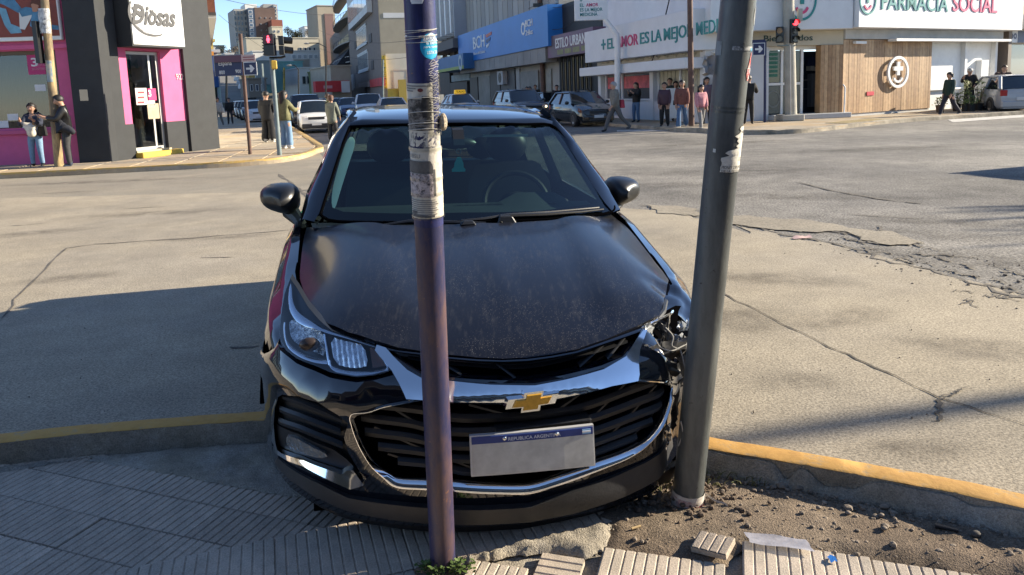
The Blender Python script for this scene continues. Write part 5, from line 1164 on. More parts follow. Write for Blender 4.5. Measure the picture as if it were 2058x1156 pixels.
# meter cover really sits on the front of the corner pier
# next building along the side street: white strip and brown overhanging bay
nb=thing('bay_building','white building with a rust-brown overhanging bay behind the charcoal corner shop','building',(-9.9,26,0))
Wn=Wall((-9.48,23.3),(-.40,.92))
Wn.mb().box(0,12,.0,6,.1,4.6).build('wall',M_wht,nb)
bx=MB();a=AT(400,36,25.5);b=AT(439,30,25.5);c=AT(437,92,29.5);d=AT(402,96,29.5)
Wb=Wall((AT(398,60,26.0).x,26.0),(math.cos(.388),math.sin(.388)))
w_=Wb.sz(437,60)[0];zb=AT(420,36,26.0).z
Wb.mb().box(-2.5,w_,0,13.5,zb,zb+.10).build('bay_floor',mat('bay_soffit',(.34,.32,.29),.8),nb)
M_rust=mat('rust_panel',(.17,.055,.026),.55,var=.2,vs=3)
Wb.mb().box(-2.5,w_,-.02,13.5,zb+.10,zb+.2).build('bay_edge',mat('bay_edge',(.05,.045,.04),.7),nb)
for k in range(4):Wb.mb().box(-2.5+(w_+2.5)*k/4+.01,-2.5+(w_+2.5)*(k+1)/4-.01,0,.05,zb+.2,zb+5).build('bay_panel',M_rust,nb)
Wb.mb().box(-2.5,w_-.02,.06,13.5,zb+.2,zb+5).build('bay_body',M_rust,nb)

rb=thing('unseen_mirrored_row','unseen grey two-storey row added beyond the left edge to darken the bumper reflection','building',(-40,19,0))  # added out of view; darkens what the bumper corner mirrors
W1.mb().box(-60,-9.1,.2,9,.1,8.5).build('wall',mat('row_grey',(.20,.19,.175),.85,var=.12,vs=.4),rb)
for k in range(8):
    for j in range(2):
        f=W1.mb().box(-15-5.5*k,-12-5.5*k,.12,.198,1+3.9*j,3+3.9*j).build('window',M_wht,rb);W1.mb().box(-14.9-5.5*k,-12.1-5.5*k,.10,.119,1.1+3.9*j,2.9+3.9*j).build('pane',M_dglass,f)
# ================================================================== RIGHT-HAND SIDE OF THE STREET: pharmacy, shops, bank
M_pwh=mat('pharmacy_white',(.62,.63,.64),.55,var=.05,vs=1.5)
M_pgr=mat('pharmacy_grey',(.42,.42,.41),.7,var=.1,vs=2)
M_teal=mat('letter_teal',(.012,.20,.20),.5);M_mag=mat('letter_pink',(.52,.045,.15),.5)
M_bei=mat('beige_band',(.46,.41,.31),.7,var=.06,vs=2)
WA=Wall((7.4-.306*97,125),(.292,-.956))
PX=(7.4,27.98);WK=Wall(PX,(.985,.174));kL=WK.sz(1692,150)[0];PK=Vector(PX)+Vector((.985,.174)).normalized()*kL
WB_=Wall((PK.x,PK.y),(.866,.5));bL=WB_.sz(2014,150)[0]
ph=thing('pharmacy','white corner pharmacy with teal and pink lettering and a wood-slatted wall','pharmacy',(7.4,28,0))
L=(Vector(PX)-Vector((7.4-.306*97,125))).length
def body(W,s0,s1,z1,name,m,y0=.30,y1=8,z0=.1,par=None):return W.mb().box(s0,s1,y0,y1,z0,z1).build(name,m,par)
# --- side along the street (in shade)
s_a=WA.sz(1197,150)[0]
WA.mb().box(s_a,L-.02,.45,.75,.1,6.3).build('wall',M_pwh,ph)
MB().prism([tuple(WA.at(s_a,.76).to_2d()),tuple(WA.at(L-.4,.76).to_2d()),(PK.x-.4,PK.y+.75),tuple(WB_.at(bL,.6).to_2d()),tuple(WB_.at(bL,9).to_2d())],4.2,4.35).build('roof_slab',M_pgr,ph)
# fascia sign
def sgn(W,pts,y0,y1,m,name,par):       # four corner sign from photo points TL TR BR BL
    P=[W.sz(*p,y0) for p in pts];mb=W.mb();mb.add([(p[0],y0,p[1]) for p in P]+[(p[0],y1,p[1]) for p in P],[(0,1,2,3),(7,6,5,4),(0,4,5,1),(1,5,6,2),(2,6,7,3),(3,7,4,0)]);return mb.build(name,m,par)
zt=WA.sz(1199,60,-.55)[1];zb=WA.sz(1199,124,-.55)[1]
WA.mb().box(s_a,L+.1,-.55,.44,zb,zt+.0).build('fascia',M_pwh,ph,bevel=.01)
def run(W,body_,x0,x1,y0,y1,m,y=-.551,par=ph,bold=.008):
    a=W.sz(x0,(y0+y1)/2,y);b=W.sz(x1,(y0+y1)/2,y);return a,b
zl0=zb+(zt-zb)*.34;zl1=zb+(zt-zb)*.66
def wr(body_,x0,x1,m,k=1):
    a=WA.sz(x0,80,-.552)[0];b=WA.sz(x1,80,-.552)[0];letter(WA.T,body_,a,b,zl0,zl1,-.553,m,ph,depth=.03,bold=.008)
wr('+',1209,1217,M_teal);wr('EL',1221,1236,M_teal);wr('AMOR',1239,1283,M_mag);wr('ES',1287,1305,M_teal);wr('LA',1310,1330,M_teal);wr('MEJOR',1335,1394,M_teal);wr('MEDICINA',1400,1500,M_teal)
# ledge under the sign, parapet band and shop windows
zz=WA.sz(1200,135,-.35)[1];zy=WA.sz(1200,152,-.35)[1]
WA.mb().box(s_a-.3,L-.2,-.75,.44,zy,zz).build('canopy',M_pwh,ph,bevel=.02)
WA.mb().box(s_a,L-.2,.10,.449,zz+.01,zb-.01).build('cornice',M_bei,ph)
for k in range(14):
    s_=s_a+.6+k*.72
    if s_<L-.5:
        mb=WA.mb();mb.tube([(s_+.6*t/6,.06,zz+.15+.10*math.sin(t/6*3.1)+.05*t/6) for t in range(7)],.03,5);mb.build('cornice_scroll',M_bei,ph)
zs=WA.sz(1240,222,.2)[1]
M_wgl=mat('window_grey_glass',(.10,.105,.11),.08,var=.2,vs=1.2,coat=.3)
for (x0,x1,kind) in [(1214,1246,0),(1246,1303,0),(1318,1362,1),(1362,1405,1),(1405,1440,1)]:
    a=WA.sz(x0,190,.2)[0];b=WA.sz(x1,190,.2)[0]
    wn=WA.mb().box(a,a+.06,.3,.44,.95,2.75).box(b-.06,b,.3,.44,.95,2.75).box(a+.06,b-.06,.3,.44,2.69,2.75).box(a+.06,b-.06,.3,.44,.95,1.02).build('shop_window',M_pwh,ph)
    WA.mb().box(a+.06,b-.06,.38,.42,1.02,2.69).build('pane',M_wgl if kind==0 else mat('curtain_pale',(.30,.28,.22),.25,var=.25,vs=2.5),wn)
    if kind==0:
        WA.mb().box(a+.1,b-.1,.372,.379,1.5,2.05).build('window_print',mat('print_pink',(.48,.09,.10),.6,var=.35,vs=3),wn)
        for q in range(7):WA.mb().box(a+.07,b-.07,.365,.37,2.12+q*.08,2.16+q*.08).build('shutter_slat',mat('slat_grey',(.22,.22,.22),.6),wn)
    else:
        for q in range(5):
            c=a+.1+(b-a-.2)*q/5;WA.mb().box(c,c+(b-a-.2)/5-.04,.365,.378,1.03,2.66).build('curtain_strip',mat('curtain_cream',(.42,.39,.29),.8,var=.12,vs=3),wn)
for x in (1205,1309):
    a=WA.sz(x,190,.2)[0];WA.mb().box(a-.16,a+.16,.20,.449,.1,zy).build('pilaster',M_pwh,ph)
WA.mb().box(s_a,L-.3,.25,.44,.1,.9).build('plinth',M_pwh,ph)
# --- chamfered corner with the entrance
zf=WK.sz(1600,60,-.55)[1]
WK.mb().box(-.1,kL,-.60,.3,zf,5.6).build('corner_fascia',M_pwh,ph,bevel=.01)
zm=WK.sz(1600,92,0)[1]
WK.mb().box(.0,kL,-.05,.5,zm,zf-.005).build('beam',M_bei,ph)
s0,s1,z0,z1=WK.rect(1590,71,1633,81,-.05);
a_=WK.sz(1535,80,-.05)[0];letter(WK.T,'Bienvenidos',a_,s1,z0-.02,z1+.02,-.052,mat('letter_green_dark',(.03,.06,.05),.5),ph,depth=.02,bold=.008)
def logo(W,cx,cy,rx,ry,y,par,ringw=.12,m1=M_teal,m2=M_mag,dep=.03,sm=True):
    c=W.sz(cx,cy,y);r=abs(W.sz(cx,cy-ry,y)[1]-W.sz(cx,cy+ry,y)[1])/2;sx=abs(W.sz(cx+rx,cy,y)[0]-W.sz(cx-rx,cy,y)[0])/2/r
    W.mb().ring(c,r*(1-ringw),r,y-dep,y-.001,36,sx).build('logo_ring',m1,par)
    k=r*.13;q=(c[0],c[1]+r*.22);W.mb().box(q[0]-k*sx,q[0]+k*sx,y-dep,y-.001,q[1]-r*.42,q[1]+r*.42).box(q[0]-r*.42*sx,q[0]-k*sx,y-dep,y-.001,q[1]-k,q[1]+k).box(q[0]+k*sx,q[0]+r*.42*sx,y-dep,y-.001,q[1]-k,q[1]+k).build('logo_cross',m1,par)
    W.mb().ring((c[0],c[1]-r*.18),r*.36,r*.50,y-dep,y-.001,18,sx,205,335).build('logo_smile',m2,par)
logo(WK,1612,0,29,42,-.602,ph)
# entrance: glazing bars, dark opening, open leaf, greens on the left-hand door
zt_=WK.sz(1600,100,.0)[1]
x_=lambda px:WK.sz(px,180,.3)[0]
WK.mb().box(x_(1531),x_(1690)+.0,1.9,2.0,.2,zt_).build('interior_back',mat('shop_back',(.03,.04,.06),.9,var=.3,vs=2),ph)
WK.mb().box(-.02,x_(1538),.05,.5,.1,zm-.003).build('corner_wall',M_pwh,ph)
WK.mb().box(x_(1538),x_(1692),-.35,.6,.1,.30).build('threshold',M_pgr,ph,bevel=.02)
fr=WK.mb()
for (p,w_) in [(1538,.10),(1570,.09),(1610,.10),(1661,.10),(1676,.08),(1689,.14)]:fr.box(x_(p)-w_/2,x_(p)+w_/2,.25,.36,.3,zt_)
fr.box(x_(1538),x_(1612),.27,.34,1.42,1.52).box(x_(1538),x_(1692),.24,.37,zt_,zm-.004);ef=fr.build('entrance_frame',M_wht,ph)
for (p0,p1,c) in [(1540,1568,(.012,.03,.028)),(1572,1608,(.02,.025,.028))]:
    WK.mb().box(x_(p0)+.02,x_(p1)-.02,.30,.31,1.54,zt_-.02).build('pane',mat('pane%d'%p0,c,.05,coat=.4),ef)
    WK.mb().box(x_(p0)+.02,x_(p1)-.02,.30,.31,.34,1.40).build('pane',mat('pane_grey%d'%p0,(.09,.10,.09),.2),ef)
for k in range(7):WK.mb().box(x_(1545),x_(1562),.285,.297,1.75+k*.16,1.86+k*.16).build('opening_hours',mat('hours_green',(.02,.13,.08),.5),ef)
c=(x_(1554),.90);WK.mb().ring(c,.28,.34,.285,.297,28,.8).build('window_emblem',mat('emblem_grey',(.14,.15,.14),.4),ef)
for (p0,p1) in [(1663,1674),(1678,1687)]:
    WK.mb().box(x_(p0),x_(p1),.30,.31,.34,zt_-.02).build('pane',mat('pane_lit',(.14,.15,.14),.1,coat=.3),ef)
for k,(p0,y0,p1,y1,c) in enumerate([(1622,115,1660,132,(.012,.02,.06)),(1626,133,1634,142,(.35,.35,.33)),(1638,134,1658,142,(.35,.35,.34)),(1628,148,1640,215,(.12,.13,.15)),(1643,150,1657,152,(.25,.27,.28)),(1643,162,1657,164,(.25,.27,.28)),(1643,178,1657,180,(.2,.2,.2)),(1616,160,1624,162,(.16,.17,.18)),(1616,178,1624,180,(.16,.17,.18))]):
    s0,s1,z0,z1=WK.rect(p0,y0,p1,y1,1.5);WK.mb().box(s0,s1,1.4,1.7,z0,z1).build('shop_shelf',mat('shelf%d'%k,c,.6),ph)
cr=WK.mb();cr.tube([(x_(1680),-.25,.30),(x_(1681),-.25,1.25),(x_(1682),-.1,1.35)],.03,8);cr.build('handrail',M_wht,ph)
lampz=zm-.03
for p in (1577,1652):WK.mb().box(x_(p)-.2,x_(p)+.2,-.04,.2,lampz-.03,lampz-.001).build('downlight',M_wht,ph)
# --- main sign side, sunlit
zf2=WB_.sz(1800,57,-.6)[1]
WB_.mb().box(-.12,bL,-.75,.3,zf2,5.6).build('main_fascia',M_pwh,ph,bevel=.01)
zc=WB_.sz(1750,79,0)[1]
WB_.mb().box(0,bL-.3,-.12,.4,zc,zf2-.005).build('beam',M_pgr,ph)
def wrB(b,x0,x1,y0,y1,m):
    s0,s1,z0,z1=WB_.rect(x0,y0,x1,y1,-.75);letter(WB_.T,b,s0,s1,z0,z1,-.752,m,ph,depth=.03,bold=.008)
wrB('FARMACIA',1771,1905,-10,21,M_teal);wrB('SOCIAL',1914,2004,-8,24,M_mag)
logo(WB_,1744,0,17,30,-.752,ph,.13)
s_w=WB_.sz(1868,180)[0];NP=34;zw0=.22
Mw=[mat('wood_slat',(.36,.225,.115),.6,var=.18,vs=6),mat('wood_slat_pale',(.43,.28,.15),.6,var=.18,vs=6),mat('wood_slat_dark',(.30,.18,.09),.6,var=.2,vs=6)]
for k in range(NP):
    a=s_w*k/NP;rnd=random.Random(k);WB_.mb().box(a+.006,a+s_w/NP-.006,-.04-rnd.uniform(0,.008),.2,zw0,zc-.02).build('wood_slat',Mw[rnd.randrange(3)],ph)
WB_.mb().box(0,s_w,.0,.4,.1,zw0+.0).build('plinth',M_pgr,ph)
WB_.mb().box(0,s_w,.02,.45,zw0,zc-.02).build('slat_backing',mat('slat_gap',(.06,.035,.02),.9),ph)
for k in range(6):
    a=kL-.98+.16*k;WK.mb().box(a+.006,a+.154,-.10,.24,.22,zm-.01).build('wood_slat',Mw[k%3],ph)
lg=thing('wall_emblem','white oval ring emblem with a cross and smile on the wooden slats','emblem',WB_.at(WB_.sz(1803,145)[0],-.1,WB_.sz(1803,145)[1]))
M_em=mat('emblem_white',(.70,.70,.68),.5)
logo(WB_,1803,145,21,32,-.13,lg,.17,M_em,M_em,.07)
for (dx,dz) in ((-.25,.4),(.25,.4),(0,-.55)):
    c=WB_.sz(1803,145,-.13);WB_.mb().box(c[0]+dx-.02,c[0]+dx+.02,-.131,-.03,c[1]+dz-.02,c[1]+dz+.02).build('mounting_stud',M_em,lg)
s0,s1,z0,z1=WB_.rect(1742,184,1756,192,-.06);WB_.mb().box(s0,s1,-.075,-.055,z0,z1).build('red_plate',mat('plate_red',(.50,.03,.05),.5),ph)
s0,s1,z0,z1=WB_.rect(1721,83,1742,88,-.2);WB_.mb().box(s0,s1,-.2,-.05,z0,z1).build('spotlight',M_wht,ph)
# white wall right of the wood, with posts and ledges
WB_.mb().box(s_w+.01,bL,.25,.5,.1,zc-.001).build('white_wall',M_wht,ph)
for p in (1943,2003):
    a=WB_.sz(p,150)[0];WB_.mb().box(a-.09,a+.09,.05,.249,.1,zc-.003).build('pilaster',M_wht,ph)
s0,s1,z0,z1=WB_.rect(1870,70,2010,79);WB_.mb().box(s_w-3.2,bL-.35,-.5,-.121,zc-.10,zc-.002).build('awning_rail',M_wht,ph)
WB_.mb().box(s_w+.02,WB_.sz(1943,150)[0]-.1,.10,.248,.95,1.03).build('ledge',M_wht,ph)
WB_.mb().box(WB_.sz(1972,150)[0],WB_.sz(1986,150)[0],.0,.24,.1,2.2).build('side_pier',M_wht,ph)
# --- neighbour on the right: optician
op=thing('optician_shop','beige optician shop with a spectacles sign at the right edge','shop',WB_.at(bL+1,0,0))
WB_.mb().box(bL+.32,bL+9,.3,6,.1,4.0).build('wall',M_pgr,op)
WB_.mb().box(bL+.02,bL+.30,-.2,.5,.1,6).build('drain_pipe',mat('pipe_brown',(.13,.10,.08),.6),op)
WB_.mb().box(bL+.32,bL+9,-.2,5.9,4.2,6).build('upper_wall',mat('beige_stone',(.42,.35,.24),.8,var=.12,vs=2),op)
WB_.mb().box(bL+.32,bL+9,-.7,.29,3.55,4.19).build('canopy',M_pgr,op)
s0,s1,z0,z1=WB_.rect(2024,60,2100,86,-.1)
so_=WB_.mb().box(s0,s1+2,-.12,.29,z0,z1).build('fascia_sign',mat('optic_white',(.50,.52,.55),.5),op)
WB_.mb().box(s0+.9,s1+2,-.13,-.121,z0,z1-.06).build('sign_panel',mat('optic_navy',(.03,.05,.12),.5),so_)
gz=(z0+z1)/2;WB_.mb().ring((s0+.35,gz),.07,.13,-.135,-.121,14).ring((s0+.66,gz),.07,.13,-.135,-.121,14).box(s0+.47,s0+.54,-.135,-.121,gz+.0,gz+.03).build('spectacles_symbol',mat('optic_navy',(.03,.05,.12),.5),so_)
WB_.mb().box(bL+.6,bL+5,.28,.299,.9,2.9).build('shop_window',mat('optic_glass',(.12,.14,.15),.1,coat=.4),op)
# ================== along the street: dark boutique, bank, office block
eu=thing('boutique','narrow black clothes boutique with a purple sign between the bank and pharmacy','shop',WA.at(WA.sz(1150,190)[0],0,0))
e0=WA.sz(1112,190)[0];e1__=s_a-.02
M_blk=mat('boutique_black',(.016,.017,.019),.6,var=.2,vs=2)
WA.mb().box(e0,e1__,.4,7,.1,6.3).build('wall',M_blk,eu)
zt2=WA.sz(1112,72,-.3)[1];zb2=WA.sz(1112,116,-.3)[1];ex=WA.sz(1192,75,-.3)[0]
sgn_=WA.mb().box(e0+.1,ex,-.3,.39,zb2,zt2).build('fascia_sign',mat('boutique_purple',(.17,.055,.14),.5,col2=(.10,.08,.075),vs=.35),eu)
aa=WA.sz(1117,90,-.3)[0];ab=WA.sz(1186,80,-.3)[0];zc_=(zt2+zb2)/2
letter(WA.T,'ESTILO',aa,aa+(ab-aa)*.40,zc_-.12,zc_+.42,-.302,M_wht,sgn_,depth=.03,bold=.008)
letter(WA.T,'URBANO',aa+(ab-aa)*.45,ab,zc_-.12,zc_+.42,-.302,M_wht,sgn_,depth=.03,bold=.008)
for k in range(4):WA.mb().box(aa+.2+(ab-aa)*.24*k,aa+1.1+(ab-aa)*.24*k,-.31,-.301,zb2+.12,zb2+.38).build('sign_picture',mat('sign_olive',(.20,.20,.08),.6,var=.3,vs=3),sgn_)
gs=WA.sz(1128,190,.3)[0];ge=WA.sz(1186,190,.3)[0]
WA.mb().box(gs,ge,.36,.39,.4,3.6).build('shop_glass',M_dglass,eu)
for k in range(8):
    a=gs+(ge-gs)*k/7;WA.mb().box(a-.03,a+.03,.25,.32,.3,3.6).build('grille_bar',mat('grille_iron',(.05,.052,.056),.5),eu)
WA.mb().box(gs,ge,.24,.33,1.35,1.45).box(gs,ge,.24,.33,3.5,3.62).build('grille_rail',mat('grille_iron',(.05,.052,.056),.5),eu)
bk=thing('bank','grey bank building with a long blue sign and ribbed panels','bank',WA.at(WA.sz(1000,190)[0],0,0))
b0=WA.sz(936,190)[0];b1_=e0-.03
M_con=mat('bank_concrete',(.30,.285,.25),.8,var=.14,vs=.8)
WA.mb().box(b0,b1_,.5,8,.1,10.2).build('wall',M_con,bk)
zt3=WA.sz(938,66,-.5)[1];zb3=WA.sz(938,125,-.5)[1]
bs=WA.mb().box(b0+.1,WA.sz(1101,60,-.5)[0],-.5,.49,zb3,zt3).build('fascia_sign',mat('bank_blue',(.018,.16,.46),.45,var=.1,vs=.4),bk)
s_b0=WA.sz(952,95,-.5)[0];s_b1=WA.sz(975,92,-.5)[0];hh=zt3-zb3
letter(WA.T,'BCH',s_b0,s_b1,zb3+hh*.38,zb3+hh*.78,-.502,M_wht,bs,depth=.04,bold=.008)
letter(WA.T,'Banco del Chubut',s_b0,s_b1,zb3+hh*.18,zb3+hh*.27,-.502,M_wht,bs,depth=.04)
fa=WA.sz(977,88,-.5)[0];fb=WA.sz(989,85,-.5)[0]
for k,c in enumerate([(.50,.10,.06),(.03,.06,.16),(.62,.62,.62)]):
    q=hh*(.72-.16*k);WA.mb().yprism([(fa,zb3+q),(fb-(fb-fa)*.2*k,zb3+q+.12),(fb-(fb-fa)*.28*k,zb3+q-hh*.08+.1),(fa+.2,zb3+q-hh*.09)],-.53,-.501).build('logo_stripe',mat('bank_stripe%d'%k,c,.5),bs)
lc=(WA.sz(1052,62,-.5)[0],zb3+hh*.58);WA.mb().ring(lc,hh*.11,hh*.17,-.53,-.501,24).build('logo_ring',M_wht,bs)
la=WA.sz(1057,62,-.5)[0];lb=WA.sz(1071,60,-.5)[0]
letter(WA.T,'BCH',la,lb,zb3+hh*.60,zb3+hh*.78,-.502,M_wht,bs,depth=.04,bold=.008);letter(WA.T,'24hs',la,lb,zb3+hh*.38,zb3+hh*.52,-.502,M_wht,bs,depth=.04)
# ribbed canopy under the sign and the arcade
zr=WA.sz(940,147,-.3)[1];nr=16
for k in range(nr):
    a=b0+(b1_-b0)*k/nr;WA.mb().box(a+.02,a+(b1_-b0)/nr-.02,-.40,.3,zr,zb3-.02).build('canopy_panel',mat('canopy_grey',(.24,.23,.215),.7,var=.15,vs=.7),bk)
up=WA.sz(938,60,.4)[1]
for k in range(18):
    a=b0+(b1_-b0)*k/18;WA.mb().box(a+.05,a+(b1_-b0)/18-.05,.35,.499,zt3+.15,10.2).build('facade_panel',mat('facade_panel%d'%(k%3),[(.33,.31,.27),(.28,.27,.245),(.36,.345,.31)][k%3],.75),bk)
for (p0,p1,c) in [(945,960,(.02,.02,.022)),(962,985,(.14,.14,.13)),(986,1005,(.03,.03,.032)),(1008,1035,(.045,.045,.05)),(1038,1045,(.25,.25,.25)),(1046,1082,(.15,.145,.135)),(1090,1108,(.26,.25,.21))]:
    a=WA.sz(p0,180,.4)[0];b=WA.sz(p1,180,.4)[0];WA.mb().box(a,b,.40,.498,.12,zr-.05-.3*((p0//7)%2)).build('shop_bay',mat('bay%d'%p0,c,.5,var=.3,vs=1),bk)
a=WA.sz(1003,152,.2)[0];ac=WA.mb().box(a,a+1.4,.05,.39,zr-1.1,zr-.15).build('air_conditioner',M_pgr,bk);WA.mb().ring((a+.7,zr-.62),.05,.36,.02,.048,20).build('fan_guard',M_blackpl,ac)
a=WA.sz(1122,150,.2)[0]
ofc=thing('office_block','office block with tall white fins beyond the bank','office building',WA.at(WA.sz(900,190)[0],0,0))
o0=WA.sz(873,120)[0];o1=b0-.05
WA.mb().box(o0,o1,.8,12,.1,12.5).build('wall',mat('office_dark',(.10,.085,.065),.7,var=.2,vs=.6),ofc)
zo=WA.sz(880,76,-.6)[1]
of_=WA.sz(915,60,-.6)[0]
for k in range(6):
    a=o0+(of_-o0)*k/6;WA.mb().box(a+.05,a+.55,-.6,.79,zo,12.5).build('fin',M_wht,ofc)
WA.mb().box(of_+.02,o1,-.7,.79,zo-.6,12.5).build('stair_tower',mat('office_grey',(.33,.345,.37),.6,var=.08,vs=.5),ofc)
WA.mb().box(o0,o1,-.9,.79,zo-1.4,zo-.62).build('slab',mat('slab_grey',(.14,.13,.12),.8),ofc)
for p in (884,898,912,926):
    a=WA.sz(p,110,.5)[0];wq=WA.mb().box(a-.7,a+.7,.70,.795,WA.sz(p,118,.5)[1],WA.sz(p,88,.5)[1]).build('window',mat('office_frame',(.24,.22,.19),.6),ofc);WA.mb().box(a-.55,a+.55,.66,.698,WA.sz(p,116,.5)[1],WA.sz(p,90,.5)[1]).build('pane',M_dglass,wq)
# small blue projecting sign
ps=thing('blue_shop_sign','small blue projecting box sign left of the bank','sign',WA.at(WA.sz(905,128)[0],-1,5))
s0,s1,z0,z1=WA.rect(877,114,934,143,-1.2);WA.mb().box(s0,s1,-1.3,.7,z0,z1).build('sign_box',mat('sign_blue',(.03,.13,.30),.5,var=.15,vs=.6),ps)
WA.mb().box(s0,s1,-1.31,-1.301,z0,z0+.25).build('sign_stripe',mat('sign_lime',(.25,.33,.06),.5),ps)
c=WA.sz(925,126,-1.32);WA.mb().ring(c,.35,.62,-1.33,-1.301,20).build('sign_emblem',mat('sign_pale',(.35,.42,.45),.5),ps)
for (p0,y0,p1,y1,c) in [(876,143,905,190,(.02,.02,.022)),(908,150,945,163,(.20,.25,.25)),(906,165,940,192,(.035,.034,.033))]:
    s0,s1,z0,z1=WA.rect(p0,y0,p1,y1,.5);WA.mb().box(s0,s1,.45,.78,max(.12,z0),z1).build('shop_bay',mat('sb%d'%p0,c,.6,var=.2,vs=1),ofc)
# ================================================================== DOWN THE STREET AND THE HILL
def fbox(px0,px1,ytop,Y,dep,base=0.0,rot=.5):
    a=AT(px0,ytop,Y);W=Wall((a.x,a.y),(math.cos(rot),math.sin(rot)));return W,W.sz(px1,ytop)[0],a.z
def pz(W,x,y,off=0):return W.sz(x,y,off)
def windows(W,par,x0,x1,y0,y1,nx,ny,m,fm=None,gap=.35,off=0,dep=.08,split=0):
    s0,s1,z0,z1=W.rect(x0,y0,x1,y1,off);cw=(s1-s0)/nx;ch=(z1-z0)/ny
    for i in range(nx):
        for j in range(ny):
            a=s0+cw*(i+gap/2);b=s0+cw*(i+1-gap/2);c=z0+ch*(j+gap/2);d=z0+ch*(j+1-gap/2);t=min(b-a,d-c)*.10
            f=W.mb().box(a,b,off-dep,off-.004,c,d).build('window',fm or M_wht,par)
            n=split or 1
            for q in range(n):
                u=a+t+(b-a-t)*q/n;W.mb().box(u,u+(b-a-t)/n-t,off-dep-.02,off-dep-.002,c+t,d-t).build('pane',m,f)
M_fgl=mat('far_glass',(.035,.045,.06),.08,var=.5,vs=.3,coat=.3)
M_brick=mat('brown_brick',(.20,.16,.135),.85,var=.14,vs=1.5,bump=.3,bs=5)
M_crm=mat('cream_wall',(.46,.41,.31),.85,var=.08,vs=.2)
M_fw=mat('far_white',(.60,.59,.56),.8,var=.08,vs=.2)
M_fgrey=mat('far_grey',(.30,.29,.27),.85,var=.12,vs=.2)
M_redp=mat('shop_red',(.50,.03,.035),.6,var=.1,vs=.5)
# hill behind the town
hr=random.Random(3);rows=[]
for i in range(26):
    Y=150+i*26;r=[]
    for k in range(41):
        x=-420+k*21;u=(Y-150)/480;h=-2+26*sstep(0,.75,u)+3.0*noise.noise(Vector((x*.012,Y*.01,0)))*min(1,u*3)+ .018*max(0,-x-100)
        r.append((x,Y,h*(1-.55*sstep(60,300,x))))
    rows.append(r)
MB().grid(rows).build('hill',ground_mat('hill_ground',(.16,.13,.08),grain=.5,ga=.3,patch=.02,pa=.3,bump=.2,tint=(.09,.10,.055)),kind='structure',smooth=True)
# the street climbing the hill
p0=AT(452,204,150);rows=[]
def hstrip(name,pts,m):
    mb=MB();rows=[]
    for (xl,xr,y,Y) in pts:
        a=AT(xl,y,Y);b=AT(xr,y,Y);rows.append([a,b])
    return mb.grid(rows).build(name,m,kind='structure')
hstrip('hill_street',[(425,545,206,120),(430,535,196,150),(432,512,184,190),(436,500,170,240),(440,492,156,300),(446,488,146,360)],mat('hill_asphalt',(.15,.14,.125),.9,var=.2,vs=.1))
hstrip('hill_pavement',[(418,425.5,206,119.5),(420,430.5,196,149.5),(424,432.5,184,189.5),(430,436.5,170,239.5),(435,440.5,156,299.5)],mat('hill_kerb',(.40,.36,.28),.9,var=.2,vs=.1))
# tower block on the hill
tw=thing('apartment_tower','tall apartment tower on the hill, dark brick centre with white gridded end','tower',AT(515,90,330))
W,wd_,zt_=fbox(470,500,18,330,20);zb_=AT(485,130,330).z
W.mb().box(0,wd_,0,18,zb_,zt_).build('wall',M_fgrey,tw);windows(W,tw,472,499,20,120,4,9,M_fgl,mat('tower_frame',(.42,.40,.36),.8),.30,0,.3)
W,wd_,zt_=fbox(499,512,16,328,20);W.mb().box(0,wd_,0,18,zb_,zt_).build('wall',mat('tower_glass_wall',(.10,.12,.16),.35,var=.4,vs=.2),tw);windows(W,tw,500,511,20,90,1,8,mat('tower_blue_glass',(.05,.08,.13),.1),None,.3,0,.2)
W,wd_,zt_=fbox(511,552,15,329,20);W.mb().box(0,wd_,0,18,zb_,zt_).build('wall',mat('tower_brown',(.115,.075,.062),.85,var=.15,vs=.2),tw);windows(W,tw,520,552,30,92,3,5,M_fgl,M_fw,.80,0,.2)
W,wd_,zt_=fbox(549,557,9,340,20);W.mb().box(0,wd_,0,12,zb_,zt_).build('wall',M_fgrey,tw);windows(W,tw,550,557,12,40,1,4,M_fgl,None,.3,0,.2)
W,wd_,zt_=fbox(492,516,8,338,10);W.mb().box(0,wd_,0,12,zb_,zt_).build('roof_house',M_fw,tw)
W,wd_,zt_=fbox(529,553,8,342,10);W.mb().box(0,wd_,0,8,zb_,zt_).build('roof_house',M_fgrey,tw)
def block(name,label,px0,px1,ytop,Y,ybot,m,par=None,dep=14,cat='building',rot=.5,wins=None,group=None):
    W,w_,z_=fbox(px0,px1,ytop,Y,dep,rot=rot);zb=AT((px0+px1)/2,ybot,Y).z
    t=thing(name,label,cat,W.at(w_/2,dep/2,zb),0,group);W.mb().box(0,w_,0,dep,zb,z_).build('wall',m,t);W.mb().box(-.2,w_+.2,-.2,dep+.2,z_,z_+.25).build('parapet',m,t)
    for wn in wins or ():windows(W,t,*wn)
    return t,W
t,W=block('stepped_block','cream block with a red top storey just right of the tall brown tower',546,568,54,325,125,M_crm,wins=[(549,566,58,100,2,4,M_fgl,None,.55,0,.2)])
s0,s1,z0,z1=W.rect(546,40,568,54);W.mb().box(s0,s1,0,14,z1-(z1-z0),z1).build('top_storey',mat('brick_red',(.22,.075,.05),.85),t)
t,W=block('long_cream_block','long cream building with blank walls behind the pedestrian signal',494,640,77,215,150,M_crm,wins=[(600,636,90,112,4,1,M_fgl,M_fw,.5,0,.2)])
t,W=block('white_block','low white building with louvred front above the teal roofs',508,642,104,190,150,M_fw,wins=[(585,640,108,120,5,1,mat('louvre',(.33,.36,.37),.5),None,.25,0,.2)])
for k in range(8):
    s0,s1,z0,z1=W.rect(590,120+k*2.2,622,121.2+k*2.2,-.25);W.mb().box(s0,s1,-.3,-.01,z0,z1).build('louvre',M_fgrey,t)
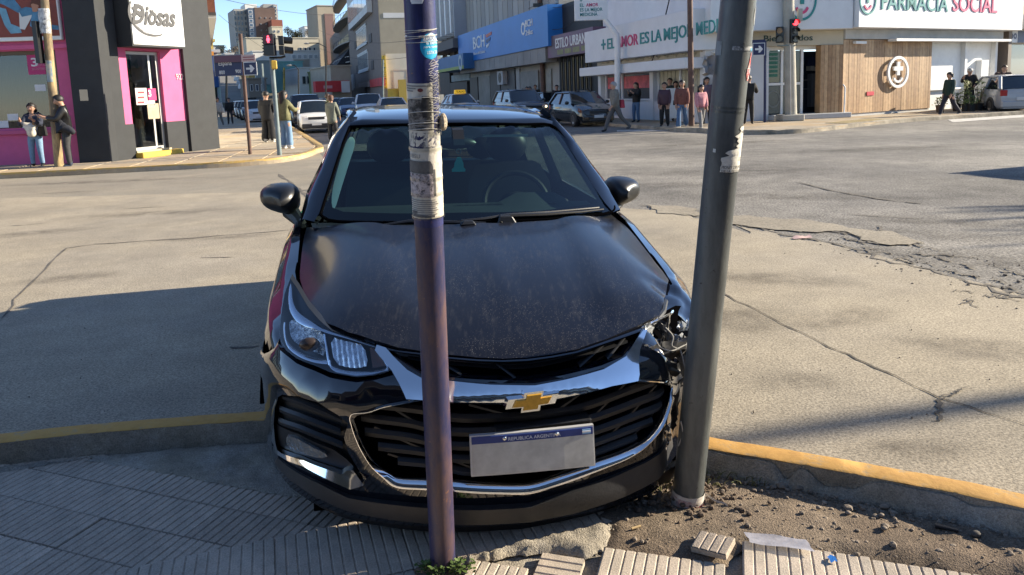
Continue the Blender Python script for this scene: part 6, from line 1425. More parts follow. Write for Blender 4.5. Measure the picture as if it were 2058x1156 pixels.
t,W=block('teal_hall','teal metal-clad hall at the end of the street',520,608,126,160,186,mat('teal_cladding',(.17,.36,.34),.6,var=.08,vs=.3))
for k in range(14):
    s0,s1,z0,z1=W.rect(521+k*6.2,127,523+k*6.2,150,-.1);W.mb().box(s0,s1,-.12,-.01,z0,z1).build('cladding_rib',mat('teal_cladding',(.17,.36,.34),.6),t)
t,W=block('grey_gable','grey gabled building beyond the street sign',512,543,124,145,170,mat('gable_grey',(.22,.26,.26),.7))
t,W=block('slab_tower','beige slab tower standing behind the brick flats',637,672,12,240,190,mat('slab_beige',(.30,.26,.20),.85,var=.1,vs=.2),wins=[(656,670,30,130,1,7,M_fgl,M_fw,.45,0,.25)])
s0,s1,z0,z1=W.rect(655,28,672,130);W.mb().box(s0,s1,-.3,-.05,z0,z1).build('balcony_stack',mat('plum_panel',(.17,.10,.09),.8),t)
t,W=block('hill_house','small white house high on the wooded hill',612,634,53,420,75,M_fw,wins=[(614,632,56,66,3,1,M_fgl,None,.4,0,.2)])
t,W=block('orange_house','ochre house front with grid windows left of the street name sign',404,428,84,75,124,mat('ochre',(.50,.36,.10),.8,var=.1,vs=.4),wins=[(406,424,88,104,3,2,M_fgl,None,.35,0,.1)])
t,W=block('blue_shop','shop with a tall blue panel, orange band and green pharmacy cross',407,437,106,62,205,mat('pale_shop',(.36,.37,.39),.8),dep=10)
s0,s1,z0,z1=W.rect(419,112,437,176,-.1);W.mb().box(s0,s1,-.3,-.01,z0,z1).build('blue_panel',mat('panel_blue',(.012,.05,.20),.6),t)
s0,s1,z0,z1=W.rect(408,104,429,112,-.35);W.mb().box(s0,s1,-.6,-.31,z0,z1).build('orange_band',mat('band_orange',(.58,.22,.03),.6),t)
s0,s1,z0,z1=W.rect(408,176,437,206,-.1);W.mb().box(s0,s1,-.15,-.01,z0,z1).build('shop_front',M_dark,t)
gc=thing('pharmacy_cross','glowing green pharmacy cross at the far left of the street','sign',W.at(.5,-1,4))
c=W.sz(420,181,-1.0);r=abs(W.sz(412,181,-1)[0]-c[0]);k=r*.38
W.mb().box(c[0]-k,c[0]+k,-1.1,-.9,c[1]-r,c[1]+r).box(c[0]-r,c[0]-k,-1.1,-.9,c[1]-k,c[1]+k).box(c[0]+k,c[0]+r,-1.1,-.9,c[1]-k,c[1]+k).build('cross',mat('cross_green',(.02,.75,.28),.5,emit=1.2),gc)
W.mb().box(c[0]-.06,c[0]+.06,-.89,0,c[1]-.05,c[1]+.05).build('bracket',M_blackpl,gc)
# shops at the end, right side of the street: white/red/green fronts
for (nm,lb,px0,px1,yt,Y,yb,m) in [
  ('white_shop','white shop with a crimson upright panel near the street end',600,655,138,150,200,M_fw),
  ('green_shop','green shop front between the white shop and the red canopy',652,676,142,140,196,mat('olive_front',(.20,.24,.11),.8,var=.2,vs=.3)),
  ('red_shop','long red canopied shop before the brick flats',664,704,134,128,196,mat('pale_tan',(.36,.31,.24),.8,var=.1,vs=.4))]:
    t,W=block(nm,lb,px0,px1,yt,Y,yb,m)
    if nm=='white_shop':
        s0,s1,z0,z1=W.rect(636,142,648,172,-.2);W.mb().box(s0,s1,-.4,-.01,z0,z1).build('panel',mat('crimson',(.33,.03,.06),.6),t)
        windows(W,t,606,634,150,172,3,1,M_fgl,M_fgrey,.3,0,.2)
    if nm=='red_shop':
        s0,s1,z0,z1=W.rect(632,163,700,185,-.8);W.mb().box(s0,s1,-1.6,-.01,z0,z1).build('canopy',M_redp,t);s0,s1,z0,z1=W.rect(650,172,668,178,-1.6);W.mb().box(s0,s1,-1.63,-1.601,z0,z1).build('lettering_panel',mat('red_print',(.55,.25,.25),.6),t)
        s0,s1,z0,z1=W.rect(686,163,703,186,-1.6);W.mb().box(s0,s1,-1.66,-1.61,z0,z1).build('side_panel',M_fw,t)
# brick flats with balconies
bf=thing('brick_flats','brown brick flats with white-framed windows and curved balconies','building',WA.at(20,0,0))
f0=WA.sz(702,100)[0];f1=WA.sz(766,100)[0];g0=WA.sz(668,100)[0]
WA.mb().box(f0,f1,0,14,.1,19).build('wall',M_brick,bf)
WA.mb().box(f1-.35,f1+.02,-.05,13.9,.1,19).build('corner_strip',mat('buff_strip',(.36,.27,.17),.85),bf)
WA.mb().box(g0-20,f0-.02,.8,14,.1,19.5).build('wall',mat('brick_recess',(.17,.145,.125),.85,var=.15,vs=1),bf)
for (x0,y0,x1,y1,n) in [(717,58,737,92,3),(720,108,740,142,3)]:
    s0,s1,z0,z1=WA.rect(x0,y0,x1,y1,-.05);f=WA.mb().box(s0,s1,-.12,-.003,z0,z1).build('window',M_fw,bf)
    WA.mb().box(s0-.25,s1+.25,-.22,-.125,z0-.35,z0).build('sill',M_fw,f);WA.mb().box(s0-.2,s1+.2,-.18,-.125,z1,z1+.3).build('lintel',M_fw,f)
    for q in range(n):
        a=s0+.25+(s1-s0-.25)*q/n;WA.mb().box(a,a+(s1-s0-.25)/n-.22,-.15,-.122,z0+.3,z1-.25).build('pane',mat('flat_glass',(.16,.18,.20),.15,var=.3,vs=.5),f)
for (x0,y0,x1,y1) in [(712,84,716,98),(742,68,747,86),(716,132,720,148),(746,122,751,140),(714,40,716,52)]:
    s0,s1,z0,z1=WA.rect(x0,y0,x1,y1,-.05);f=WA.mb().box(s0,s1,-.10,-.003,z0,z1).build('small_window',mat('small_frame',(.06,.05,.045),.7),bf)
s0,s1,z0,z1=WA.rect(704,-10,745,47,-.3);by_=WA.mb().box(s0,s1,-.9,-.06,z0,z1+8).build('bay',M_fw,bf)
zq=WA.sz(725,8,-.9)[1]
for q in range(5):
    a=s0+.6+(s1-s0-.8)*q/5;WA.mb().box(a,a+(s1-s0-.8)/5-.3,-.94,-.905,z0+1.2,z0+4.4).build('pane',mat('bay_glass',(.22,.28,.31),.08,coat=.4),by_)
for k,(yt,yb) in enumerate([(-6,10),(38,52),(84,98),(122,134)]):
    s0,s1,z0,z1=WA.rect(672,yt,702,yb,-.2);mb=WA.mb();n=10;pr=[(s0+(s1-s0)*q/n,-.15-1.5*math.sin(math.pi*q/n)**.6) for q in range(n+1)]
    bl=mb.prism(pr+[(s1,.79),(s0,.79)],z0,z0+.25).build('balcony',mat('balcony_slab',(.32,.29,.25),.8),bf)
    rl=WA.mb()
    for q in range(n):rl.tube([(*pr[q],z0+1.25),(*pr[q+1],z0+1.25)],.05,5).tube([(*pr[q],z0+.25),(*pr[q],z0+1.25)],.035,4)
    rl.build('railing',M_blackpl if k<3 else M_fw,bl)
    WA.mb().box(s0+.5,s1-.5,.70,.79,z0+.3,z0+2.7).build('balcony_door',mat('door_warm',(.34,.26,.12),.6) if k!=3 else M_fgl,bf)
s0,s1,z0,z1=WA.rect(664,108,698,140,-.3)
WA.mb().hexa([(s0,-2.6,z0),(s1,-2.6,z0),(s1,.7,z0+.3),(s0,.7,z0+.3),(s0,-2.5,z0+.15),(s1,-2.5,z0+.15),(s1,.7,z1),(s0,.7,z1)]).build('awning',mat('awning_black',(.016,.018,.025),.7),bf)
for (x0,y0,x1,y1,c) in [(745,158,772,174,(.48,.04,.04)),(722,166,742,176,(.25,.2,.19)),(705,150,712,182,(.33,.33,.33)),(684,150,702,200,(.025,.025,.028)),(712,176,735,205,(.05,.045,.045))]:
    s0,s1,z0,z1=WA.rect(x0,y0,x1,y1,-.2);WA.mb().box(s0,s1,-.35,-.06,max(z0,.15),z1).build('shop_front',mat('sf%d'%x0,c,.6,var=.2,vs=.5),bf)
sgx=WA.sz(780,170,0)[0]
# blank party wall of the flats that faces the crossing, with a painted lower half
party=Wall(tuple(WA.at(f1+.03,0).to_2d()),(.956,.292));
pw=thing('party_wall','tall blank beige party wall with a white painted lower half','wall',party.at(5,0,0))
party.mb().box(0,26,.0,.5,.1,19).build('wall',mat('party_beige',(.33,.29,.215),.9,var=.12,vs=.25),pw)
zpw=party.sz(790,108)[1];zp2=party.sz(790,36)[1];zp3=party.sz(790,26)[1]
party.mb().box(.6,25,-.05,-.001,.1,zpw).build('painted_panel',mat('panel_cream',(.52,.48,.39),.85,var=.08,vs=.4),pw)
party.mb().box(.6,25,-.05,-.001,zp2,zp3).build('painted_band',M_fw,pw)
s0,s1,z0,z1=party.rect(790,140,820,180,-.06);mf=party.mb();t_=.18
mf.box(s0,s0+t_,-.09,-.051,z0,z1).box(s1-t_,s1,-.09,-.051,z0,z1).box(s0+t_,s1-t_,-.09,-.051,z1-t_,z1).box(s0+t_,s1-t_,-.09,-.051,z0,z0+t_);mf.build('painted_frame',mat('mural_line',(.40,.34,.28),.8),pw)
es=thing('parking_sign','tall narrow yellow sign with vertical lettering on the beige party wall','sign',party.at(1,-.8,3))
s0,s1,z0,z1=party.rect(769,112,776,178,-.5);party.mb().box(s0,s1,-.8,-.06,z0,z1).build('sign_box',mat('sign_yellow',(.62,.42,.03),.6),es)
n=15
for k,ch in enumerate('ESTACIONAMIENTO'):
    zz_=z1-(z1-z0)*(k+.9)/n;letter(party.T,ch,s0+.12,s1-.12,zz_,zz_+(z1-z0)/n*.72,-.802,M_ink,es,depth=.02)
fy=thing('yellow_hoarding','low yellow hoarding at the foot of the party wall','hoarding',party.at(8,-2,0))
s0,s1,z0,z1=party.rect(779,178,812,186,-1.5);party.mb().box(s0,s1,-1.6,-1.5,.1,z1).build('board',mat('hoarding_yellow',(.50,.36,.05),.7,var=.2,vs=.6),fy)
s0,s1,z0,z1=party.rect(801,160,816,184,-2.2);party.mb().box(s0,s1,-2.3,-1.7,.1,z1).build('kiosk',mat('hoarding_yellow2',(.36,.26,.05),.7),fy)
# trees on the hill and the far town
M_leafd=mat('dark_foliage',(.022,.028,.014),.9,col2=(.05,.055,.028),vs=.25)
M_leafb=mat('dry_foliage',(.09,.068,.045),.9,col2=(.14,.11,.075),vs=.3)
M_bark=mat('bark',(.07,.055,.04),.9,var=.3,vs=3)
def far_tree(label,px,py,w_px,h_px,Y,m,seed,group=None,n=420):
    c=AT(px,py,Y);b=AT(px,py+h_px,Y);sc=Y/F0;rw=w_px*sc/2;rh=h_px*sc/2;rnd=random.Random(seed)
    t=thing('tree',label,'tree',(c.x,c.y,b.z),0,group);MB().tube([(c.x,c.y,b.z-1),(c.x+.1*rw,c.y,c.z)],[rw*.10,rw*.05],6).build('trunk',M_bark,t)
    mb=MB();cl=[Vector((rnd.uniform(-.6,.6)*rw,rnd.uniform(-.6,.6)*rw,rnd.uniform(-.5,.7)*rh)) for _ in range(9)]
    for _ in range(n):
        k=rnd.choice(cl);d=Vector((rnd.gauss(0,1),rnd.gauss(0,1),rnd.gauss(0,1))).normalized()*rnd.random()**.4*rw*.48;p=Vector((c.x,c.y,c.z))+k+d;s=rw*rnd.uniform(.05,.11)
        a=Vector((rnd.gauss(0,1),rnd.gauss(0,1),rnd.gauss(0,1))).normalized();q=a.orthogonal().normalized();e=a.cross(q);mb.add([p+q*s,p+e*s*.7,p-q*s,p-e*s*.7],[(0,1,2,3)])
    mb.build('crown',m,t)
for i,(px,py,w,h_,m,lb) in enumerate([(578,64,26,22,M_leafd,'dark round tree on the hilltop right of the red storey'),(600,68,24,18,M_leafd,'dark hilltop tree above the middle of the long cream block'),(620,68,22,16,M_leafb,'dry brown hilltop tree before the small white house'),(640,66,18,18,M_leafd,'dark hilltop tree beside the slab tower'),(466,104,28,22,M_leafb,'bare brown tree below the tall tower'),(446,100,20,16,M_leafd,'dark tree at the top of the hill street'),(590,72,30,12,M_leafd,'low dark bush on the hill crest')]):
    far_tree(lb,px,py,w,h_,390 if py<90 else 300,m,i)
for i,(x0,x1,yt,yb,Y,m,lb) in enumerate([(412,432,96,118,300,M_fw,'white hillside house at the left end of the far town'),(430,450,92,112,330,M_fgrey,'grey hillside house above the ochre front'),(452,470,108,124,260,M_fw,'white low house under the bare brown tree'),(436,456,110,126,270,M_crm,'cream low house above the hill street'),(500,512,150,172,130,mat('ochre_wall',(.36,.25,.07),.8),'ochre wall by the hill street bend'),(498,535,160,196,125,mat('dim_house',(.15,.135,.115),.85),'brown house behind the parked row at the hill foot')]):
    block('house',lb,x0,x1,yt,Y,yb,m,dep=8,cat='house',wins=[(x0+2,x1-2,yt+3,yb-6,3,1,M_fgl,None,.5,0,.1)])
# ================================================================== STREET FURNITURE
M_conc=mat('pole_concrete',(.36,.34,.29),.85,var=.15,vs=2,bump=.3,bs=30)
M_gpole=mat('painted_pole',(.16,.20,.20),.55,var=.2,vs=4)
M_brown=mat('rusty_pole',(.10,.055,.04),.7,var=.35,vs=5)
M_navys=mat('sign_navy',(.012,.020,.075),.45)
M_sback=mat('signal_black',(.012,.013,.014),.4)
def flatbox(mb,cx,cz,w,h,y0,y1):mb.box(cx-w/2,cx+w/2,y0,y1,cz-h/2,cz+h/2);return mb
def local(px,py,Y,rz=0):      # a frame standing at a photo point, x to the right, z up
    p=AT(px,py,Y);return Matrix.Translation(p)@Matrix.Rotation(rz,4,'Z')
def pxw(n,Y):return n*Y/F0
# pedestrian and vehicle signal on the left corner
b=G(562,312,.1);YS=b.y
sl=thing('traffic_signal','grey-green signal post with a red standing figure and two hooded lamps','traffic light',b)
tp=AT(546,118,YS)
MB().tube([b,b+(tp-b)*.5,tp],[.062,.06,.058],14).build('post',M_gpole,sl,smooth=True,angle=60)
T=local(541,90,YS-.15);k=pxw(1,YS)
MB(T).box(-11*k,10*k,-.05,.16,-21*k,0).box(-11*k,10*k,-.05,.16,.004,21*k).build('pedestrian_head',M_sback,sl,bevel=.01)
MB(T).box(-9*k,8.5*k,-.055,-.051,2*k,19*k).build('lamp_panel',mat('lamp_dark_red',(.10,.012,.018),.4),sl)
M_rl=mat('red_figure',(1.0,.06,.10),.4,emit=2.2)
mb=MB(T);mb.disc((0,15.5*k),1.9*k,-.06,-.056,12);mb.yprism([(x*k,z*k) for x,z in [(-2.6,13),(2.6,13),(3.6,8),(2.6,7.4),(2,10),(2,3.5),(.4,3.5),(0,7.5),(-.4,3.5),(-2,3.5),(-2,10),(-2.6,7.4),(-3.6,8)]],-.06,-.056);mb.build('red_figure',M_rl,sl)
for q in range(7):
    MB(T).box(-12.6*k,-11.05*k,-.06,.1,(-19+q*5.6)*k,(-17+q*5.6)*k).build('fin',M_sback,sl)
T2=local(570,92,YS-.02,.25)
for z in (10,-9):
    h=MB(T2).box(-9*k,1*k,-.12,.14,(z-8.6)*k,(z+8.6)*k).build('vehicle_head',M_sback,sl,bevel=.01)
    MB(T2).tube([(1.0*k,0,(z+1)*k),(17*k,-.02,(z-1)*k)],[7.2*k,6.4*k],14,cap=False).build('lamp_hood',M_sback,h,smooth=True)
MB().tube([tp+Vector((-.05,-.02,.02)),tp+Vector((.25,-.0,.02)),tp+Vector((.36,0,.05))],[.03,.03,.03],6).build('bracket',M_sback,sl)
MB(local(551,131,YS-.12,.3)).box(-5.5*k,5.5*k,-.06,.1,-8*k,9*k).build('push_box',mat('box_yellow',(.55,.33,.04),.6,var=.15,vs=9),sl,bevel=.02)
# street name post
b=G(503,312,.1);YS=b.y;k=pxw(1,YS);tp=AT(483,68,YS)
sp=thing('street_name_post','brown leaning post with navy street-name plates and a white arrow','street sign',b)
MB().tube([b,b+(tp-b)*.5,tp],.05,10).build('post',M_brown,sp,smooth=True,angle=60)
T=local(460,132,YS-.10)
pl=MB(T).box(-28*k,25*k,0,.02,-20*k,18*k).build('name_plate',M_navys,sp)
letter(T,'España',-20*k,6*k,-2*k,9*k,-.002,M_paperw,pl,depth=.004,bold=.01);letter(T,'800',-20*k,-9*k,-16*k,-9*k,-.002,M_paperw,pl,depth=.004,bold=.01);letter(T,'900',12*k,23*k,-15*k,-8*k,-.002,M_paperw,pl,depth=.004,bold=.01)
MB(T).box(-30*k,26*k,.021,.03,18.4*k,21*k).box(-30*k,-27.9*k,.021,.03,-20*k,18*k).build('plate_rim',mat('plate_grey',(.30,.29,.28),.5),pl)
T=local(475,118,YS-.16)
MB(T).box(-43*k,36*k,0,.02,-6.5*k,6.5*k).build('upper_plate',mat('plate_plum',(.11,.045,.07),.5),sp)
MB(T).box(10*k,37*k,-.012,-.002,-6.8*k,6.8*k).build('pink_plate',mat('plate_pink',(.52,.36,.33),.5),sp)
for z in (2,-3):MB(T).box(13*k,34*k,-.016,-.0125,(z-.9)*k,(z+.9)*k).build('plate_print',mat('plate_print_red',(.28,.06,.07),.5),sp)
def arrow_plate(T,k,par,s=1.0):
    MB(T).box(-13*k*s,13*k*s,0,.015,-13*k*s,13*k*s).build('arrow_plate_rim',M_paperw,par);p=MB(T).box(-11.6*k*s,11.6*k*s,-.006,-.001,-11.6*k*s,11.6*k*s).build('arrow_plate',M_navys,par)
    MB(T).yprism([(x*k*s,z*k*s) for x,z in [(-8,-2),(0,-2),(-1,-7),(2.5,-7),(8.5,0),(2.5,7),(-1,7),(0,2),(-8,2)]],-.010,-.0062).build('arrow',M_paperw,p)
arrow_plate(local(503,138,YS-.18),k,sp)
# leaning timber pole at the far left, with posters
b=G(119,336,.1);YS=b.y;tp=AT(86,-40,YS)
tpole=thing('timber_pole','weathered leaning timber pole with peeling ochre paint and a paper notice','pole',b)
MB().tube([b+(tp-b)*(q/8) for q in range(9)],[.105-.002*q for q in range(9)],14).build('shaft',steel('peeling_timber',(.16,.12,.075),(.46,.33,.16),(.10,.085,.07),.85,1.6),tpole,smooth=True)
P=Pole(b,tp,.10)
P.wrap('paper_notice',-70,62,P.h(68),P.h(18),paper('notice_print',(.55,.55,.54),(.12,.12,.13),.44,14),tpole,.05,10,8,jit=.02)
P.wrap('blue_sticker',-30,50,P.h(165),P.h(122),paper('blue_scrap',(.18,.26,.32),(.45,.40,.30),.5,9),tpole,.004,8,8)
MB().box(-.05,.05,-.1,.1,-.5,.5).build('junction_box',M_blackpl,tpole).location=tuple(AT(83,86,YS)+Vector((0,-.12,0)))
# concrete pole with signals at the pharmacy corner
b=G(1590,243,.1);YS=b.y;k=pxw(1,YS);tp=AT(1584,-30,YS)
cpo=thing('concrete_pole','thick pale concrete pole with a square base at the pharmacy corner','pole',b)
MB().tube([b,b+(tp-b)*.5,tp],[11.5*k,11*k,10.5*k],12).build('shaft',M_conc,cpo,smooth=True,angle=50)
MB(Matrix.Translation(b)).box(-25*k,20*k,-.35,.35,0,13*k).build('base_block',M_conc,cpo,bevel=.03)
MB().tube([AT(1589,240,YS-.26),AT(1588,90,YS-.26)],.018,6).build('cable',M_pgr,cpo)
sg3=thing('traffic_light','three-lamp traffic light glowing red on the concrete pole','traffic light',AT(1598,62,YS-.3))
T=local(1598,62,YS-.32,.2)
def head(T,k,n,par,cols,lit=None):
    MB(T).box(-7.5*k,7.5*k,.0,.16,-(n*7.8)*k,(n*7.8)*k).build('housing',M_sback,par,bevel=.02)
    for q in range(n):
        z=(n*7.8-7.8-15.6*q)*k
        MB(T).disc((0,z),5.6*k,-.03,-.002,16).build('lamp',mat('lamp_lit_red',(1,.03,.04),.4,emit=2.5) if q==lit else mat('lamp_off%d'%q,cols[q],.25),par)
        mb=MB(T);mb.grid([[(6.2*k*math.cos(a),y,z+6.2*k*math.sin(a)) for a in [R_(-15+210*j/12) for j in range(13)]] for y in (-.15,0)]);mb.build('visor',M_sback,par,smooth=True)
head(T,k,3,sg3,[(.2,.01,.01),(.06,.05,.035),(.10,.11,.10)],0)
sg2=thing('traffic_light','two-lamp traffic light turned aside on the left of the concrete pole','traffic light',AT(1566,70,YS-.25))
head(local(1567,70,YS-.30,-.5),k,2,sg2,[(.25,.12,.03),(.03,.03,.03)])
MB(local(1583,90,YS-.28)).box(-18*k,20*k,.1,.16,-2*k,0).build('bracket',M_gpole,sg2)
MB(local(1609,30,YS-.2)).box(-4*k,4*k,0,.12,-12*k,12*k).build('control_box',M_conc,cpo)
# dark arrow post
b=G(1537,246,.1);YS=b.y;k=pxw(1,YS)
ap=thing('arrow_signpost','dark slim post with a navy one-way arrow plate near the pharmacy','street sign',b)
MB().tube([b,AT(1538,82,YS)],.05,8).build('post',M_navys,ap,smooth=True,angle=60)
arrow_plate(local(1525,99,YS-.08),k,ap,.95);MB(local(1525,84,YS-.07)).box(-13*k,13*k,0,.02,-3.5*k,4*k).build('name_plate',M_navys,ap)
# brown metal pole in front of the pharmacy
b=G(1390,259,.0);YS=b.y
bp_=thing('brown_post','tall rust-brown metal post among the pedestrians before the pharmacy','pole',b)
MB().tube([b,AT(1386,-40,YS)],[.105,.095],12).build('shaft',M_brown,bp_,smooth=True,angle=60)
# white advertising totem
YS=33;b=AT(1241,232,YS);k=pxw(1,YS)
wt=thing('pharmacy_totem','white bent pole carrying a small white pharmacy billboard','billboard',b)
MB().tube([b,AT(1241,80,YS),AT(1240,70,YS),AT(1217,40,YS),AT(1216,-30,YS)],[6*k,6*k,5.4*k,4.6*k,4.6*k],12).build('pole',M_wht,wt,smooth=True)
T=local(1188,10,YS-.1)
bb=MB(T).box(-32*k,32*k,0,.3,-29*k,40*k).build('billboard',M_wht,wt)
for (t,x0,x1,z,m) in [('EL',-22,-14,-3,M_teal),('AMOR',-10,14,-3,M_mag),('ES LA MEJOR',-22,22,-12,M_teal),('MEDICINA',-22,12,-21,M_teal),('+',-22,-17,6,M_teal)]:
    letter(T,t,x0*k,x1*k,z*k,(z+6.5)*k,-.002,m,bb,depth=.01,bold=.012)
# rusty utility pole by the bank, with cables
YS=46;b=AT(1093,206,YS);top=AT(1082,-60,YS)
up_=thing('utility_pole','rusty utility pole with insulators before the blue bank sign','pole',(b.x,b.y,.1))
MB().tube([b,top],[.17,.14],10).build('shaft',M_brown,up_,smooth=True,angle=60)
for yy in (10,26,46):
    MB(local(1083,yy,YS-.2)).box(-.35,.35,0,.12,-.1,.1).build('insulator_bracket',M_sback,up_)
cl=MB(local(1083,46,YS-.25)).ring((0,0),.38,.52,-.1,0,16).build('cable_coil',M_sback,up_)
MB().tube([AT(1083,46,YS-.2),AT(1100,50,YS-1),AT(1110,46,YS-2)],.04,5).build('arm',M_sback,up_)
# overhead cables
M_cab_=mat('cable_black',(.02,.02,.02),.7)
def cable(lb,a,b,sag,r=.02):
    a=Vector(a);b=Vector(b);c=a.lerp(b,.5);t=MB().tube([a.lerp(b,q/16)+Vector((0,0,-sag*4*(q/16)*(1-q/16))) for q in range(17)],r,4).build('overhead_cable',M_cab_)
    return tag(t,lb,'cable','overhead cables across the street')
cs=[AT(1083,y,46) for y in (-20,8,14,26,46)]
for i,(a,b,s,lb) in enumerate([(cs[1],AT(880,48,90),.8,'overhead cable from the rusty pole down the street, topmost of the row'),(cs[2],AT(880,62,90),.9,'overhead cable from the rusty pole past the top edge of the bank sign'),(cs[3],AT(870,75,95),1.0,'overhead cable sagging across the blue bank sign'),(cs[4],AT(860,84,95),1.1,'lowest overhead cable across the bank sign'),
  (cs[1],AT(1230,-40,33),.6,'overhead cable rising from the rusty pole to the white billboard'),(cs[4],AT(1180,14,36),.7,'overhead cable looping from the rusty pole towards the billboard'),(AT(640,60,95),AT(830,80,60),.8,'overhead cable in front of the brick flats, upper of the pair'),(AT(640,96,95),AT(840,112,60),.8,'overhead cable in front of the brick flats, lower of the pair'),
  (AT(430,-6,60),AT(700,30,100),.5,'thin overhead cable crossing the blue sky'),(AT(440,30,60),AT(560,110,140),.5,'thin overhead cable left of the apartment tower')]):
    cable(lb,a,b,s,.014 if i<8 else .02)
cable('slanting guy wire crossing the pharmacy fascia',AT(1305,138,31),AT(1352,-30,31),.2,.025)
# street lamps and small posts down the street
def lampp(px,yb,yt,Y,arm,lb):
    b=AT(px,yb,Y);t_=AT(px,yt,Y);t=thing('street_lamp',lb,'street lamp',(b.x,b.y,0));MB().tube([b,t_,t_+Vector((arm*.4,0,.5)),t_+Vector((arm,0,.55))],[.10,.08,.06,.05],7).build('column',M_sback,t,smooth=True)
    MB().ball(t_+Vector((arm,0,.5)),.22,8,5,(1.6,.7,.5)).build('lantern',M_fgrey,t,smooth=True)
lampp(655,196,95,88,-2.2,'dark curved street lamp before the red canopied shop')
lampp(600,200,140,85,-1.0,'slim street lamp above the parked cars')
lampp(455,205,150,60,.3,'navy post between the pedestrians on the left pavement')
for px,yb,yt,Y,lb in [(532,215,128,52,'grey slanting post behind the red pedestrian signal'),(571,200,136,70,'yellow and black banded post behind the corner'),(770,190,120,80,'grey post by the yellow hoarding')]:
    b=AT(px,yb,Y);tag(MB().tube([(b.x,b.y,0),b,AT(px-(6 if px==532 else 0),yt,Y)],.09,7).build('post',M_gpole if px!=571 else mat('banded_post',(.10,.09,.03),.7,col2=(.45,.36,.04),vs=2),smooth=True),lb,'post')
# plants in tubs on the right pavement
rnd=random.Random(31)
def shrub(lb,px,pyb,pyt,Y,seed,tubm,m,wide=.30,n=150,grp='potted plants by the white wall'):
    b=AT(px,pyb,Y);h=AT(px,pyt,Y).z-b.z;z0=.10;t=thing('potted_plant',lb,'plant',(b.x,b.y,z0),0,grp);r=random.Random(seed)
    MB(Matrix.Translation((b.x,b.y,z0))).grid([[(q*math.cos(2*math.pi*k/10),q*math.sin(2*math.pi*k/10),z) for k in range(10)] for q,z in ((.13,0),(.17,.30),(.15,.30),(.14,.26),(0,.26))],True).build('tub',tubm,t)
    st=MB();lv=MB()
    for k in range(6):
        a=r.uniform(0,6.28);st.tube([(b.x,b.y,z0+.2),(b.x+math.cos(a)*wide*.4,b.y+math.sin(a)*wide*.4,z0+h*.6),(b.x+math.cos(a+.3)*wide*.6,b.y+math.sin(a+.3)*wide*.6,z0+h*r.uniform(.8,1))],[.012,.01,.005],4)
    for k in range(n):
        u=r.random();w_=wide*(1-.55*u)*r.random()**.5;a=r.uniform(0,6.28);p=Vector((b.x+math.cos(a)*w_,b.y+math.sin(a)*w_,z0+.28+u*(h-.28)));s=r.uniform(.03,.07);d=Vector((r.gauss(0,1),r.gauss(0,1),r.gauss(.3,1))).normalized();q=d.orthogonal().normalized()
        lv.add([p,p+d*s+q*s*.4,p+d*2*s,p+d*s-q*s*.4],[(0,1,2,3)])
    st.build('stems',M_bark,t);l=lv.build('foliage',m,t);l['kind']='stuff'
M_tub=mat('tub_black',(.015,.015,.015),.6);M_lf1=mat('shrub_yellow_green',(.13,.16,.03),.6,col2=(.28,.30,.07),vs=9);M_lf2=mat('shrub_green',(.05,.09,.025),.6,col2=(.12,.17,.05),vs=9)
for i,(px,yb,yt,Y,m,lb,wd_) in enumerate([(1889,226,196,30.0,M_lf1,'small yellow-green plant in a brown crate behind the walking woman',.25),(1922,222,185,30.5,M_lf2,'thin green plant in a tub just right of the walking woman',.25),(1941,223,162,30.2,M_lf1,'tallest yellow-green bush in the row of tubs',.30),(1952,222,190,30.0,M_lf2,'low green plant between the two tall ones',.25),(1967,222,164,30.4,M_lf1,'sparse tall plant right of the tallest bush',.30),(1978,221,192,30.6,M_lf2,'low dark plant in the row near the pale hatchback',.25),(1988,220,196,30.8,M_lf2,'last small plant beside the pale hatchback',.25)]):
    shrub(lb,px,yb,yt,Y,i,M_tub if i else mat('crate_brown',(.13,.09,.055),.8),m,wd_,150 if i!=2 else 320)
bs=thing('menu_board','white freestanding board behind the pedestrians outside the pharmacy','sign board',AT(1345,240,30))
T=local(1347,212,29.8);k=pxw(1,29.8);MB(T).box(-13*k,13*k,0,.06,-26*k,34*k).build('board',M_wht,bs);MB(T).box(-13*k,-10*k,-.03,.0,-34*k,-26*k).box(10*k,13*k,-.03,0,-34*k,-26*k).build('feet',mat('board_wood',(.20,.13,.07),.7),bs)
# bare street tree beyond the right edge of the picture; its shadow crosses the road
def bare_tree(lb,x,y,h,seed):
    t=thing('street_tree',lb,'tree',(x,y,0));r=random.Random(seed);mb=MB();br=MB()
    mb.tube([(x,y,0),(x+.05,y,h*.25),(x-.05,y+.1,h*.42)],[.17,.13,.11],9);mb.build('trunk',M_bark,t,smooth=True)
    def grow(p,d,l,rad,n):
        q=p+d*l;br.tube([p,p+d*l*.5+Vector((r.gauss(0,.05),r.gauss(0,.05),0))*l,q],[rad,rad*.8,rad*.6],5)
        if n:
            for _ in range(3):grow(q,(d+Vector((r.gauss(0,.5),r.gauss(0,.5),r.gauss(.12,.3)))).normalized(),l*r.uniform(.6,.85),rad*.6,n-1)
    for k in range(5):
        a=6.28*k/5+r.uniform(-.4,.4);grow(Vector((x,y+.05,h*.36)),Vector((math.cos(a)*.6,math.sin(a)*.6,.8)).normalized(),h*.20,.08,3)
    br.build('crown',M_bark,t)
bare_tree('leafless street tree beyond the right edge of the road',18.9,9.9,6.5,5)
lb_=thing('street_lamp','tall street lamp standing beyond the right edge of the road','street lamp',(20.5,7.1,0))
MB().tube([(20.5,7.1,0),(20.5,7.1,8.2),(19.6,6.9,8.6)],[.12,.08,.06],8).build('column',M_gpole,lb_,smooth=True)
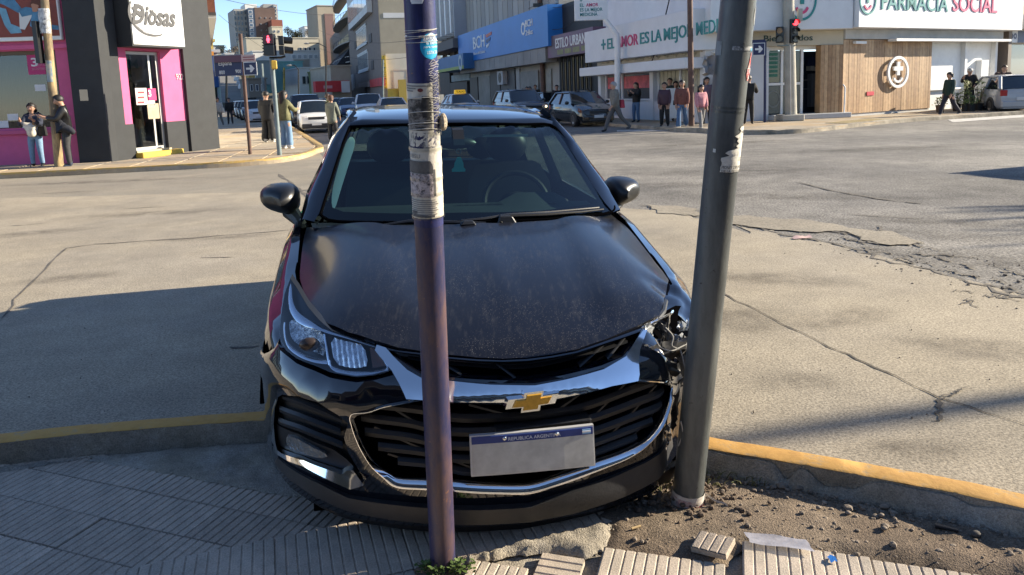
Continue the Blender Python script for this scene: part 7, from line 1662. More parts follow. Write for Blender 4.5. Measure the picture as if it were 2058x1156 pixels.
MB().ball((19.4,6.85,8.6),.3,8,5,(1.5,.7,.4)).build('lantern',M_fgrey,lb_,smooth=True)
# ================================================================== UNSEEN HOUSES ADDED FOR REFLECTION AND SHADE
bh=thing('unseen_mirrored_house','unseen dark-fronted house added behind the viewer to darken reflections in the car','house',(0,-3,.13))  # added out of view so the lacquer mirrors a dark front
Wb2=Wall((9,-3.2),(-1,0))
Wb2.mb().box(2,19,0,5,.0,3.3).build('wall',mat('house_front',(.055,.055,.06),.7,var=.2,vs=1),bh)
for k in range(4):
    f=Wb2.mb().box(3+4*k,5.6+4*k,-.05,-.002,.9,2.5).build('window',mat('house_frame',(.2,.18,.15),.6),bh);Wb2.mb().box(3.1+4*k,5.5+4*k,-.07,-.051,1.0,2.4).build('pane',M_dglass,f)

ac_=thing('unseen_shade_house','unseen plain house added beyond the right edge to shade the ground behind the viewer','building',(15,-8,0))  # added out of view; shades the pavement mirrored in the car
MB().box(14.6,26,-26,3.0,.1,9.5).build('wall',mat('house_plaster',(.30,.28,.25),.85,var=.12,vs=.4),ac_)
for k in range(6):
    for j in range(3):
        f=MB().box(14.52,14.598,-23+4.2*k,-21.2+4.2*k,1.2+2.9*j,2.8+2.9*j).build('window',mat('house_frame',(.2,.18,.15),.6),ac_);MB().box(14.50,14.519,-22.9+4.2*k,-21.3+4.2*k,1.3+2.9*j,2.7+2.9*j).build('pane',M_dglass,f)
# ================================================================== OTHER VEHICLES (front towards -y in their own axes)
M_tyr=mat('far_tyre',(.016,.016,.017),.8);M_rim=mat('far_rim',(.30,.30,.31),.35,.8);M_trimb=mat('far_trim',(.02,.02,.022),.5)
M_cgl=mat('car_glass',(.012,.016,.018),.03,spec=.7,coat=.6);M_hlamp=mat('far_headlamp',(.45,.46,.47),.12,.6);M_tlamp=mat('tail_lamp',(.30,.012,.015),.2)
M_plt=mat('far_plate',(.50,.50,.50),.5)
def vehicle(name,label,cat,paint,L=4.1,Wd=1.70,H=1.48,style='hatch',group=None,bump=None,parts=True,rails=False,lights=False):
    t=thing(name,label,cat,(0,0,0),0,group);h=Wd/2
    # stations: v from the nose, hood/belt height, half width at belt
    if style=='hatch':   P=dict(hood=.24,cowl=.24,head=.43,tail=.86,back=.985,hz=.50,bz=.64,belt=.63,th=.72)
    elif style=='suv':   P=dict(hood=.22,cowl=.25,head=.41,tail=.90,back=.99,hz=.56,bz=.65,belt=.64,th=.78)
    elif style=='boxy':  P=dict(hood=.20,cowl=.25,head=.39,tail=.90,back=.985,hz=.56,bz=.64,belt=.62,th=.80)
    else:                P=dict(hood=.24,cowl=.27,head=.44,tail=.72,back=.84,hz=.50,bz=.64,belt=.63,th=.70)
    gz=.20;bz=P['belt']*H;rows=[]
    prof=[(0,.42*H,.80),(.012,.50*H*.96,.86),(.05,P['hz']*H,.93),(P['cowl']*.6,P['bz']*H*.965,.985),(P['cowl'],bz,1.0),(.5,bz+.01,1.0),(.75,bz+.03,1.0),(.93,bz+.03,.96),(.985,bz,.90),(1.0,bz-.12,.86)]
    for v,z,wk in prof:
        y=v*L;w=h*wk;r=[]
        for x,zz in ((-.86,gz),(-1,gz+.14),(-1.0,(gz+z)/2),(-.985,z-.14),(-.93,z-.02),(-.6,z+.012),(0,z+.03),(.6,z+.012),(.93,z-.02),(.985,z-.14),(1.0,(gz+z)/2),(1,gz+.14),(.86,gz)):r.append((x*w,y,max(gz,zz)))
        rows.append(r)
    mb=MB();mb.grid(rows);mb.add(rows[0],[tuple(range(13))]).add(rows[-1],[tuple(range(13))]);mb.build('body',paint,t,smooth=True,angle=42)
    # roof shell with pillars
    yc,yh,yt,yb=P['cowl']*L,P['head']*L,P['tail']*L,P['back']*L;tw=h*P['th'];bw=h*.93;rz=H
    def ring(y,z,w):return [(-w,y,z-.06),(-w*.93,y,z-.012),(-w*.5,y,z+.012),(0,y,z+.018),(w*.5,y,z+.012),(w*.93,y,z-.012),(w,y,z-.06)]
    rf=MB().grid([ring(yh,rz-.03,tw*.97),ring(yh+.25,rz,tw),ring((yh+yt)/2,rz+.01,tw*1.01),ring(yt-.1,rz-.01,tw),ring(yt,rz-.05,tw*.96)]).build('roof',paint,t,smooth=True,angle=50)
    for s in (-1,1):
        mb=MB()
        def strut(a,b,w):
            mb.tube([a,b],w,6)
        strut((s*bw,yc+.02,bz),(s*tw*.97,yh,rz-.06),.045);strut((s*tw*.97,yt,rz-.08),(s*bw*.97,yb,bz),.075);strut((s*tw,yh,rz-.05),(s*tw,yt,rz-.06),.035);ym=(yc+yb)/2+.1
        strut((s*bw,ym,bz),(s*tw,ym+.02,rz-.06),.04);mb.build('pillars',paint,t,smooth=True)
        g=MB();g.add([(s*bw*.985,yc+.12,bz-.01),(s*bw*.985,yb-.12,bz+.01),(s*tw*.975,yt-.05,rz-.07),(s*tw*.975,yh+.08,rz-.07)],[(0,1,2,3)]);g.build('side_window',M_cgl,t)
    g=MB();g.grid([[(x*bw*.97,yc-.10*(1-x*x),bz+.015) for x in (-1,-.6,-.2,.2,.6,1)],[(x*tw*.95,yh-.08*(1-x*x),rz-.045) for x in (-1,-.6,-.2,.2,.6,1)]]);g.build('windscreen',M_cgl,t,smooth=True)
    g=MB();g.grid([[(x*bw*.93,yb+.03*(1-x*x),bz+.02) for x in (-1,-.5,0,.5,1)],[(x*tw*.93,yt+.05*(1-x*x),rz-.07) for x in (-1,-.5,0,.5,1)]]);g.build('rear_window',M_cgl,t,smooth=True)
    MB().box(-h*.82,h*.82,L*.04,L*.96,.16,.30).build('underbody',M_trimb,t)
    R=.30 if style!='suv' else .34
    for s in (-1,1):
        for y in (L*.19,L*.81):
            wl=MB(Matrix.Translation((s*(h-.11),y,R)));wl.grid([[(a,r*math.cos(q),r*math.sin(q)) for a,r in ((-.10,R*.55),(-.10,R*.94),(-.07,R),(.07,R),(.125 if s>0 else .10,R*.94),(.125 if s>0 else .10,R*.62))] if s>0 else [(a,r*math.cos(q),r*math.sin(q)) for a,r in ((.10,R*.55),(.10,R*.94),(.07,R),(-.07,R),(-.125,R*.94),(-.125,R*.62))] for q in [2*math.pi*j/20 for j in range(21)]])
            w_=wl.build('wheel',M_tyr,t,smooth=True);rm_=MB(Matrix.Translation((s*(h-.11),y,R)));rm_.add([(s*.115,R*.63*math.cos(2*math.pi*j/16),R*.63*math.sin(2*math.pi*j/16)) for j in range(16)]+[(s*.09,0,0)],[(j,(j+1)%16,16) for j in range(16)]);rm_.build('rim',M_rim,w_,smooth=True)
            a=MB();a.grid([[(s*(h+.004),y+(R+.055)*math.cos(q),R+(R+.055)*math.sin(q)) for q in [R_(-15+210*j/14) for j in range(15)]],[(s*(h-.12),y+(R+.05)*math.cos(q),R+(R+.05)*math.sin(q)) for q in [R_(-15+210*j/14) for j in range(15)]]]);a.build('wheel_arch',M_trimb,t)
            a=MB();a.add([(s*(h+.003),y+(R+.05)*math.cos(q),max(gz,R+(R+.05)*math.sin(q))) for q in [R_(-15+210*j/14) for j in range(15)]],[tuple(range(15))]);a.build('arch_gap',M_trimb,t)
        if parts:
            z=P['hz']*H
            MB().hexa([(s*h*.48,.02,z-.22),(s*h*.86,.16,z-.22),(s*h*.88,.28,z-.20),(s*h*.48,.10,z-.2),(s*h*.50,.06,z-.05),(s*h*.90,.22,z-.03),(s*h*.90,.36,z-.03),(s*h*.50,.16,z-.04)]).build('headlight',M_hlamp if not lights else mat('headlamp_on',(.9,.8,.55),.3,emit=1.2),t)
            MB().box(*sorted((s*h*.60,s*h*.90)),L-.06,L+.012,bz-.26,bz-.02).build('tail_light',M_tlamp,t,bevel=.02)
            MB().ball((s*(h+.10),yc+.22,bz+.07),.11,8,6,(.9,.5,.7)).build('wing_mirror',paint if style!='boxy' else M_trimb,t,smooth=True)
    if parts:
        z=P['hz']*H
        MB().box(-h*.46,h*.46,-.012,.05,z-.20,z-.08).build('grille',M_trimb,t,bevel=.01)
        MB().box(-h*.84,h*.84,-.055,.10,gz+.02,gz+.24).build('front_bumper',bump or paint,t,bevel=.04)
        MB().box(-h*.5,h*.5,-.062,-.056,gz+.05,gz+.15).build('air_intake',M_trimb,t)
        MB().box(-.21,.21,-.075,-.063,gz+.16,gz+.28).build('number_plate',M_plt,t)
        MB().box(-h*.86,h*.86,L-.06,L+.05,gz+.04,gz+.30).build('rear_bumper',bump or paint,t,bevel=.04)
        MB().box(-.21,.21,L+.03,L+.062,bz-.42,bz-.30).build('rear_plate',M_plt,t)
    if rails:
        for s in (-1,1):MB().tube([(s*tw*.9,yh+.3,rz+.02),(s*tw*.9,yh+.4,rz+.07),(s*tw*.9,yt-.4,rz+.07),(s*tw*.9,yt-.3,rz+.02)],.018,6).build('roof_rail',M_trimb,t)
    return t
def put(o,px,py,rz,Y=None,z=0):
    p=G(px,py,z) if Y is None else AT(px,py,Y);o.location=(p.x,p.y,z);o.rotation_euler=(0,0,rz);return o
def pm(n,c,rough=.25):return mat(n,c,rough,coat=.6,var=.04,vs=1)
SA=math.atan2(.306,1)*1.0      # street heading
P_wh=pm('paint_white',(.62,.62,.60));P_gr=pm('paint_graphite',(.06,.063,.066));P_bk=pm('paint_black',(.008,.009,.010),.15);P_si=pm('paint_silver',(.34,.35,.36));P_bl=pm('paint_blue',(.03,.06,.13));P_rd=pm('paint_red',(.25,.02,.02));P_dg=pm('paint_dark',(.02,.022,.025))
fiat=vehicle('parked_car','old white boxy hatchback with black bumpers waiting near the left corner','car',P_wh,3.7,1.55,1.46,'boxy',bump=M_trimb);put(fiat,638,268,.30)
hat=vehicle('parked_car','small black hatchback parked before the pharmacy window','car',P_bk,3.75,1.66,1.46,'hatch');put(hat,1203,250,.30,30.5)
suv=vehicle('waiting_car','graphite estate car with roof rails and one lit headlamp beside the black hatchback','car',P_gr,4.3,1.76,1.62,'suv',rails=True,lights=False);put(suv,1075,243,.31,36)
MB(Matrix.Translation((0,0,0))).ball((0,0,0),.055,8,6,(1,.5,1)).build('lit_lamp',mat('lamp_warm',(1,.85,.55),.4,emit=1.6),None).parent=suv
D.objects['lit_lamp'].location=(.60,-.01,.78)
taxi=vehicle('taxi','white taxi with a yellow roof sign seen over the crashed car roof','taxi',P_wh,4.2,1.70,1.50,'sedan');put(taxi,945,239,.34)
tx=MB().hexa([(-.36,1.95,1.53),(.36,1.95,1.53),(.36,2.15,1.53),(-.36,2.15,1.53),(-.33,1.98,1.76),(.33,1.98,1.76),(.33,2.12,1.76),(-.33,2.12,1.76)]).build('roof_sign',mat('taxi_yellow',(.75,.45,.02),.5,emit=.25));tx.parent=taxi
lt=letter(None,'TAXI',-.27,.27,1.575,1.715,1.945,M_ink,None,depth=.01,bold=.01);lt.parent=tx
van=vehicle('waiting_car','white high-roofed estate waiting behind the crashed car, left of the blue pole','car',P_wh,4.4,1.76,1.72,'suv',rails=True);put(van,745,236,.22,46)
vn2=vehicle('waiting_car','low white saloon waiting just left of the blue pole','car',P_wh,4.2,1.70,1.45,'sedan');put(vn2,797,240,.25,40)
dk=vehicle('parked_car','dark saloon half hidden between the graphite estate and the black hatchback','car',P_dg,4.2,1.70,1.45,'sedan');put(dk,1135,236,.3,42)
rw=vehicle('parked_car','pale silver hatchback seen from behind at the right edge','car',P_si,3.9,1.68,1.50,'hatch')
rw.location=(19.6+1.15,28.6+3.9,0);rw.rotation_euler=(0,0,R_(180-12))
p=G(2040,228,0);rw.location=(p.x+.55*0+.9,p.y+3.6,0)
lv=vehicle('parked_car','unseen grey car added beyond the right edge to cast a shadow on the road','car',P_si,4.3,1.78,1.72,'suv');lv.location=(14.9,13.3,0);lv.rotation_euler=(0,0,1.9)  # added out of view for the wedge of shadow on the road
# dark van behind the old white hatchback, cars queueing down the street
bv=vehicle('waiting_car','dark minivan right behind the old white hatchback','car',P_dg,4.4,1.78,1.80,'suv');put(bv,618,240,.30,41)
grp='cars queueing down the left side of the street'
q1=vehicle('queued_car','white car at the head of the kerbside row left of the dark-coated person','car',P_wh,4.1,1.7,1.55,'suv',group=grp);put(q1,522,246,.36,50)
for lb,px,Y,src,c in [('dark green car second in the kerbside row on the left',508,56,q1,P_dg),('grey car third in the kerbside row on the left',499,62,q1,P_gr),('silver car fourth in the kerbside row on the left',491,69,q1,P_si),('dark car last in the kerbside row on the left',484,76,q1,P_bk)]:
    o=dup(src,(0,0,0),.36,lb,grp)
    for ch in o.children:
        if ch.data and ch.data.materials and ch.data.materials[0]==P_wh:ch.data=ch.data.copy();ch.data.materials[0]=c
    p=AT(px,230,Y);o.location=(p.x,p.y,0)
grp='cars further down the middle of the street'
far0=vehicle('distant_car','blue car above the roof of the woman in a green parka','car',P_bl,4.2,1.72,1.50,'sedan',group=grp);p=AT(705,215,58);far0.location=(p.x,p.y,0);far0.rotation_euler=(0,0,.28)
for lb,px,Y,c in [('dark car beyond the blue car in the street',682,66,P_dg),('black car at the back of the middle lane',668,76,P_bk),('blue-grey car over the roof of the dark minivan',642,62,P_gr),('silver car far back near the red canopied shop',700,84,P_si),('dark car far back under the brick flats',728,92,P_dg)]:
    o=dup(far0,(0,0,0),.28,lb,grp);p=AT(px,212,Y);o.location=(p.x,p.y,0)
    for ch in o.children:
        if ch.data and ch.data.materials and ch.data.materials[0]==P_bl:ch.data=ch.data.copy();ch.data.materials[0]=c
grp='tiny cars on the street climbing the hill'
tiny=MB();tiny.hexa([(-.85,0,.2),(.85,0,.2),(.85,4.2,.2),(-.85,4.2,.2),(-.82,.1,.9),(.82,.1,.9),(.82,4.1,.95),(-.82,4.1,.95)]).hexa([(-.78,1.1,.9),(.78,1.1,.9),(.78,3.9,.95),(-.78,3.9,.95),(-.62,1.7,1.45),(.62,1.7,1.45),(.62,3.4,1.45),(-.62,3.4,1.45)])
for i,(lb,px,y,Y,c) in enumerate([('white car parked high on the hill street',476,164,220,P_wh),('silver car on the hill street under the white one',482,172,200,P_si),('white car lower on the hill street',486,180,185,P_wh),('dark car parked on the hill street bend',492,190,165,P_dg),('grey car near the foot of the hill street',499,197,150,P_gr),('dark car at the foot of the hill street',506,203,140,P_bk),('silver car at the top of the hill street',470,156,250,P_si)]):
    o=MB().add(tiny.v,tiny.f).build('hill_car',c,bevel=.08,smooth=True);a=AT(px,y,Y);o.location=a;o.rotation_euler=(0,0,.3);tag(o,lb,'car',grp)
# ================================================================== PEOPLE
def skin(name,verts,edges,rad,root=0,sub=1,m=None,parent=None,T=None,facemat=None,mats=None):
    me=D.meshes.new(name);me.from_pydata([tuple(v) for v in verts],edges,[]);o=D.objects.new(name,me);C.objects.link(o)
    md=o.modifiers.new('skin','SKIN');md.use_smooth_shade=True
    if sub:sb=o.modifiers.new('sub','SUBSURF');sb.levels=sub
    sv=me.skin_vertices[0].data
    for i,r in enumerate(rad):sv[i].radius=r if isinstance(r,tuple) else (r,r);sv[i].use_root=(i==root)
    dg=bpy.context.evaluated_depsgraph_get();m2=D.meshes.new_from_object(o.evaluated_get(dg));D.objects.remove(o);D.meshes.remove(me)
    m2.name=name
    if T is not None:m2.transform(T)
    m2.materials.clear()
    for x in (mats or [m]):m2.materials.append(x)
    n=D.objects.new(name,m2)
    if facemat:
        Ti=T.inverted() if T is not None else None
        for p in m2.polygons:p.material_index=facemat(Ti@p.center if Ti else p.center)
    for p in m2.polygons:p.use_smooth=True
    return link(n,parent)
SK=[mat('skin_a',(.42,.24,.16),.55),mat('skin_b',(.36,.20,.13),.55)]
M_hr={k:mat('hair_'+k,c,.55) for k,c in dict(black=(.010,.008,.007),brown=(.045,.024,.014),grey=(.28,.27,.26),auburn=(.09,.035,.018)).items()}
M_shoe={k:mat('shoe_'+k,c,.6) for k,c in dict(black=(.012,.012,.013),white=(.55,.55,.53),brown=(.06,.035,.02),navy=(.03,.04,.07)).items()}
def cloth(n,c,v=.15):return mat('cloth_'+n,c,.85,var=v,vs=14,bump=.35,bs=18)
def person(label,px,py,h,face,top,legs,shoe='black',hair='black',hl=.0,z=.1,stride=0.0,stance=.09,arms=((.1,.1,.2),(.1,.1,.2)),loose=1.0,flare=1.0,coat=.0,female=False,lean=0,headpitch=0,turn=0,Y=None,skinm=0,extra=None,sleeve=None):
    """face: heading the person looks at (0 = towards the viewer, +90 = to the right); arms: (forward swing, outward, elbow bend) radians for each"""
    b=G(px,py,z) if Y is None else AT(px,py,Y);b.z=z
    t=thing('person',label,'person',b,R_(face));T=Matrix.Translation(b)@Matrix.Rotation(R_(face),4,'Z')
    s=h;sw=(.105 if female else .118)*s;hw=(.052)*s
    J=[];E_=[];Rr=[]
    def a(p,r,par=None):
        J.append(Vector(p));Rr.append(r);
        if par is not None:E_.append((par,len(J)-1))
        return len(J)-1
    ly=-lean*s
    pel=a((0,0,.53*s),(.092*s,.066*s));wst=a((0,ly*.35,.62*s),(.076*s,.058*s),pel);ch=a((0,ly*.8,.74*s),(.092*s,.066*s),wst);nk0=a((0,ly+.006*s,.825*s),(.045*s,.040*s),ch);nk=a((0,ly-.004*s,.862*s),.030*s,nk0)
    hp=headpitch;hc=Vector((0,ly-.018*s-.03*s*hp,.925*s-.008*s*hp));h1=a(hc+Vector((0,0,-.018*s)),.048*s,nk);h2=a(hc+Vector((0,.006*s,.022*s)),.056*s,h1);h3=a(hc+Vector((0,.008*s,.052*s)),.040*s,h2)
    ns=a(hc+Vector((0,-.060*s,-.012*s-.02*s*hp)),.010*s,h1)
    for sg in (-1,1):a(hc+Vector((sg*.052*s,.008*s,-.008*s)),.009*s,h1)
    feet=[]
    for i,sg in enumerate((-1,1)):
        st=stride*(1 if i==0 else -1);sx=sg*(hw+stance*.25*s*(1 if stride==0 else .2))
        hip=a((sg*hw,0,.50*s),.068*s*loose**.3,pel)
        bend=.05+max(0,-st)*.55
        kn=a((sg*hw*1.02+(sx-sg*hw)*.5,-st*.26*s-.02*s,.285*s+abs(st)*.015*s),.048*s*loose*(1 if flare==1 else .95),hip)
        an=a((sx,-st*.50*s+(bend*.25*s if st<0 else 0),.050*s+(.045*s if st<-.2 else 0)),.035*s*loose*flare,kn);feet.append(an)
        hl_=a(J[an]+Vector((0,.012*s,-.026*s)),.022*s,an);to=a(J[an]+Vector((sg*.012*s,-.085*s,-.034*s)),(.022*s,.015*s),hl_)
    hands=[]
    for i,sg in enumerate((-1,1)):
        f,o_,e=arms[i];sh=a((sg*sw,ly+.004*s,.805*s),.040*s,ch if i==0 else ch)
        d=Vector((sg*math.sin(o_),-math.sin(f)*math.cos(o_),-math.cos(f)*math.cos(o_)));el=a(J[sh]+d*.175*s,.029*s,sh)
        e2=f+e;inn=-.35*min(1,e) ;d2=Vector((sg*(math.sin(o_)*.4+inn),-math.sin(e2),-math.cos(e2))).normalized();wr_=a(J[el]+d2*.145*s,.020*s,el);pm_=a(J[wr_]+d2*.045*s,(.021*s,.013*s),wr_);hands.append(J[pm_].copy())
        side=d2.cross(Vector((sg,0,0.01))).normalized();
        for q in range(4):
            off=side*(q-1.5)*.011*s;k=(1.0,1.12,1.06,.85)[q];f1=a(J[pm_]+off+d2*.028*s*k,.0055*s,pm_);a(J[f1]+d2*.022*s*k+Vector((-sg*.010*s,0,0)),.0048*s,f1)
        a(J[wr_]+d2*.030*s+side*-.024*s,.0058*s,wr_)
    zc=.505*s
    def fm(p):
        if p.z<.062*s:return 2
        if p.z<.56*s and not any((p-hq).length<.062*s for hq in hands) and (abs(p.x)<sw*.98 or p.z<.40*s):return 1
        return 0
    body=skin('body',J,E_,Rr,pel,1,None,t,T,fm,[SK[skinm],legs,M_shoe[shoe]])
    # jacket or jumper
    gj=[];ge=[];gr=[]
    def g(p,r,par=None):
        gj.append(Vector(p));gr.append(r)
        if par is not None:ge.append((par,len(gj)-1))
        return len(gj)-1
    hem=.50*s-coat*s;B=1.0
    p0=g((0,ly*.3,.60*s),(.112*s*loose**.5,.088*s*loose**.5));p1=g((0,ly*.1,hem),(.118*s*loose**.5,.094*s*loose**.5),p0);p2=g((0,ly*.8,.735*s),(.106*s,.082*s),p0);p3=g((0,ly+.005*s,.818*s),(.066*s,.052*s),p2);p4=g((0,ly+.004*s,.845*s),(.046*s,.042*s),p3)
    js=[k for k in range(len(J))]
    for i,sg in enumerate((-1,1)):
        f,o_,e=arms[i];d=Vector((sg*math.sin(o_),-math.sin(f)*math.cos(o_),-math.cos(f)*math.cos(o_)));sh=g((sg*sw*1.0,ly+.004*s,.805*s),.056*s,p2);el=g(gj[sh]+d*.175*s,.046*s,sh);e2=f+e;inn=-.35*min(1,e);d2=Vector((sg*(math.sin(o_)*.4+inn),-math.sin(e2),-math.cos(e2))).normalized();g(gj[el]+d2*.138*s,.035*s,el)
    skin('jacket',gj,ge,gr,p0,1,top,t,T)
    # hair: a cap and, when long, a fall behind the shoulders
    hm=M_hr[hair];mb=MB(T);rows=[];c0=hc+Vector((0,.010*s,.018*s))
    for i in range(7):
        th=(i/6)*1.95;row=[]
        for k in range(14):
            ph=2*math.pi*k/14;fr=max(0,-math.sin(ph));tt=th*(1-.42*fr)
            row.append(c0+Vector((.064*s*math.sin(tt)*math.cos(ph),.072*s*math.sin(tt)*math.sin(ph),.068*s*math.cos(tt))))
        rows.append(row)
    mb.grid(rows,True)
    hr_=mb.build('hair',hm,t,smooth=True)
    if hl:
        mb=MB(T);mb.grid([[c0+Vector((.066*s*w_*math.cos(q),.030*s+.052*s*math.sin(q),-zz*s)) for q in [R_(-20+220*k/10) for k in range(11)]] for zz,w_ in ((-.03,.95),(.04,1.0),(.04+hl*.5,1.05),(.04+hl,.75))]);mb.build('long_hair',hm,hr_,smooth=True)
    fc=MB(T)
    for sg in (-1,1):fc.ball(hc+Vector((sg*.020*s,-.0495*s,.006*s)),.0055*s,6,4,(1.2,.5,.7))
    fc.ball(hc+Vector((0,-.0500*s,-.034*s)),.008*s,6,4,(1.5,.4,.5));fc.build('face_features',mat('face_dark',(.06,.025,.02),.6),t)
    if extra:extra(t,T,s,hands)
    return t
def bag(T,c,sz,m,par,name='bag',strap=None):
    bx,by,bz=sz;p=Vector(c);MB(T).hexa([p+Vector(q) for q in ((-bx,-by,-bz),(bx,-by,-bz),(bx,by,-bz),(-bx,by,-bz),(-bx*.8,-by*.7,bz),(bx*.8,-by*.7,bz),(bx*.8,by*.7,bz),(-bx*.8,by*.7,bz))]).build(name,m,par,bevel=.02)
    if strap:MB(T).tube(strap,.010,5).build('strap',m,par)
J_=cloth
jeans=cloth('denim_light',(.16,.26,.38));jeans2=cloth('denim_mid',(.06,.12,.22));dgr=cloth('charcoal',(.035,.035,.037));blk=cloth('black',(.011,.011,.012));wht=cloth('cream_wool',(.58,.54,.45));
def ex_w1(t,T,s,H):
    skin('folded_coat',[(-.16,-.13,1.08),(-.02,-.18,1.12),(.10,-.15,1.02),(.02,-.17,.92),(.0,-.14,.74)],[(0,1),(1,2),(1,3),(3,4)],[.07,.10,.09,.11,.13],1,1,wht,t,T)
    skin('leopard_sleeve',[(.17,-.02,1.26),(.20,-.10,1.10),(.05,-.20,1.09)],[(0,1),(1,2)],[.075,.07,.06],0,1,mat('leopard_print',(.36,.20,.08),.85,col2=(.06,.035,.02),vs=34),t,T)
    bag(T,(.22,-.05,.90),(.10,.05,.13),cloth('bag_black',(.014,.014,.015)),t,'handbag')
person('woman in pale jeans clutching a cream coat before the pink shop window',77,331,1.60,8,cloth('navy_vest',(.018,.024,.045)),jeans,'black','black',.05,arms=((.5,.2,1.7),(.55,.2,1.6)),female=True,stance=.07,extra=ex_w1,Y=18.75)
def ex_m1(t,T,s,H):
    MB(T).box(H[0].x-.03,H[0].x+.03,H[0].y-.09,H[0].y-.02,H[0].z-.005,H[0].z+.01).build('phone',mat('phone_black',(.012,.012,.014),.2),t)
    skin('puffer_bundle',[(.05,-.12,1.20),(.08,-.16,1.05),(.10,-.10,.98),(.20,.10,.92),(.24,.18,.80)],[(0,1),(1,2),(2,3),(3,4)],[.10,.15,.13,.09,.07],1,1,cloth('puffer_navy',(.014,.016,.024)),t,T)
person('man in a black leather jacket looking down at his phone beside the timber pole',142,335,1.78,-62,mat('leather_black',(.012,.012,.013),.4,bump=.4,bs=14),dgr,'navy','black',0,arms=((.55,.1,1.35),(.5,.15,1.4)),headpitch=.9,lean=.02,stance=.14,extra=ex_m1)
person('person in a long black coat and wide trousers behind the signal post, turned away',541,287,1.76,170,blk,blk,'white','black',.0,loose=1.5,flare=1.7,coat=.07,arms=((.2,.2,.3),(.2,.2,.3)))
def ex_w2(t,T,s,H):bag(T,(.20,.0,.86),(.07,.12,.14),cloth('tote_cream',(.50,.45,.30)),t,'tote_bag',[(.14,0,1.34),(.22,-.02,1.1),(.2,0,.98)])
person('long-haired woman in an olive jacket and pale jeans at the signal post',577,300,1.72,150,cloth('olive',(.16,.155,.075),.3),jeans,'white','black',.12,female=True,flare=1.8,loose=1.12,arms=((.6,.1,1.1),(.2,.15,.5)),extra=ex_w2)
def ex_tote(t,T,s,H):bag(T,(.25,-.05,.95),(.12,.06,.14),wht,t,'shoulder_bag')
person('walker in a pale sweater and grey trousers on the far left pavement',441,247,1.70,5,cloth('pale_sweater',(.42,.40,.36)),cloth('grey_trousers',(.18,.19,.19)),'black','auburn',0,stride=.35,Y=44,extra=ex_tote,z=.10)
person('dark-coated walker just right of the pale-sweatered one',463,240,1.68,10,blk,dgr,'black','black',0,Y=48,z=.1)
person('distant walker in grey at the left end of the pavement',424,236,1.66,20,cloth('slate',(.16,.15,.14)),jeans2,'black','brown',0,Y=50,z=.1)
def ex_child(t,T,s,H):
    skin('carried_child',[(.16,-.10,1.22),(.17,-.10,1.38),(.17,-.11,1.52),(.18,-.11,1.60),(.26,-.16,1.20),(.30,-.20,1.02)],[(0,1),(1,2),(2,3),(0,4),(4,5)],[.11,.10,.05,.085,.06,.045],0,1,cloth('child_sage',(.17,.20,.12)),t,T)
    MB(T).ball((.18,-.10,1.62),.10,10,7,(.95,1,1.05)).build('child_hair',M_hr['brown'],t,smooth=True)
person('woman in a long grey-green parka seen from behind carrying a child',670,282,1.66,165,cloth('parka',(.17,.18,.14),.12),dgr,'black','auburn',.03,z=0,coat=.16,loose=1.25,female=True,arms=((.2,.2,.3),(.9,.2,1.2)),extra=ex_child)
def ex_pack(c):
    def f(t,T,s,H):skin('backpack',[(0,.17,1.15),(0,.17,.95)],[(0,1)],[(.13,.09),(.14,.10)],0,1,c,t,T)
    return f
person('older man in a grey jacket striding across the road, red bag behind',1238,264,1.76,-75,cloth('tweed',(.16,.155,.135),.3),cloth('grey_slacks',(.09,.09,.09)),'black','grey',0,z=0,stride=.42,arms=((-.15,.15,.2),(.25,.12,.3)),lean=.03,extra=lambda t,T,s,H:bag(T,(.05,.22,.98),(.10,.09,.15),cloth('bag_red',(.30,.03,.05)),t,'red_bag'))
person('woman in a black jacket and blue jeans standing by the pharmacy window',1279,240,1.64,-50,blk,jeans2,'black','black',.10,z=.1,Y=31.0,female=True,arms=((.6,.1,1.6),(.6,.1,1.6)))
person('woman in a plum quilted coat and dark trousers facing the kerb',1336,254,1.58,-25,mat('quilt_plum',(.055,.022,.035),.6,bump=.6,bs=9),blk,'black','black',.02,z=.1,loose=1.25,female=True)
def ex_sling(t,T,s,H):bag(T,(-.22,-.02,.92),(.09,.05,.09),cloth('sling_black',(.012,.012,.012)),t,'shoulder_bag',[(.10,-.05,1.36),(-.05,-.12,1.15),(-.2,-.04,1.0)])
person('woman in a rust top and flared jeans stepping off the kerb',1371,259,1.68,-20,cloth('rust_top',(.16,.06,.045)),jeans2,'white','black',.06,z=0.05,stride=.28,flare=1.8,female=True,extra=ex_sling)
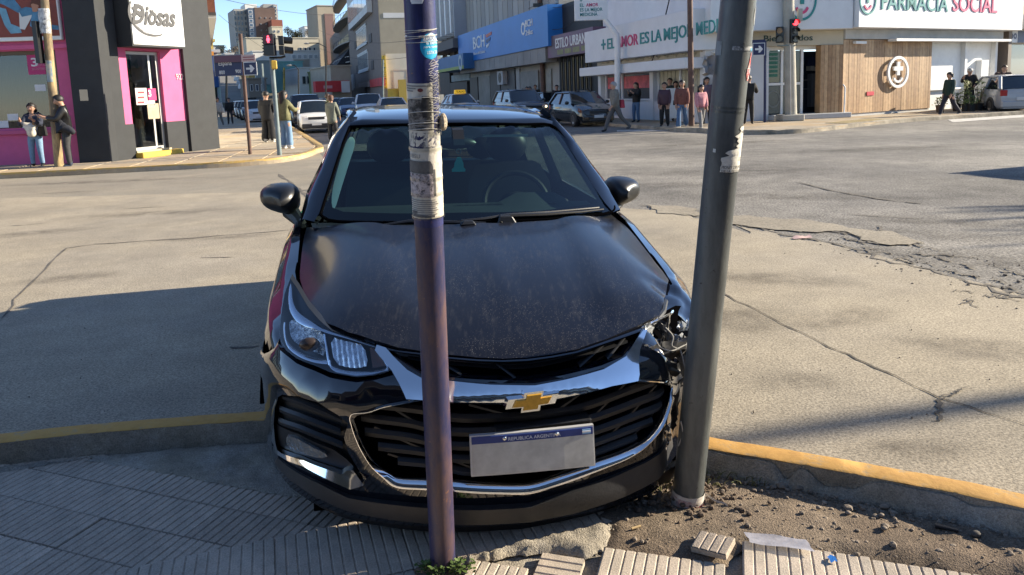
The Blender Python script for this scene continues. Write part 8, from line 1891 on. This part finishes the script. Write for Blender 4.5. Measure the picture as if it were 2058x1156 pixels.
person('girl in a pink hooded jacket and grey trousers beside the brown post',1409,261,1.50,15,cloth('pink_hood',(.50,.22,.24)),cloth('grey_sweats',(.20,.20,.20)),'white','black',.10,z=0.05,stride=.2,female=True,extra=ex_pack(cloth('pack_rose',(.45,.12,.18))))
person('tall woman in a mauve jacket standing behind the girl in pink',1420,250,1.72,10,cloth('mauve',(.15,.11,.14)),dgr,'black','black',.10,z=.1,Y=28.0,female=True)
person('man in dark clothes with short hair behind the menu board',1347,242,1.76,-30,cloth('deep_green',(.02,.035,.03)),dgr,'black','black',0,z=.1,Y=30.8)
person('dark-haired woman just right of the man behind the menu board',1358,243,1.62,0,dgr,dgr,'black','black',.04,z=.1,Y=30.6,female=True)
person('man in black seen from behind by the arrow signpost',1504,236,1.72,155,blk,blk,'black','black',0,z=.1,Y=26.5,arms=((.5,.2,1.3),(.5,.2,1.3)))
person('woman in a dark green coat walking past the potted plants',1906,234,1.66,-80,cloth('bottle_green',(.012,.035,.028)),cloth('navy_trousers',(.016,.018,.03)),'white','black',.02,z=.02,stride=.36,female=True,coat=.03,loose=1.12,Y=28.3)
def ex_cap(t,T,s,H):MB(T).ball((0,-.01,.952*s),.066*s,10,6,(1,1.15,.62)).build('cap',wht,t,smooth=True)
person('man in a dark jumper and white cap behind the potted plants',1946,222,1.72,-35,blk,dgr,'black','grey',0,z=.1,Y=31.2,arms=((.7,.2,1.7),(.3,.2,.9)),extra=ex_cap)
person('man in a brown jacket standing behind the pale hatchback',2014,222,1.80,-20,cloth('brown_jacket',(.06,.035,.028)),dgr,'black','brown',0,z=.1,Y=31.0,arms=((.7,.5,1.0),(.4,.3,.8)))
for px,lb in [(1060,'figure in dark clothes before the bank arcade, leftmost of three'),(1066,'figure in dark clothes before the bank arcade, middle of three'),(1077,'tallest figure in dark clothes before the bank arcade'),(1120,'figure in dark clothes standing outside the black boutique')]:
    person(lb,px,215,1.70 if px!=1077 else 1.8,-10,blk,dgr,'black','black',0,z=.1,Y=47 if px<1100 else 40)
